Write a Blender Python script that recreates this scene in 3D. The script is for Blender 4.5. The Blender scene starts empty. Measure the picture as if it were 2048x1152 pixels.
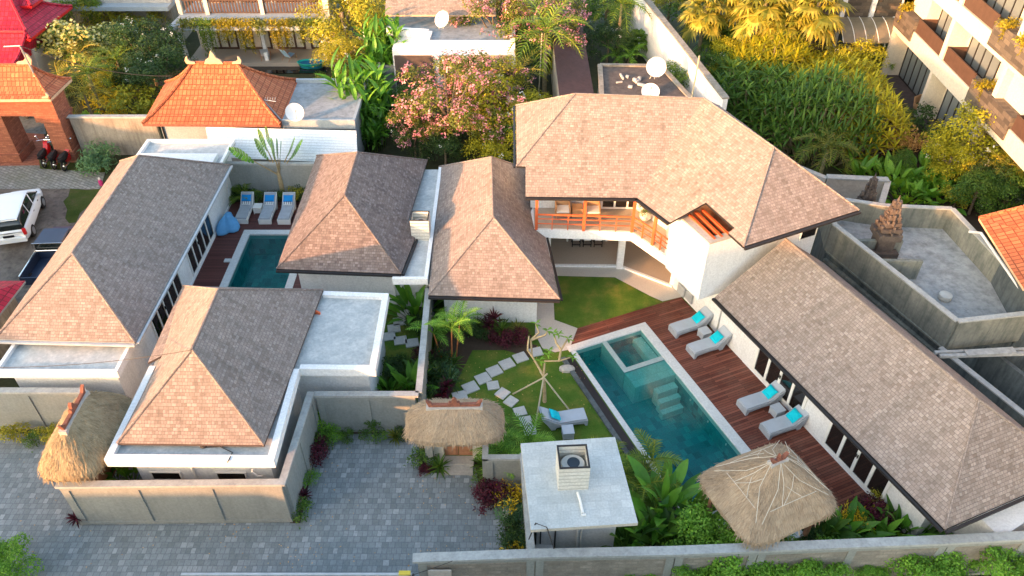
import bpy, bmesh, math, random
from mathutils import Vector, Matrix
from mathutils.geometry import tessellate_polygon
R = math.radians
rnd = random.Random(7)
sc = bpy.context.scene
COL = sc.collection

# ---------------------------------------------------------------- camera
F_PX, PITCH, CAM_H = 1581.0, R(40.2), 25.0
cd = bpy.data.cameras.new('camera'); cam = bpy.data.objects.new('camera', cd); COL.objects.link(cam)
cam.location = (0, 0, CAM_H); cam.rotation_euler = (R(90) - PITCH, 0, 0)
cd.sensor_width = 36; cd.lens = 36 * F_PX / 2048; cd.clip_end = 1000; cd.clip_start = 0.5
sc.camera = cam
# ---------------------------------------------------------------- sky, sun, exposure
SUN_AZ, SUN_EL = R(40), R(11.5)     # azimuth of the direction the light travels towards, from +x
w = bpy.data.worlds.new('World'); sc.world = w; w.use_nodes = True
nt = w.node_tree; bg = nt.nodes['Background']
sky = nt.nodes.new('ShaderNodeTexSky'); sky.sky_type = 'NISHITA'; sky.sun_disc = False
sky.sun_elevation = SUN_EL; sky.sun_rotation = math.atan2(-math.cos(SUN_AZ), -math.sin(SUN_AZ)) % (2 * math.pi)
sky.air_density = 1.0; sky.dust_density = 2.2; sky.ozone_density = .35
nt.links.new(sky.outputs[0], bg.inputs[0]); bg.inputs[1].default_value = 0.15
sd = bpy.data.lights.new('sun', 'SUN'); sun = bpy.data.objects.new('sun', sd); COL.objects.link(sun)
sd.energy = 2.35; sd.angle = R(1.0); sd.color = (1.0, 0.45, 0.18)
Ld = Vector((math.cos(SUN_AZ) * math.cos(SUN_EL), math.sin(SUN_AZ) * math.cos(SUN_EL), -math.sin(SUN_EL)))
sun.rotation_euler = Ld.to_track_quat('-Z', 'Y').to_euler(); sun.location = (-30, -10, 40)
sc.view_settings.view_transform = 'Standard'; sc.view_settings.look = 'None'
sc.view_settings.exposure = 2.36; sc.view_settings.gamma = 1.0
sc.cycles.use_denoising = True

# ---------------------------------------------------------------- survey: a picture point at a known height -> world
def ray(x, y):
    u = (x - 1024) / F_PX; v = (y - 576) / F_PX
    ct, st = math.cos(PITCH), math.sin(PITCH)
    return Vector((u, ct - v * st, -st - v * ct))
def P(x, y, z=0.0):
    d = ray(x, y); t = (z - CAM_H) / d.z
    return Vector((d.x * t, d.y * t, z))
def PP(x, y, p0, n):
    d = ray(x, y); c = Vector((0, 0, CAM_H)); t = (Vector(p0) - c).dot(Vector(n)) / d.dot(Vector(n))
    return c + d * t
def ZA(x, y, Y):
    d = ray(x, y); return CAM_H + d.z * (Y / d.y)
UA = Vector((.911, .412, 0)); AA = Vector((.412, -.911, 0))     # the right-hand wing's across and along directions
ANG = math.atan2(.412, .911)
def W(ac, al, z=0.0):
    p = UA * ac + AA * al; p.z = z; return p

# ---------------------------------------------------------------- materials
M = {}
def newmat(name):
    m = bpy.data.materials.new(name); m.use_nodes = True; m.node_tree.nodes.clear(); M[name] = m
    N = m.node_tree.nodes; L = m.node_tree.links
    out = N.new('ShaderNodeOutputMaterial'); b = N.new('ShaderNodeBsdfPrincipled'); L.new(b.outputs[0], out.inputs[0])
    return m, N, L, b, out
def nd(N, t, **kw):
    n = N.new(t)
    for k, v in kw.items(): setattr(n, k, v)
    return n
def coords(N, L, kind='UV', scale=(1, 1, 1), rot=0):
    tc = N.new('ShaderNodeTexCoord'); mp = N.new('ShaderNodeMapping')
    mp.inputs['Scale'].default_value = scale; mp.inputs['Rotation'].default_value[2] = rot
    if kind == 'World':
        g = N.new('ShaderNodeNewGeometry'); L.new(g.outputs['Position'], mp.inputs[0])
    else: L.new(tc.outputs[kind], mp.inputs[0])
    return mp.outputs[0]
def noise(N, L, vec, scale, detail=4, rough=.6, dist=0):
    n = N.new('ShaderNodeTexNoise'); n.inputs['Scale'].default_value = scale; n.inputs['Detail'].default_value = detail
    n.inputs['Roughness'].default_value = rough; n.inputs['Distortion'].default_value = dist
    L.new(vec, n.inputs['Vector']); return n
def ramp(N, L, fac, stops):
    r = N.new('ShaderNodeValToRGB'); e = r.color_ramp.elements
    while len(e) > 1: e.remove(e[-1])
    for i, (p, c) in enumerate(stops):
        q = e[0] if i == 0 else e.new(p)
        q.position = p; q.color = (*c, 1) if len(c) == 3 else c
    L.new(fac, r.inputs[0]); return r.outputs[0]
def mix(N, L, fac, a, b, mode='MIX'):
    m = N.new('ShaderNodeMix'); m.data_type = 'RGBA'; m.blend_type = mode
    for s, v in ((m.inputs[0], fac), (m.inputs[6], a), (m.inputs[7], b)):
        if isinstance(v, (int, float)): s.default_value = v
        elif isinstance(v, tuple): s.default_value = (*v, 1)
        else: L.new(v, s)
    return m.outputs[2]
def bump(N, L, b, h, strength=.3, dist=.02):
    n = N.new('ShaderNodeBump'); n.inputs['Strength'].default_value = strength; n.inputs['Distance'].default_value = dist
    L.new(h, n.inputs['Height']); L.new(n.outputs[0], b.inputs['Normal'])
def plain(name, c, rough=.6, metal=0, var=.12, scale=3, spec=.3, bmp=0):
    m, N, L, b, o = newmat(name)
    n = noise(N, L, coords(N, L, 'World'), scale, 5)
    d = tuple(x * (1 - var) for x in c); e = tuple(min(1, x * (1 + var)) for x in c)
    L.new(ramp(N, L, n.outputs[0], [(.3, d), (.7, e)]), b.inputs['Base Color'])
    b.inputs['Roughness'].default_value = rough; b.inputs['Metallic'].default_value = metal
    b.inputs['Specular IOR Level'].default_value = spec
    if bmp:
        n2 = noise(N, L, coords(N, L, 'World'), 40, 3); bump(N, L, b, n2.outputs[0], bmp, .02)
    return m
def stained(name, base, stain, dirt_scale=.8, streak=False, amount=.55, fine=12, rough=.85):
    """plaster / concrete: big stains, streaks running down, fine grain"""
    m, N, L, b, o = newmat(name)
    wv = coords(N, L, 'World')
    n1 = noise(N, L, wv, dirt_scale, 8, .65, .4)
    sv = coords(N, L, 'World', (3, 3, .35) if streak else (1, 1, 1))
    n2 = noise(N, L, sv, 1.3 if streak else 2.7, 6, .7)
    n3 = noise(N, L, wv, fine, 4)
    f1 = ramp(N, L, n1.outputs[0], [(.38, (0, 0, 0)), (.68, (1, 1, 1))])
    f2 = ramp(N, L, n2.outputs[0], [(.45, (0, 0, 0)), (.75, (1, 1, 1))])
    c = mix(N, L, f1, base, tuple(x * (1 - amount * .6) + y * amount * .6 for x, y in zip(base, stain)))
    mm = N.new('ShaderNodeMath'); mm.operation = 'MULTIPLY'; mm.inputs[1].default_value = amount; L.new(f2, mm.inputs[0])
    c = mix(N, L, mm.outputs[0], c, stain)
    g = ramp(N, L, n3.outputs[0], [(.3, (.86, .86, .86)), (.7, (1.08, 1.08, 1.08))])
    c = mix(N, L, 1.0, c, g, 'MULTIPLY')
    L.new(c, b.inputs['Base Color']); b.inputs['Roughness'].default_value = rough; b.inputs['Specular IOR Level'].default_value = .25
    bump(N, L, b, n3.outputs[0], .15, .01)
    return m
def bricks(name, c1, c2, mortar, bw, bh, ms=.01, off=.5, rough=.8, bias=0, kind='UV', squash=1.0, wob=.0, stain=None, stain_amt=.4, bstr=.4, bdist=.015, stops=None, rot=0, nscale=.6, freq=2):
    """coursed units with a random tone for each one (UVs are in metres)"""
    m, N, L, b, o = newmat(name)
    v = coords(N, L, kind, rot=rot)
    if wob:
        wn = noise(N, L, v, 2.2, 2)
        ad = N.new('ShaderNodeVectorMath'); ad.operation = 'MULTIPLY_ADD'
        L.new(wn.outputs[1], ad.inputs[0]); ad.inputs[1].default_value = (wob, wob, 0); L.new(v, ad.inputs[2]); vv = ad.outputs[0]
    else: vv = v
    t = N.new('ShaderNodeTexBrick'); t.offset = off; t.squash = squash; t.squash_frequency = freq
    L.new(vv, t.inputs['Vector']); t.inputs['Scale'].default_value = 1
    t.inputs['Brick Width'].default_value = bw; t.inputs['Row Height'].default_value = bh
    t.inputs['Mortar Size'].default_value = ms; t.inputs['Mortar Smooth'].default_value = .3; t.inputs['Bias'].default_value = bias
    t.inputs['Color1'].default_value = (0, 0, 0, 1); t.inputs['Color2'].default_value = (1, 1, 1, 1); t.inputs['Mortar'].default_value = (.5, .5, .5, 1)
    col = ramp(N, L, t.outputs['Color'], stops or [(0, c1), (1, c2)])
    n1 = noise(N, L, coords(N, L, 'World'), nscale, 6, .65)
    if stain:
        f = ramp(N, L, n1.outputs[0], [(.4, (0, 0, 0)), (.7, (1, 1, 1))])
        mm = N.new('ShaderNodeMath'); mm.operation = 'MULTIPLY'; mm.inputs[1].default_value = stain_amt; L.new(f, mm.inputs[0])
        col = mix(N, L, mm.outputs[0], col, stain)
    if 'shingle' in name:
        n5 = noise(N, L, coords(N, L, 'UV', (2.2, .25, 1)), 1, 5, .7)
        col = mix(N, L, 1.0, col, ramp(N, L, n5.outputs[0], [(.3, (.74, .75, .74)), (.5, (.98, .98, .98)), (.72, (1.14, 1.12, 1.1))]), 'MULTIPLY')
    n2 = noise(N, L, coords(N, L, 'World'), 14, 4)
    g = ramp(N, L, n2.outputs[0], [(.3, (.85, .85, .85)), (.7, (1.12, 1.12, 1.12))])
    col = mix(N, L, 1.0, col, g, 'MULTIPLY')
    col = mix(N, L, t.outputs['Fac'], col, mortar)
    L.new(col, b.inputs['Base Color']); b.inputs['Roughness'].default_value = rough; b.inputs['Specular IOR Level'].default_value = .25
    # height: joints low, each unit a little different
    h = N.new('ShaderNodeMath'); h.operation = 'MULTIPLY_ADD'; L.new(t.outputs['Fac'], h.inputs[0]); h.inputs[1].default_value = -1.0
    sep = N.new('ShaderNodeSeparateColor'); L.new(t.outputs['Color'], sep.inputs[0]); L.new(sep.outputs[0], h.inputs[2])
    bump(N, L, b, h.outputs[0], bstr, bdist)
    return m
def leafmat(name, c1, c2, c3=None, trans=.35, rough=.5):
    m, N, L, b, o = newmat(name)
    g = N.new('ShaderNodeNewGeometry')
    st = [(0, c1), (.6, c2), (1, c3 or c2)]
    st = [(p_, tuple(min(.9, v_ * (1.55 if name.startswith('leaf') else 1)) for v_ in c_)) for p_, c_ in st]
    col = ramp(N, L, g.outputs['Random Per Island'], st)
    n = noise(N, L, coords(N, L, 'World'), 1.1, 3)
    gg = ramp(N, L, n.outputs[0], [(.3, (.75, .75, .75)), (.7, (1.25, 1.2, 1.1))])
    col = mix(N, L, 1.0, col, gg, 'MULTIPLY')
    L.new(col, b.inputs['Base Color']); b.inputs['Roughness'].default_value = rough; b.inputs['Specular IOR Level'].default_value = .3
    t = N.new('ShaderNodeBsdfTranslucent'); L.new(mix(N, L, 1.0, col, (1.25, 1.1, .5), 'MULTIPLY'), t.inputs[0])
    s = N.new('ShaderNodeMixShader'); s.inputs[0].default_value = trans
    L.new(b.outputs[0], s.inputs[1]); L.new(t.outputs[0], s.inputs[2]); L.new(s.outputs[0], o.inputs[0])
    return m

SH = [(0, (.20, .155, .132)), (.3, (.255, .206, .178)), (.7, (.285, .232, .203)), (1, (.335, .28, .248))]
bricks('shingle', None, None, (.16, .135, .12), .18, .122, .007, .5, .85, squash=.62, freq=3, wob=.014, stain=(.30, .25, .22), stain_amt=.30, stops=SH, bstr=.7, bdist=.02, nscale=.45)
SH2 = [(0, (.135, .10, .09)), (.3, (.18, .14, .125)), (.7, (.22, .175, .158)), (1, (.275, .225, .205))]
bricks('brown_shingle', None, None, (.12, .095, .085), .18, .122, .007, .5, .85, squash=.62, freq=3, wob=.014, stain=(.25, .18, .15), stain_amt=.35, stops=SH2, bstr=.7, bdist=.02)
bricks('terracotta_tile', None, None, (.20, .055, .022), .23, .34, .022, .0, .7, stops=[(0, (.40, .10, .04)), (.5, (.48, .135, .055)), (1, (.55, .18, .075))], bstr=.9, bdist=.03, stain=(.35, .12, .06), stain_amt=.3)
bricks('red_tile', None, None, (.16, .008, .014), .26, .36, .022, 0, .45, stops=[(0, (.36, .010, .03)), (.5, (.42, .014, .035)), (1, (.47, .025, .05))], bstr=.9, bdist=.03)
bricks('cobble', None, None, (.13, .15, .165), .23, .23, .010, .5, .85, squash=.75, freq=3, wob=.02, stops=[(0, (.18, .20, .20)), (.4, (.225, .248, .25)), (.85, (.26, .285, .285)), (1, (.35, .37, .37))], stain=(.14, .185, .20), stain_amt=.55, bstr=.35, bdist=.01, nscale=.25)
bricks('old_paving', None, None, (.11, .12, .09), .3, .2, .02, .5, .9, kind='World', rot=.5, stops=[(0, (.20, .20, .19)), (1, (.32, .31, .29))], stain=(.12, .12, .06), stain_amt=.6, bstr=.5)
bricks('deck_wood', None, None, (.035, .012, .009), 2.6, .115, .009, .37, .5, stops=[(0, (.095, .028, .018)), (.5, (.15, .045, .028)), (1, (.25, .085, .055))], stain=(.22, .11, .08), stain_amt=.45, bstr=.5, bdist=.008, nscale=1.2)
bricks('dark_deck_wood', None, None, (.03, .012, .012), 2.6, .13, .008, .37, .5, stops=[(0, (.085, .03, .026)), (1, (.14, .052, .043))], bstr=.4, bdist=.008)
bricks('pool_tile', None, None, (.05, .17, .19), .33, .33, .010, .5, .4, squash=.7, freq=3, stops=[(0, (.010, .09, .11)), (.35, (.016, .19, .21)), (.8, (.022, .24, .26)), (1, (.04, .32, .32))], stain=(.015, .27, .22), stain_amt=.55, nscale=.5, bstr=.1)
bricks('pool_step_tile', None, None, (.2, .42, .40), .5, .5, .008, .5, .5, stops=[(0, (.30, .52, .50)), (1, (.38, .60, .57))], bstr=.1)
bricks('block_wall', None, None, (.26, .235, .20), .42, .19, .018, .5, .95, stops=[(0, (.27, .24, .20)), (1, (.36, .32, .27))], stain=(.15, .14, .115), stain_amt=.7, bstr=1, bdist=.03, nscale=1.4)
bricks('roof_paver', None, None, (.40, .43, .43), .42, .30, .007, .5, .8, squash=.8, freq=3, stops=[(0, (.47, .50, .49)), (1, (.58, .61, .59))], stain=(.34, .36, .34), stain_amt=.5, bstr=.15)
bricks('gate_brick', None, None, (.20, .08, .045), .3, .12, .012, .5, .9, stops=[(0, (.25, .085, .05)), (1, (.38, .14, .08))], stain=(.16, .07, .045), stain_amt=.4, bstr=.5)
bricks('stone_cladding', None, None, (.08, .07, .06), .6, .25, .012, .5, .9, stops=[(0, (.07, .058, .048)), (1, (.16, .13, .10))], bstr=.5)
bricks('siding', None, None, (.45, .46, .45), 30, .16, .01, 0, .5, stops=[(0, (.76, .80, .81)), (1, (.80, .83, .84))], bstr=.7, bdist=.02)
bricks('cream_siding', None, None, (.40, .37, .30), 30, .18, .016, 0, .6, stops=[(0, (.70, .67, .58)), (1, (.76, .73, .64))], bstr=.8, bdist=.03, stain=(.60, .52, .40), stain_amt=.35, nscale=1.5)
bricks('bamboo_blind', None, None, (.22, .17, .09), 30, .05, .01, 0, .8, stops=[(0, (.46, .38, .24)), (1, (.58, .50, .34))], bstr=.5)

stained('white_plaster', (.80, .80, .78), (.56, .56, .53), .7, True, .32)
stained('white_trim', (.84, .84, .82), (.58, .59, .57), .9, False, .35)
stained('cream_plaster', (.64, .58, .47), (.48, .42, .34), .5, True, .3)
stained('grey_plaster', (.30, .31, .285), (.17, .18, .165), .6, True, .45)
stained('grey_coping', (.42, .43, .41), (.20, .21, .20), 2.5, False, .55)
stained('flat_roof', (.37, .40, .40), (.68, .68, .64), .8, False, .75, 9)
stained('old_flat_roof', (.30, .33, .35), (.13, .15, .16), .7, False, .8, 6)
stained('raw_concrete', (.25, .255, .215), (.07, .085, .08), .9, True, .85, 8)
stained('dark_concrete', (.13, .15, .15), (.035, .045, .05), .9, True, .9, 8)
stained('concrete_floor', (.42, .43, .42), (.17, .18, .175), 1.1, False, .9, 4)
stained('old_wall', (.33, .30, .25), (.12, .10, .075), .9, True, .8)
stained('blue_grey_wall', (.34, .39, .42), (.22, .26, .28), .5, True, .4)
stained('terrazzo', (.50, .48, .43), (.44, .42, .38), .5, False, .3, 20, .4)
stained('beige_tile', (.40, .345, .28), (.36, .31, .25), .5, False, .3, 20, .35)
stained('pool_coping', (.62, .64, .62), (.50, .52, .50), 1.5, False, .4)
stained('spa_coping', (.36, .44, .42), (.26, .36, .35), 1.5, False, .5)
stained('carved_stone', (.13, .105, .09), (.045, .038, .035), 3, False, .8, 14)
stained('pale_stone', (.48, .45, .40), (.28, .26, .23), 2, False, .5, 10)
stained('step_stone', (.52, .52, .49), (.42, .42, .40), 3, False, .4, 20)
stained('brown_roof', (.10, .05, .045), (.05, .028, .025), 1, True, .6)
stained('soil', (.075, .05, .035), (.04, .032, .02), 1.5, False, .7, 9)
stained('mud', (.19, .16, .13), (.045, .036, .028), .5, False, 1.0, 6, .6)
stained('ground_cover_soil', (.06, .065, .03), (.028, .035, .014), 1, False, .8, 9)

def lawnmat(name, a, b_, c):
    m, N, L, b, o = newmat(name); v = coords(N, L, 'World')
    n = noise(N, L, v, .9, 5, .6); col = ramp(N, L, n.outputs[0], [(.32, a), (.52, b_), (.72, c)])
    n2 = noise(N, L, v, 26, 4, .8); g = ramp(N, L, n2.outputs[0], [(.25, (.6, .62, .55)), (.75, (1.4, 1.35, 1.3))])
    L.new(mix(N, L, 1.0, col, g, 'MULTIPLY'), b.inputs['Base Color']); b.inputs['Roughness'].default_value = .95
    b.inputs['Specular IOR Level'].default_value = .1
    bump(N, L, b, n2.outputs[0], .8, .04)
lawnmat('lawn', (.055, .13, .018), (.09, .16, .025), (.19, .19, .042))
lawnmat('rough_grass', (.035, .06, .012), (.06, .08, .02), (.10, .08, .04))

def thatchmat(name, a, b_, c):
    m, N, L, b, o = newmat(name)
    v = coords(N, L, 'UV', (26, 1.6, 1)); n = noise(N, L, v, 1, 6, .75, .3)
    v2 = coords(N, L, 'World'); n2 = noise(N, L, v2, 1.2, 4)
    col = ramp(N, L, n.outputs[0], [(.28, a), (.5, b_), (.72, c)])
    g = ramp(N, L, n2.outputs[0], [(.3, (.82, .8, .78)), (.7, (1.12, 1.1, 1.06))])
    L.new(mix(N, L, 1.0, col, g, 'MULTIPLY'), b.inputs['Base Color']); b.inputs['Roughness'].default_value = .95
    b.inputs['Specular IOR Level'].default_value = .1
    bump(N, L, b, n.outputs[0], 1.0, .06)
thatchmat('thatch', (.19, .14, .075), (.36, .285, .175), (.50, .42, .28))
thatchmat('grey_thatch', (.23, .165, .105), (.42, .32, .22), (.57, .46, .33))

plain('dark_trim', (.022, .020, .020), .5, var=.2)
plain('silver_trim', (.45, .47, .48), .4, .2)
plain('orange_paint', (.62, .13, .045), .45)
plain('wicker_grey', (.36, .39, .42), .7, bmp=.4)
plain('cushion_grey', (.42, .46, .50), .85, var=.05)
plain('pillow_cyan', (.0, .52, .62), .8, var=.06)
plain('pillow_blue', (.01, .25, .60), .8, var=.06)
plain('beanbag_blue', (.12, .35, .62), .85, var=.1)
plain('white_fabric', (.75, .75, .73), .9, var=.05)
plain('black_stripe', (.03, .03, .035), .9)
plain('wicker_tan', (.42, .24, .12), .8, bmp=.4)
plain('car_white', (.72, .77, .78), .25, var=.02, spec=.5)
plain('car_navy', (.02, .035, .07), .3, var=.1, spec=.5)
plain('red_paint', (.50, .01, .012), .3, spec=.5)
plain('black_plastic', (.012, .012, .013), .45)
plain('rubber', (.018, .018, .018), .8)
plain('chrome', (.6, .6, .6), .2, 1)
plain('ac_body', (.50, .49, .44), .5)
plain('ac_grille', (.03, .045, .06), .4)
plain('door_wood', (.45, .21, .11), .6, var=.2, scale=6)
plain('white_wood', (.78, .77, .72), .5, var=.04)
plain('bamboo_pole', (.46, .40, .27), .7, var=.15)
plain('pale_strip', (.58, .53, .44), .8)
plain('tree_bark', (.20, .15, .10), .9, var=.3, scale=8, bmp=.5)
plain('pale_bark', (.40, .30, .16), .85, var=.25, scale=9, bmp=.5)
plain('red_stem', (.42, .14, .05), .7, var=.25, scale=6)
plain('palm_stem', (.20, .17, .10), .9, var=.3, scale=8)
plain('brown_rail', (.085, .048, .034), .6, var=.15)
plain('carved_terracotta', (.22, .085, .055), .85, var=.3, scale=9, bmp=.6)
plain('gold_stone', (.55, .36, .22), .8, var=.2, scale=7)
plain('dish_white', (.76, .76, .74), .5, var=.04)
plain('metal_grey', (.30, .32, .33), .4, .5)
plain('plank_grey', (.42, .42, .40), .8, var=.25, scale=5)
plain('wire_dark', (.05, .045, .04), .7)
plain('smoked_sheet', (.20, .17, .11), .3)
plain('tub_blue', (.01, .13, .30), .4)
plain('tub_teal', (.02, .42, .38), .4)
plain('curtain', (.60, .58, .50), .9, var=.15, scale=1.5)
plain('sheer_curtain', (.42, .48, .52), .9, var=.2, scale=1.2)
plain('shade_interior', (.05, .035, .028), .8)  # dark tone painted in for the shade inside openings
plain('yellow_paint', (.62, .48, .06), .5)
plain('pot_white', (.72, .68, .60), .7, var=.1)
plain('leather_tan', (.35, .20, .10), .6)
plain('light_blue_cloth', (.35, .55, .72), .9)
plain('red_cloth', (.55, .05, .05), .9)
plain('pink_cloth', (.50, .04, .18), .9)
plain('planter_brown', (.085, .065, .06), .85, var=.2)
plain('dusk_glow_lamp', (.8, .78, .7), .4)

def glassmat(name, c, rough=.04):
    m, N, L, b, o = newmat(name); b.inputs['Base Color'].default_value = (*c, 1); b.inputs['Roughness'].default_value = rough
    b.inputs['Specular IOR Level'].default_value = .7
    n = noise(N, L, coords(N, L, 'World'), .7, 2); bump(N, L, b, n.outputs[0], .05, .05)
glassmat('dark_glass', (.012, .010, .009)); glassmat('blue_glass', (.05, .075, .12)); glassmat('curtain_glass', (.16, .19, .20)); glassmat('tint_glass', (.01, .016, .016))
def watermat(name, tint, milk=.30):
    m, N, L, b, o = newmat(name); N.remove(b)
    t = N.new('ShaderNodeBsdfTransparent'); t.inputs[0].default_value = (*tint, 1)
    g = N.new('ShaderNodeBsdfGlossy'); g.inputs['Roughness'].default_value = .03
    fr = N.new('ShaderNodeFresnel'); fr.inputs['IOR'].default_value = 1.25
    n = noise(N, L, coords(N, L, 'World'), 4.5, 5, .6, .8)
    bp = N.new('ShaderNodeBump'); bp.inputs['Strength'].default_value = .12; bp.inputs['Distance'].default_value = .05
    L.new(n.outputs[0], bp.inputs['Height'])
    for q in (g, fr): L.new(bp.outputs[0], q.inputs['Normal'])
    s = N.new('ShaderNodeMixShader'); L.new(fr.outputs[0], s.inputs[0]); L.new(t.outputs[0], s.inputs[1]); L.new(g.outputs[0], s.inputs[2])
    df = N.new('ShaderNodeBsdfDiffuse'); df.inputs[0].default_value = (.004, .13, .13, 1)
    s2 = N.new('ShaderNodeMixShader'); s2.inputs[0].default_value = milk; L.new(s.outputs[0], s2.inputs[1]); L.new(df.outputs[0], s2.inputs[2])
    L.new(s2.outputs[0], o.inputs[0])
watermat('pool_water', (.50, .88, .86)); watermat('spa_water', (.60, .92, .90))

G = leafmat
G('leaf_green', (.030, .075, .012), (.055, .12, .018), (.10, .17, .025))
G('leaf_dark', (.014, .035, .010), (.025, .058, .014), (.045, .085, .018))
G('leaf_bright', (.06, .16, .015), (.11, .24, .025), (.17, .32, .04))
G('leaf_blue_green', (.04, .10, .05), (.07, .15, .07), (.11, .2, .09))
G('leaf_olive', (.05, .075, .012), (.095, .12, .018), (.17, .17, .03))
G('leaf_gold', (.12, .14, .012), (.24, .24, .018), (.36, .31, .03))
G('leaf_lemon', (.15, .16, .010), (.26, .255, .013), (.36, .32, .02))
G('leaf_palm', (.05, .10, .012), (.10, .17, .018), (.20, .23, .025))
G('leaf_fan', (.07, .09, .012), (.19, .18, .022), (.36, .29, .05))
G('leaf_banana', (.035, .11, .012), (.07, .19, .02), (.13, .28, .03), .3, .4)
G('leaf_banana_dark', (.02, .06, .012), (.04, .10, .018), (.09, .17, .025), .3, .4)
G('leaf_maroon', (.022, .004, .009), (.05, .006, .015), (.085, .010, .024), .2)
G('leaf_yellow', (.25, .20, .01), (.50, .36, .015), (.60, .42, .03))
G('leaf_dry', (.25, .14, .05), (.38, .22, .08), (.46, .32, .14))
G('petal_pink', (.55, .16, .26), (.68, .30, .36), (.78, .48, .50), .3)
G('petal_cream', (.62, .52, .10), (.76, .66, .20), (.82, .76, .42), .3)
G('petal_white', (.7, .7, .6), (.8, .8, .72), (.85, .85, .8), .3)
G('vine_gold', (.14, .15, .012), (.30, .26, .015), (.46, .36, .02))

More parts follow.
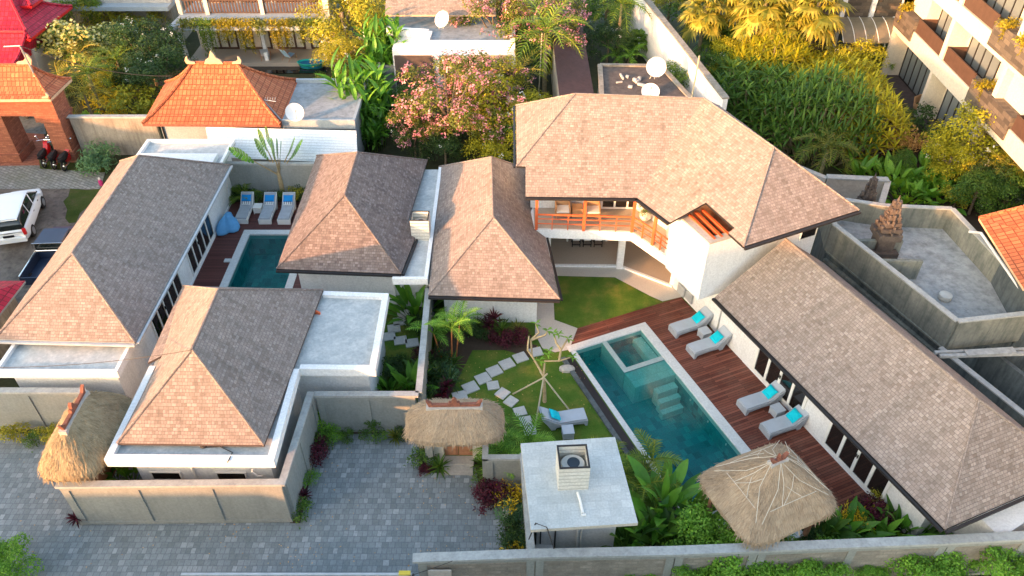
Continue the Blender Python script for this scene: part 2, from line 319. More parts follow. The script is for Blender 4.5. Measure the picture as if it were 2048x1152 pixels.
# ---------------------------------------------------------------- mesh building
class MB:
    def __init__(s): s.v = []; s.f = []; s.m = []
    def add(s, vs, fs, mi=0):
        n = len(s.v); s.v += [tuple(v) for v in vs]; s.f += [tuple(i + n for i in f) for f in fs]; s.m += [mi] * len(fs)
    def poly(s, pts, mi=0): s.add(pts, [tuple(range(len(pts)))], mi)
    def box(s, x0, x1, y0, y1, z0, z1, mi=0):
        vs = [(x, y, z) for z in (z0, z1) for y in (y0, y1) for x in (x0, x1)]
        s.add(vs, [(0, 2, 3, 1), (4, 5, 7, 6), (0, 1, 5, 4), (2, 6, 7, 3), (0, 4, 6, 2), (1, 3, 7, 5)], mi)
    def obox(s, cx, cy, z0, z1, lx, ly, a=0, mi=0):
        c, q = math.cos(a), math.sin(a); k = len(s.v)
        s.box(-lx / 2, lx / 2, -ly / 2, ly / 2, z0, z1, mi)
        for i in range(k, k + 8):
            x, y, z = s.v[i]; s.v[i] = (cx + x * c - y * q, cy + x * q + y * c, z)
    def prism(s, poly, z0, z1, mi=0, top=None):
        n = len(poly); A = sum(poly[i][0] * poly[(i + 1) % n][1] - poly[(i + 1) % n][0] * poly[i][1] for i in range(n))
        if A < 0: poly = poly[::-1]
        b = [(p[0], p[1], z0) for p in poly]; t = [(p[0], p[1], z1) for p in poly]
        k = len(s.v); s.v += b + t
        s.f.append(tuple(k + i for i in reversed(range(n)))); s.m.append(mi)
        s.f.append(tuple(k + n + i for i in range(n))); s.m.append(mi if top is None else top)
        for i in range(n):
            j = (i + 1) % n; s.f.append((k + i, k + j, k + n + j, k + n + i)); s.m.append(mi)
    def wall(s, p, q, th, z0, z1, mi=0, side=0):
        p = Vector((p[0], p[1])); q = Vector((q[0], q[1])); d = (q - p).normalized(); n = Vector((-d.y, d.x))
        a, b = (th / 2, -th / 2) if side == 0 else ((th, -.003) if side > 0 else (.003, -th))
        s.prism([p + n * a, p + n * b, q + n * b, q + n * a], z0, z1, mi)
    def tube(s, pts, r, n=6, mi=0, cap=True):
        pts = [Vector(p) for p in pts]; rs = r if isinstance(r, (list, tuple)) else [r] * len(pts)
        rings = []; k = len(s.v); prev = None
        for i, p in enumerate(pts):
            d = (pts[min(i + 1, len(pts) - 1)] - pts[max(i - 1, 0)]).normalized()
            if prev is None: prev = Vector((0, 0, 1)) if abs(d.z) < .9 else Vector((1, 0, 0))
            u = d.cross(prev).normalized(); v = u.cross(d); prev = v
            for j in range(n):
                a = 2 * math.pi * j / n; s.v.append(tuple(p + (u * math.cos(a) + v * math.sin(a)) * rs[i]))
        for i in range(len(pts) - 1):
            for j in range(n):
                j2 = (j + 1) % n; s.f.append((k + i * n + j, k + i * n + j2, k + (i + 1) * n + j2, k + (i + 1) * n + j)); s.m.append(mi)
        if cap:
            s.f.append(tuple(k + j for j in range(n))); s.m.append(mi)
            s.f.append(tuple(k + (len(pts) - 1) * n + j for j in range(n))); s.m.append(mi)
    def beam(s, p, q, w_, h, mi=0):
        """square bar from p to q, h measured vertically below the line"""
        p = Vector(p); q = Vector(q); d = (q - p); d2 = Vector((d.x, d.y, 0)).normalized(); n = Vector((-d2.y, d2.x, 0)) * w_ / 2; dz = Vector((0, 0, h))
        vs = [p - n - dz, p + n - dz, q + n - dz, q - n - dz, p - n, p + n, q + n, q - n]
        s.add(vs, [(0, 3, 2, 1), (4, 5, 6, 7), (0, 1, 5, 4), (1, 2, 6, 5), (2, 3, 7, 6), (3, 0, 4, 7)], mi)
    def lathe(s, c, prof, n=14, mi=0, sx=1, sy=1):
        k = len(s.v)
        for r, z in prof:
            for j in range(n):
                a = 2 * math.pi * j / n; s.v.append((c[0] + math.cos(a) * r * sx, c[1] + math.sin(a) * r * sy, c[2] + z))
        for i in range(len(prof) - 1):
            for j in range(n):
                j2 = (j + 1) % n; s.f.append((k + i * n + j, k + i * n + j2, k + (i + 1) * n + j2, k + (i + 1) * n + j)); s.m.append(mi)
        s.f.append(tuple(k + j for j in reversed(range(n)))); s.m.append(mi)
        s.f.append(tuple(k + (len(prof) - 1) * n + j for j in range(n))); s.m.append(mi)
    def build(s, name, mats, parent=None, smooth=False, uvang=0.0, org=None):
        o_ = Vector(parent['_w']) if parent is not None and '_w' in parent else (Vector(org) if org is not None else Vector((0, 0, 0)))
        if parent is None and org is None:
            xs = [v[0] for v in s.v]; ys = [v[1] for v in s.v]; zs = [v[2] for v in s.v]
            o_ = Vector(((min(xs) + max(xs)) / 2, (min(ys) + max(ys)) / 2, min(zs)))
        me = bpy.data.meshes.new(name); me.from_pydata([(v[0] - o_.x, v[1] - o_.y, v[2] - o_.z) for v in s.v], [], s.f)
        if isinstance(mats, str): mats = [mats]
        for q in mats: me.materials.append(M[q])
        me.polygons.foreach_set('material_index', s.m)
        if smooth: me.polygons.foreach_set('use_smooth', [True] * len(s.f))
        uv = me.uv_layers.new(name='UVMap'); ca, sa = math.cos(uvang), math.sin(uvang); buf = []
        Z = Vector((0, 0, 1))
        for p in me.polygons:
            n = p.normal
            if abs(n.z) > .985: u = Vector((ca, sa, 0)); v = Vector((-sa, ca, 0))
            else: u = Z.cross(n).normalized(); v = n.cross(u)
            for li in p.loop_indices:
                c = me.vertices[me.loops[li].vertex_index].co + o_; buf += [c.dot(u), c.dot(v)]
        uv.data.foreach_set('uv', buf)
        ob = bpy.data.objects.new(name, me); COL.objects.link(ob)
        if parent is not None:
            ob.parent = parent; ob['_w'] = tuple(o_)
        else: ob.location = o_; ob['_w'] = tuple(o_)
        return ob
def tag(o, label, cat, group=None):
    o['label'] = label; o['category'] = cat
    if group: o['group'] = group
    return o
def thing(name, label, cat, loc=(0, 0, 0), group=None):
    o = bpy.data.objects.new(name, None); COL.objects.link(o); o.location = loc; o.empty_display_size = .3; o['_w'] = tuple(loc)
    return tag(o, label, cat, group)
def setting(o, kind='structure'): o['kind'] = kind; return o
def copy_tree(root, loc, rz=0, s=1.0, label=None, group=None, cat=None, name=None):
    r = root.copy(); COL.objects.link(r); r.location = loc; r.rotation_euler = (0, 0, rz)
    r.scale = (s, s, s) if not isinstance(s, tuple) else s
    if label: r['label'] = label
    if group: r['group'] = group
    if cat: r['category'] = cat
    if name: r.name = name
    for ch in list(root.children):
        c = ch.copy(); COL.objects.link(c); c.parent = r
        for g in list(ch.children):
            d = g.copy(); COL.objects.link(d); d.parent = c
    return r
def sheet(name, outer, holes, z, mat, uvang=0, kind='structure'):
    bm = bmesh.new(); es = []
    for lp in [outer] + holes:
        vs = [bm.verts.new((p[0], p[1], z)) for p in lp]
        es += [bm.edges.new((vs[i], vs[(i + 1) % len(vs)])) for i in range(len(vs))]
    bmesh.ops.triangle_fill(bm, use_beauty=True, use_dissolve=False, edges=es, normal=(0, 0, 1))
    bmesh.ops.recalc_face_normals(bm, faces=bm.faces)
    for f in bm.faces:
        if f.normal.z < 0: f.normal_flip()
    mb = MB(); bm.verts.index_update(); mb.v = [tuple(v.co) for v in bm.verts]; mb.f = [tuple(v.index for v in f.verts) for f in bm.faces]; mb.m = [0] * len(mb.f); bm.free()
    o = mb.build(name, mat, uvang=uvang); o['kind'] = kind; return o
def px(z, *pts): return [P(a, b, z) for a, b in pts]
# ---------------------------------------------------------------- ground and surfaces
PO = Vector((2.44, 25.49, 0)); PU = Vector((.918, .395, 0)); PA = Vector((.395, -.918, 0)); PANG = math.atan2(.395, .918)
def PL(ac, al, z=0.0):
    p = PO + PU * ac + PA * al; p.z = z; return p
POOL_L = 9.9
hole1 = [PL(.05, .05), PL(4.0, .05), PL(4.0, POOL_L - .05), PL(.05, POOL_L - .05)]
X2, X2b, Y2a, Y2b = -14.36, -10.75, 34.4, 23.9
hole2 = [(X2 + .05, Y2a - .05), (X2b - .05, Y2a - .05), (X2b - .05, Y2b + .05), (X2 + .05, Y2b + .05)]
gm = sheet('ground', [(-220, -60), (220, -60), (220, 260), (-220, 260)], [hole1, hole2], -.05, 'ground_cover_soil'); gm['kind'] = 'structure'
sheet('driveway_paving', [(-30, 8), (.45, 8), (.45, 18.0), (-.98, 18.0), (-.98, 19.4), (-3.0, 19.4), (-3.0, 20.6), (-30, 20.5)], [], -.035, 'cobble')
sheet('lawn', [(-3.6, 19.4), (-.98, 19.4), (-.98, 18.0), (.45, 18.0), (.6, 14.1), (12.9, 14.3), (12.9, 30.6), (-3.6, 30.6)], [hole1], -.025, 'lawn')
sheet('small_lawn', [(-7.2, 20.9), (-3.5, 20.9), (-3.5, 28), (-7.2, 28)], [], -.025, 'lawn')
deck = sheet('pool_deck', [PL(.02, -.88), PL(6.62, -.88), PL(6.95, 11.7), PL(5.2, 11.85), PL(4.02, 11.85), PL(4.02, 0), PL(-.2, 0)], [], .0, 'deck_wood', uvang=PANG)
sheet('villa_pool_deck', [(-15.9, 37.1), (-9.2, 37.1), (-9.2, 23.5), (-15.9, 23.5)], [[(X2, Y2a), (X2b, Y2a), (X2b, Y2b), (X2, Y2b)]], .0, 'dark_deck_wood')
sheet('garden_path', px(0, (1073, 560), (1117, 552), (1230, 555), (1300, 592), (1325, 603), (1364, 594), (1420, 560), (1300, 500), (1100, 500)) , [], .012, 'terrazzo')
sheet('side_path', px(0, (1073, 560), (1108, 560), (1107, 600), (1109, 640), (1155, 657), (1138, 700), (1110, 705), (1085, 697), (1070, 668)), [], .018, 'terrazzo')
sheet('terrace_floor', [(1.3, 31.3), (5.45, 31.23), (7.85, 29.65), (9.5, 30.5), (9.5, 35.6), (1.3, 35.6)], [], .1, 'beige_tile')
mb = MB()
for a, b in (((1.3, 31.3), (5.45, 31.23)), ((5.45, 31.23), (7.85, 29.65))): mb.wall(a, b, .14, 0.013, .112)
setting(mb.build('terrace_edge', 'white_trim'))
# land beyond the villas
sheet('dirt_yard', px(0, (-60, 375), (200, 375), (200, 700), (-60, 700)), [], -.03, 'mud')
sheet('yard_grass', px(0, (140, 376), (172, 379), (215, 376), (185, 405), (160, 425), (152, 444), (138, 446), (130, 436), (134, 418), (126, 402), (136, 392)), [], -.022, 'rough_grass')
sheet('village_lane', px(0, (-60, 328), (215, 330), (200, 377), (-60, 377)), [], -.02, 'old_paving')
sheet('gate_paving', px(0, (0, 262), (88, 268), (100, 330), (-60, 332), (-60, 262)), [], -.012, 'gate_brick')
sheet('verge_grass', px(0, (78, 318), (200, 322), (215, 345), (80, 337)), [], -.008, 'rough_grass')
sheet('gate_lane', px(0, (-60, 180), (75, 180), (92, 268), (-60, 262)), [], -.016, 'dark_concrete')
sheet('courtyard', px(0, (1795, 160), (2048, 420), (2048, 480), (1700, 420), (1720, 100)), [], -.03, 'soil')

# ---------------------------------------------------------------- roofs
def roof(parent, V, faces, mat, name='roof', th=.10, trim='dark_trim', caps=(), capmat=None, capr=.05, gut=()):
    mb = MB(); V = [Vector(v) for v in V]; tris = []
    for f in faces:
        if len(f) == 3: tris.append(f)
        else:
            for tr in tessellate_polygon([[V[i] for i in f]]):
                a_, b_, c_ = (f[i] for i in tr)
                if (V[b_] - V[a_]).cross(V[c_] - V[a_]).z < 0: a_, b_, c_ = a_, c_, b_
                tris.append((a_, b_, c_))
    faces = tris; mb.add(V, faces, 0)
    edges = {}
    for f in faces:
        for i in range(len(f)):
            e = (f[i], f[(i + 1) % len(f)])
            if (e[1], e[0]) in edges: edges.pop((e[1], e[0]))
            else: edges[e] = 1
    lo = [v - Vector((0, 0, th)) for v in V]
    k = len(mb.v); mb.v += [tuple(v) for v in lo]
    for f in faces: mb.f.append(tuple(k + i for i in reversed(f))); mb.m.append(1)
    for a, b in edges: mb.f.append((a, k + a, k + b, b)); mb.m.append(1)
    r = mb.build(name, [mat, trim], parent)
    if caps:
        c = MB()
        for a, b in caps: c.tube([V[a] + Vector((0, 0, .01)), V[b] + Vector((0, 0, .01))], capr, 6)
        c.build('ridge_cap', capmat or mat, r)
    if gut:
        g = MB()
        for a, b in gut:
            d = (V[b] - V[a]).normalized(); n = Vector((d.y, -d.x, 0)) * .09
            g.beam(V[a] + n - Vector((0, 0, .02)), V[b] + n - Vector((0, 0, .02)), .10, .09)
        g.build('gutter', trim, r)
    return r
def hip(fl, fr, br, bl, rn, rf):
    """front-left, front-right, back-right, back-left corners; near and far ridge ends"""
    return [fl, fr, br, bl, rn, rf], [(0, 1, 4), (1, 2, 5, 4), (2, 3, 5), (3, 0, 4, 5)]
HC = [(4, 5), (0, 4), (1, 4), (2, 5), (3, 5)]
HG = [(0, 1), (1, 2), (2, 3), (3, 0)]

def opening(parent, o, d, x0, x1, z0, z1, nframe, glass, name='window', frame='white_wood', fw=.09, proud=.05, handle=False, label=None):
    """a framed, glazed opening on a wall: o = point on the wall plane, d = unit direction along it (outward normal to its right)"""
    d = Vector(d).normalized(); n = Vector((d.y, -d.x, 0)); o = Vector((o[0], o[1], 0))
    def bx(mb, a, b, c, e, t0, t1, mi=0):
        vs = []
        for z in (c, e):
            for t in (t0, t1):
                for s_ in (a, b):
                    q = o + d * s_ + n * t; vs.append((q.x, q.y, z))
        mb.add(vs, [(0, 2, 3, 1), (4, 5, 7, 6), (0, 1, 5, 4), (2, 6, 7, 3), (0, 4, 6, 2), (1, 3, 7, 5)], mi)
    f = MB(); wd = (x1 - x0 - fw) / nframe
    for i in range(nframe + 1): bx(f, x0 + i * wd, x0 + i * wd + fw, z0, z1, .0, proud)
    for i in range(nframe):
        bx(f, x0 + i * wd + fw, x0 + (i + 1) * wd, z0, z0 + fw, .0, proud - .004); bx(f, x0 + i * wd + fw, x0 + (i + 1) * wd, z1 - fw, z1, .0, proud - .004)
    fo = f.build(name, frame, parent)
    if label: fo['label'] = label
    g = MB()
    for i in range(nframe): bx(g, x0 + i * wd + fw, x0 + (i + 1) * wd, z0 + fw, z1 - fw, .003, .015)
    g.build('pane', glass, fo)
    if handle:
        h = MB(); m_ = x0 + wd * (nframe // 2) + fw / 2
        for s_ in (-.035, .035): bx(h, m_ + s_ - .012, m_ + s_ + .012, z0 + .95, z0 + 1.12, proud, proud + .05)
        h.build('handle', 'black_plastic', fo)
    return fo

# ---- villa with the long roof, far left
t = thing('villa', 'long white villa at the left with a grey hipped roof, its left slope orange', 'house', (-17.9, 29.6, 0), 'white villas with shingle roofs')
V_, Fc = hip((-20.75, 22.85, 3), (-15.02, 22.65, 3), (-14.9, 36.1, 3), (-20.85, 36.5, 3), (-17.92, 25.5, 5.3), (-17.97, 33.2, 5.3))
roof(t, V_, Fc, 'shingle', caps=HC, gut=[(0, 1), (1, 2)], trim='silver_trim')
mb = MB(); mb.box(-19.95, -15.8, 23.6, 37.05, 0, 3.15); mb.box(-20.0, -15.75, 37.05, 38.6, 0, 2.75); mb.box(-19.7, -15.6, 21.6, 23.6, 0, 2.5); mb.build('wall', 'white_plaster', t)
mb = MB(); mb.box(-20.19, -15.36, 36.31, 38.74, 2.75, 2.87, 0); s0 = mb.build('flat_roof', 'flat_roof', t); mb = MB(); mb.box(-20.05, -15.3, 21.3, 23.5, 2.5, 2.64, 0); s = mb.build('flat_roof', 'flat_roof', t)
mb = MB()
mb.box(-20.2, -15.35, 38.6, 38.75, 2.87, 3.05); mb.box(-15.5, -15.35, 36.3, 38.6, 2.87, 3.05); mb.box(-20.2, -20.05, 36.3, 38.6, 2.87, 3.05); mb.build('parapet', 'white_trim', s0); mb = MB()
mb.box(-20.07, -15.28, 21.26, 21.4, 2.45, 2.8); mb.box(-15.42, -15.28, 21.4, 23.0, 2.45, 2.8); mb.box(-20.07, -19.93, 21.4, 23.0, 2.45, 2.8)
mb.build('parapet', 'white_trim', s)
for y0 in (25.4, 30.3):
    opening(t, (-15.8, y0), (0, 1, 0), 0.0, 3.6, .12, 2.5, 5, 'dark_glass', 'sliding_door', handle=True)
mb = MB(); mb.box(-15.79, -15.72, 23.7, 37.0, .0, .12); mb.build('skirting', 'white_trim', t)

# ---- villa in front with the flat roof and the hip lit orange
t = thing('villa', 'white villa in front, its hipped roof set in an L-shaped flat concrete roof', 'house', (-11, 21, 0), 'white villas with shingle roofs')
V_ = [(-13.72, 17.5, 3.15), (-8.6, 17.42, 3.15), (-8.08, 25.75, 3.15), (-14.15, 26.0, 3.15), (-11.2, 19.75, 5.5), (-11.2, 23.0, 5.5), (-14.0, 21.35, 3.2), (-13.45, 21.55, 3.4)]
roof(t, V_, [(0, 1, 4), (1, 2, 5, 4), (2, 3, 5), (3, 6, 7, 4, 5), (7, 0, 4)], 'shingle', caps=[(4, 5), (0, 4), (1, 4), (2, 5), (3, 5)], capr=.045, trim='planter_brown')
fp = [(-13.95, 16.85), (-8.14, 16.8), (-8.16, 21.15), (-5.24, 21.1), (-5.26, 25.6), (-8.05, 25.75), (-13.9, 25.9)]
ins = [(-13.35, 17.35), (-8.55, 17.3), (-8.55, 21.6), (-5.65, 21.5), (-5.65, 25.2), (-8.05, 25.35), (-13.4, 25.5)]
mb = MB(); mb.prism(ins, 0, 2.72); mb.build('wall', 'white_plaster', t)
mb = MB(); mb.prism(fp, 2.72, 2.9); s = mb.build('flat_roof', 'flat_roof', t)
mb = MB()
for a, b in ((6, 0), (0, 1), (1, 2), (2, 3), (3, 4), (4, 5)):
    if (a, b) == (6, 0): mb.wall((-13.95, 21.3), fp[0], .24, 2.70, 3.085, side=1)
    else: mb.wall(fp[a], fp[b], .24 + .002 * a, 2.70, 3.08 - .002 * a, side=1)
mb.build('parapet', 'white_trim', s)
opening(t, (-13.35, 17.35), (1, -.01, 0), 0.40, 1.5, 1.28, 1.78, 1, 'dark_glass', 'window', fw=.05, label='low wide window beside the corner')
opening(t, (-13.35, 17.35), (1, -.01, 0), 2.75, 3.85, 1.28, 1.78, 1, 'dark_glass', 'window', fw=.05)
mb = MB(); mb.tube([(-11.35, 17.28, .0), (-11.35, 17.28, 2.7)], .04); mb.tube([(-9.2, 17.25, 2.0), (-9.2, 17.15, 2.0), (-9.05, 17.15, 1.75), (-8.9, 17.2, 1.7)], .03); mb.build('downpipe', 'white_wood', t)
mb = MB(); mb.tube([P(410, 895, 2.92), P(440, 893, 2.93), P(465, 905, 2.95), P(460, 915, 3.1), P(455, 925, 3.09)], .018); mb.lathe(P(408, 893, 2.9), [(.1, 0), (.13, .05), (.08, .09)], 10); mb.build('cable', 'wire_dark', t)
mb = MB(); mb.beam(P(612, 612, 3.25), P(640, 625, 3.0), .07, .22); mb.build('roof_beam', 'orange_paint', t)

# ---- villa behind with the chimney-like box
t = thing('villa', 'small villa with a brown hipped shingle roof behind the left pool', 'house', (-7.7, 32, 0), 'white villas with shingle roofs')
V_ = [(-10.55, 27.6, 2.8), (-4.93, 27.25, 2.8), (-4.55, 29.85, 2.8), (-4.95, 31.0, 3.1), (-4.55, 36.9, 2.8), (-10.6, 37.4, 2.8), (-7.62, 30.2, 5.0), (-7.6, 34.0, 5.0)]
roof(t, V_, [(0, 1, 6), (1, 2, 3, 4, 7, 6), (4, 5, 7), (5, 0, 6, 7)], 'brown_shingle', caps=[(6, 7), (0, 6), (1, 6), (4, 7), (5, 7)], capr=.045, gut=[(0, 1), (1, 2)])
mb = MB(); mb.box(-9.9, -5.9, 28.5, 36.3, 0, 2.95); mb.box(-5.9, -3.95, 28.2, 36.3, 0, 2.45)
mb.wall((-9.9, 28.45), (-5.9, 28.3), .1, 0, 2.2); mb.build('wall', 'white_plaster', t)
mb = MB(); mb.box(-5.2, -3.75, 27.0, 36.3, 2.45, 2.6); s = mb.build('flat_roof', 'flat_roof', t)
mb = MB(); mb.box(-3.9, -3.73, 27.12, 36.3, 2.42, 2.75); mb.box(-5.3, -3.74, 26.95, 27.12, 2.42, 2.75); mb.build('parapet', 'white_trim', s)
mb = MB(); mb.box(-5.55, -5.45, 28.1, 28.2, 0, 2.4); mb.box(-5.2, -5.12, 28.1, 28.2, 0, 2.4); mb.build('downpipe', 'white_wood', t)

# ---- entry villa, middle
t = thing('villa', 'villa in the middle with a hipped shingle roof, orange light on its left slope', 'house', (-.9, 30.8, 0), 'white villas with shingle roofs')
V_, Fc = hip((-3.62, 25.95, 2.65), (2.06, 25.7, 2.65), (2.0, 36.2, 2.65), (-3.9, 36.5, 2.65), (-.83, 28.7, 4.85), (-1.0, 33.8, 4.85))
V_[2] = (.95, 36.2, 2.65)
roof(t, V_, Fc, 'shingle', caps=HC, gut=[(0, 1), (1, 2)], capr=.045)
mb = MB(); mb.prism([(-3.1, 27.15), (1.14, 27.1), (1.3, 31.3), (.6, 35.5), (-3.1, 35.5)], 0, 2.8); mb.build('wall', 'white_plaster', t)

# ---- two-storey main house
t = thing('main_house', 'two-storey white house with a cranked shingle roof, orange-posted balcony and open ground floor', 'house', (8, 31, 0))
nL = Vector((-.911 * .579, -.412 * .579, .815)).normalized(); pL = W(18.3, -19, 6.4)   # plane of the lower-left roof slope
sl = .71
def zL(ac): return 6.4 + (ac - 18.3) * sl
nL = Vector((-UA.x * sl, -UA.y * sl, 1)).normalized()
A1 = P(1150, 188, 8.5); A2 = P(1408, 197, 8.5); A3 = P(1548, 295, 8.5)
N1 = PP(1412, 405, pL, nL); N2 = PP(1469, 456, pL, nL); N3 = PP(1457, 466, pL, nL)
V_ = [A1, A2, A3, (.2, 36.2, 6.4), (.2, 30.4, 6.42), (.6, 30.37, 6.42), (.6, 29.2, 5.6), (5.5, 29.1, 5.6), P(1340, 445, 5.6), N1, N2, N3, P(1487, 493, 6.4), P(1718, 420, 6.4), (10.4, 36.2, 6.4)]
roof(t, V_, [(0, 3, 4), (0, 4, 5, 6, 7, 1), (1, 7, 8, 9, 10, 11, 12, 2), (2, 12, 13), (2, 13, 14, 1), (1, 14, 3, 0)], 'shingle',
     caps=[(0, 1), (1, 2), (0, 4), (2, 12), (2, 13), (0, 3)], capr=.045, gut=[(3, 4), (6, 7), (7, 8), (12, 13)])
mb = MB()   # upper storey walls
D0 = Vector((6.98, 28.07, 0)); D1 = W(17.98, -20.2); D2 = W(23.9, -20.2); D3 = W(23.9, -26.5)
mb.wall((1.0, 32.05), (6.05, 31.95), .18, 3.1, 6.9); mb.wall((6.05, 31.95), (7.35, 30.1), .18, 3.1, 6.4)
mb.wall((7.35, 30.1), (7.0, 28.1), .16, 3.1, 5.5)
mb.wall((1.0, 32.0), (1.0, 35.6), .2, 3.1, 6.4); mb.wall((1.0, 35.6), (10, 35.6), .2, 0, 6.4)
mb.wall(D0, D1, .24, 2.55, 5.5, side=1); mb.wall(D1, W(19.4, -20.2), .24, 2.551, 5.497, side=1)
mb.wall(W(19.4, -20.2), D2, .24, 0, 6.35, side=1); mb.wall(D2, D3, .24, 0, 6.4, side=1)
mb.wall(D3, (10, 35.6), .24, 0, 6.4)
mb.prism([D0, D1, D2, D3, (9.6, 35), (7.4, 30.1)], 2.5, 2.56)
# ground floor
mb.wall(W(19.42, -24.0), W(19.42, -20.2), .22, 0, 2.5, side=1); mb.wall((7.82, 29.73), (9.2, 31.5), .2, 0.1, 2.6); mb.wall((9.2, 31.5), (9.2, 35.5), .2, .1, 2.6)
mb.wall((1.25, 31.3), (1.25, 35.5), .15, .1, 2.6)
mb.build('wall', 'white_plaster', t)
mb = MB(); mb.prism([(.6, 30.3), (1.1, 30.22), (5.62, 29.94), (6.98, 28.07), (7.6, 28.6), (7.5, 30.3), (6.1, 32), (1.0, 32.0)], 2.6, 3.1)
mb.prism([(1.0, 32.1), (6.2, 32.0), (9.4, 32), (9.4, 35.5), (1.0, 35.5)], 2.6, 3.0)
mb.build('balcony_slab', 'white_trim', t)
mb = MB(); mb.prism([(1.05, 30.3), (5.65, 30.03), (6.9, 28.35), (7.3, 30.1), (6.05, 31.9), (1.05, 31.95)], 3.1, 3.12); mb.build('balcony_floor', 'beige_tile', t)
for x_, y_ in ((5.42, 31.2), (1.75, 31.3)):
    mb = MB(); mb.obox(x_, y_, 0.012, 2.6, .32, .32); mb.build('column', 'white_trim', t)
posts = [(1.14, 30.2, 6.25), (3.35, 30.1, 6.2), (5.6, 29.98, 6.0), (6.44, 28.98, 5.75), (6.98, 28.2, 5.5)]
for i, (x_, y_, z_) in enumerate(posts[:4]):
    mb = MB(); mb.obox(x_, y_, 3.1, z_, .13, .13, 0 if i < 3 else .9); mb.build('post', 'orange_paint', t)
mb = MB()
for i in range(4):
    a = Vector(posts[i][:2] + (0,)); b = Vector(posts[i + 1][:2] + (0,))
    for z_, h_ in ((3.98, .07), (3.72, .03), (3.45, .03)): mb.beam(Vector((a.x, a.y, z_)), Vector((b.x, b.y, z_)), .05, h_)
    n_ = 3 if i < 2 else 2
    for k in range(1, n_):
        q = a.lerp(b, k / n_); mb.obox(q.x, q.y, 3.1, 3.93, .04 if i < 2 else .08, .04)
mb.build('railing', 'orange_paint', t)
opening(t, (4.3, 31.87), (1, -.02, 0), 0, 1.95, 3.15, 5.3, 3, 'dark_glass', 'balcony_door', handle=True)
opening(t, W(19.4, -20.2) - AA * 0, UA, 3.55, 4.45, 4.2, 5.1, 1, 'dark_glass', 'window', fw=.04)
mb = MB(); d = (D1 - D0).normalized(); 
# pergola over the void
sk = [P(1362, 434, 5.5), D1 + Vector((0, 0, 5.5)), PP(1464, 475, (0, 0, 5.5), (0, 0, 1)), N1 - Vector((0, 0, .15))]
mb.wall(D0, D1, .34, 5.5, 5.58, side=1); mb.wall(D1, W(19.55, -20.2), .34, 5.502, 5.578, side=1); mb.build('parapet_cap', 'pale_stone', t)
for k in range(3):
    mb = MB(); o1 = W(18.35 + k * .36, -20.35, 5.6); o2 = W(18.35 + k * .36, -22.3, 5.66); mb.beam(o1, o2, .11, .14); mb.build('pergola_beam', 'orange_paint', t)
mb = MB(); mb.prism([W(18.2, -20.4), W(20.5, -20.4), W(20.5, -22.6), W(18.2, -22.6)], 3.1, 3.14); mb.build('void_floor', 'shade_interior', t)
mb = MB(); mb.wall(W(18.2, -22.5), W(20.4, -22.5), .1, 3.1, 5.7); mb.wall(W(20.0, -22.5), W(20.0, -20.45), .1, 3.14, 6.6); mb.build('void_wall', 'gold_stone', t)
for k in range(2):
    mb = MB(); q = W(19.30, -21.7 + k * 0, 0); a_, b_ = P(1358 + k * 15, 573 + k * 12, .5), P(1371 + k * 15, 588 + k * 12, .5)
    mb.wall(a_ + Vector((-.05, 0, 0)), b_ + Vector((-.05, 0, 0)), .06, .25, .75); mb.build('vent', 'silver_trim', t)

# ---- right wing
t = thing('villa', 'long white villa at the right, its grey shingle roof running beside the main pool', 'house', tuple(W(21.4, -14)), 'white villas with shingle roofs')
V_, Fc = hip(W(18.5, -7.35, 2.8), W(24.4, -7.15, 2.8), W(24.4, -19.75, 2.8), W(18.5, -19.8, 2.8), W(21.42, -9.7, 5.2), W(21.42, -19.55, 5.2))
roof(t, V_, Fc, 'shingle', caps=[(4, 5), (0, 4), (1, 4)], gut=[(3, 0), (0, 1)], capr=.045)
mb = MB(); mb.prism([W(19.4, -8.4), W(23.6, -8.4), W(23.6, -19.7), W(19.4, -20.1)], 0, 2.95); mb.prism([W(20.6, -6.6), W(23.6, -6.9), W(23.6, -8.4), W(20.6, -8.4)], 0, 2.0); mb.build('wall', 'white_plaster', t)
for al0, g in ((-17.55, 0), (-13.1, 1)):
    o = W(19.4, al0)
    f = opening(t, o, AA, 0, 3.15, .16, 2.5, 4, 'dark_glass', 'sliding_door', fw=.13, handle=True)
mb = MB(); mb.wall(W(19.39, -18.2), W(19.39, -8.4), .1, 0.0, .13, side=1); mb.build('skirting', 'white_trim', t)
# ---------------------------------------------------------------- main pool
def quadbox(mb, ac0, ac1, al0, al1, z0, z1, mi=0): mb.prism([PL(ac0, al0), PL(ac1, al0), PL(ac1, al1), PL(ac0, al1)], z0, z1, mi)
t = thing('swimming_pool', 'large teal swimming pool with a spa corner and white coping in the main garden', 'swimming pool', tuple(PL(2, 5)))
mb = MB(); L_ = POOL_L
quadbox(mb, 0, 4.1, 0, .36, -.3, .02); quadbox(mb, 3.68, 4.102, .36, L_ - .36, -.3, .021); quadbox(mb, 0, 4.1, L_ - .36, L_, -.3, .02); quadbox(mb, 0, .30, .36, L_ - .36, -1.0, -.035)
mb.build('coping', 'pool_coping', t, uvang=PANG)
mb = MB()
mb.poly([PL(.2, .3, -1.15), PL(3.8, .3, -1.15), PL(3.8, L_ - .3, -1.15), PL(.2, L_ - .3, -1.15)])
for a, b in (((.28, .34), (3.7, .34)), ((3.7, .34), (3.7, L_ - .34)), ((3.7, L_ - .34), (.28, L_ - .34)), ((.28, L_ - .34), (.28, .34))):
    mb.poly([PL(*a, -1.15), PL(*b, -1.15), PL(*b, -.04), PL(*a, -.04)])
quadbox(mb, 1.9, 3.69, .36, 2.15, -1.14, -.72)
mb.build('basin', 'pool_tile', t, uvang=PANG)
mb = MB(); quadbox(mb, 3.2, 3.66, .5, 2.15, -.719, -.32); quadbox(mb, 1.66, 3.69, 2.42, 3.33, -1.14, -.10)
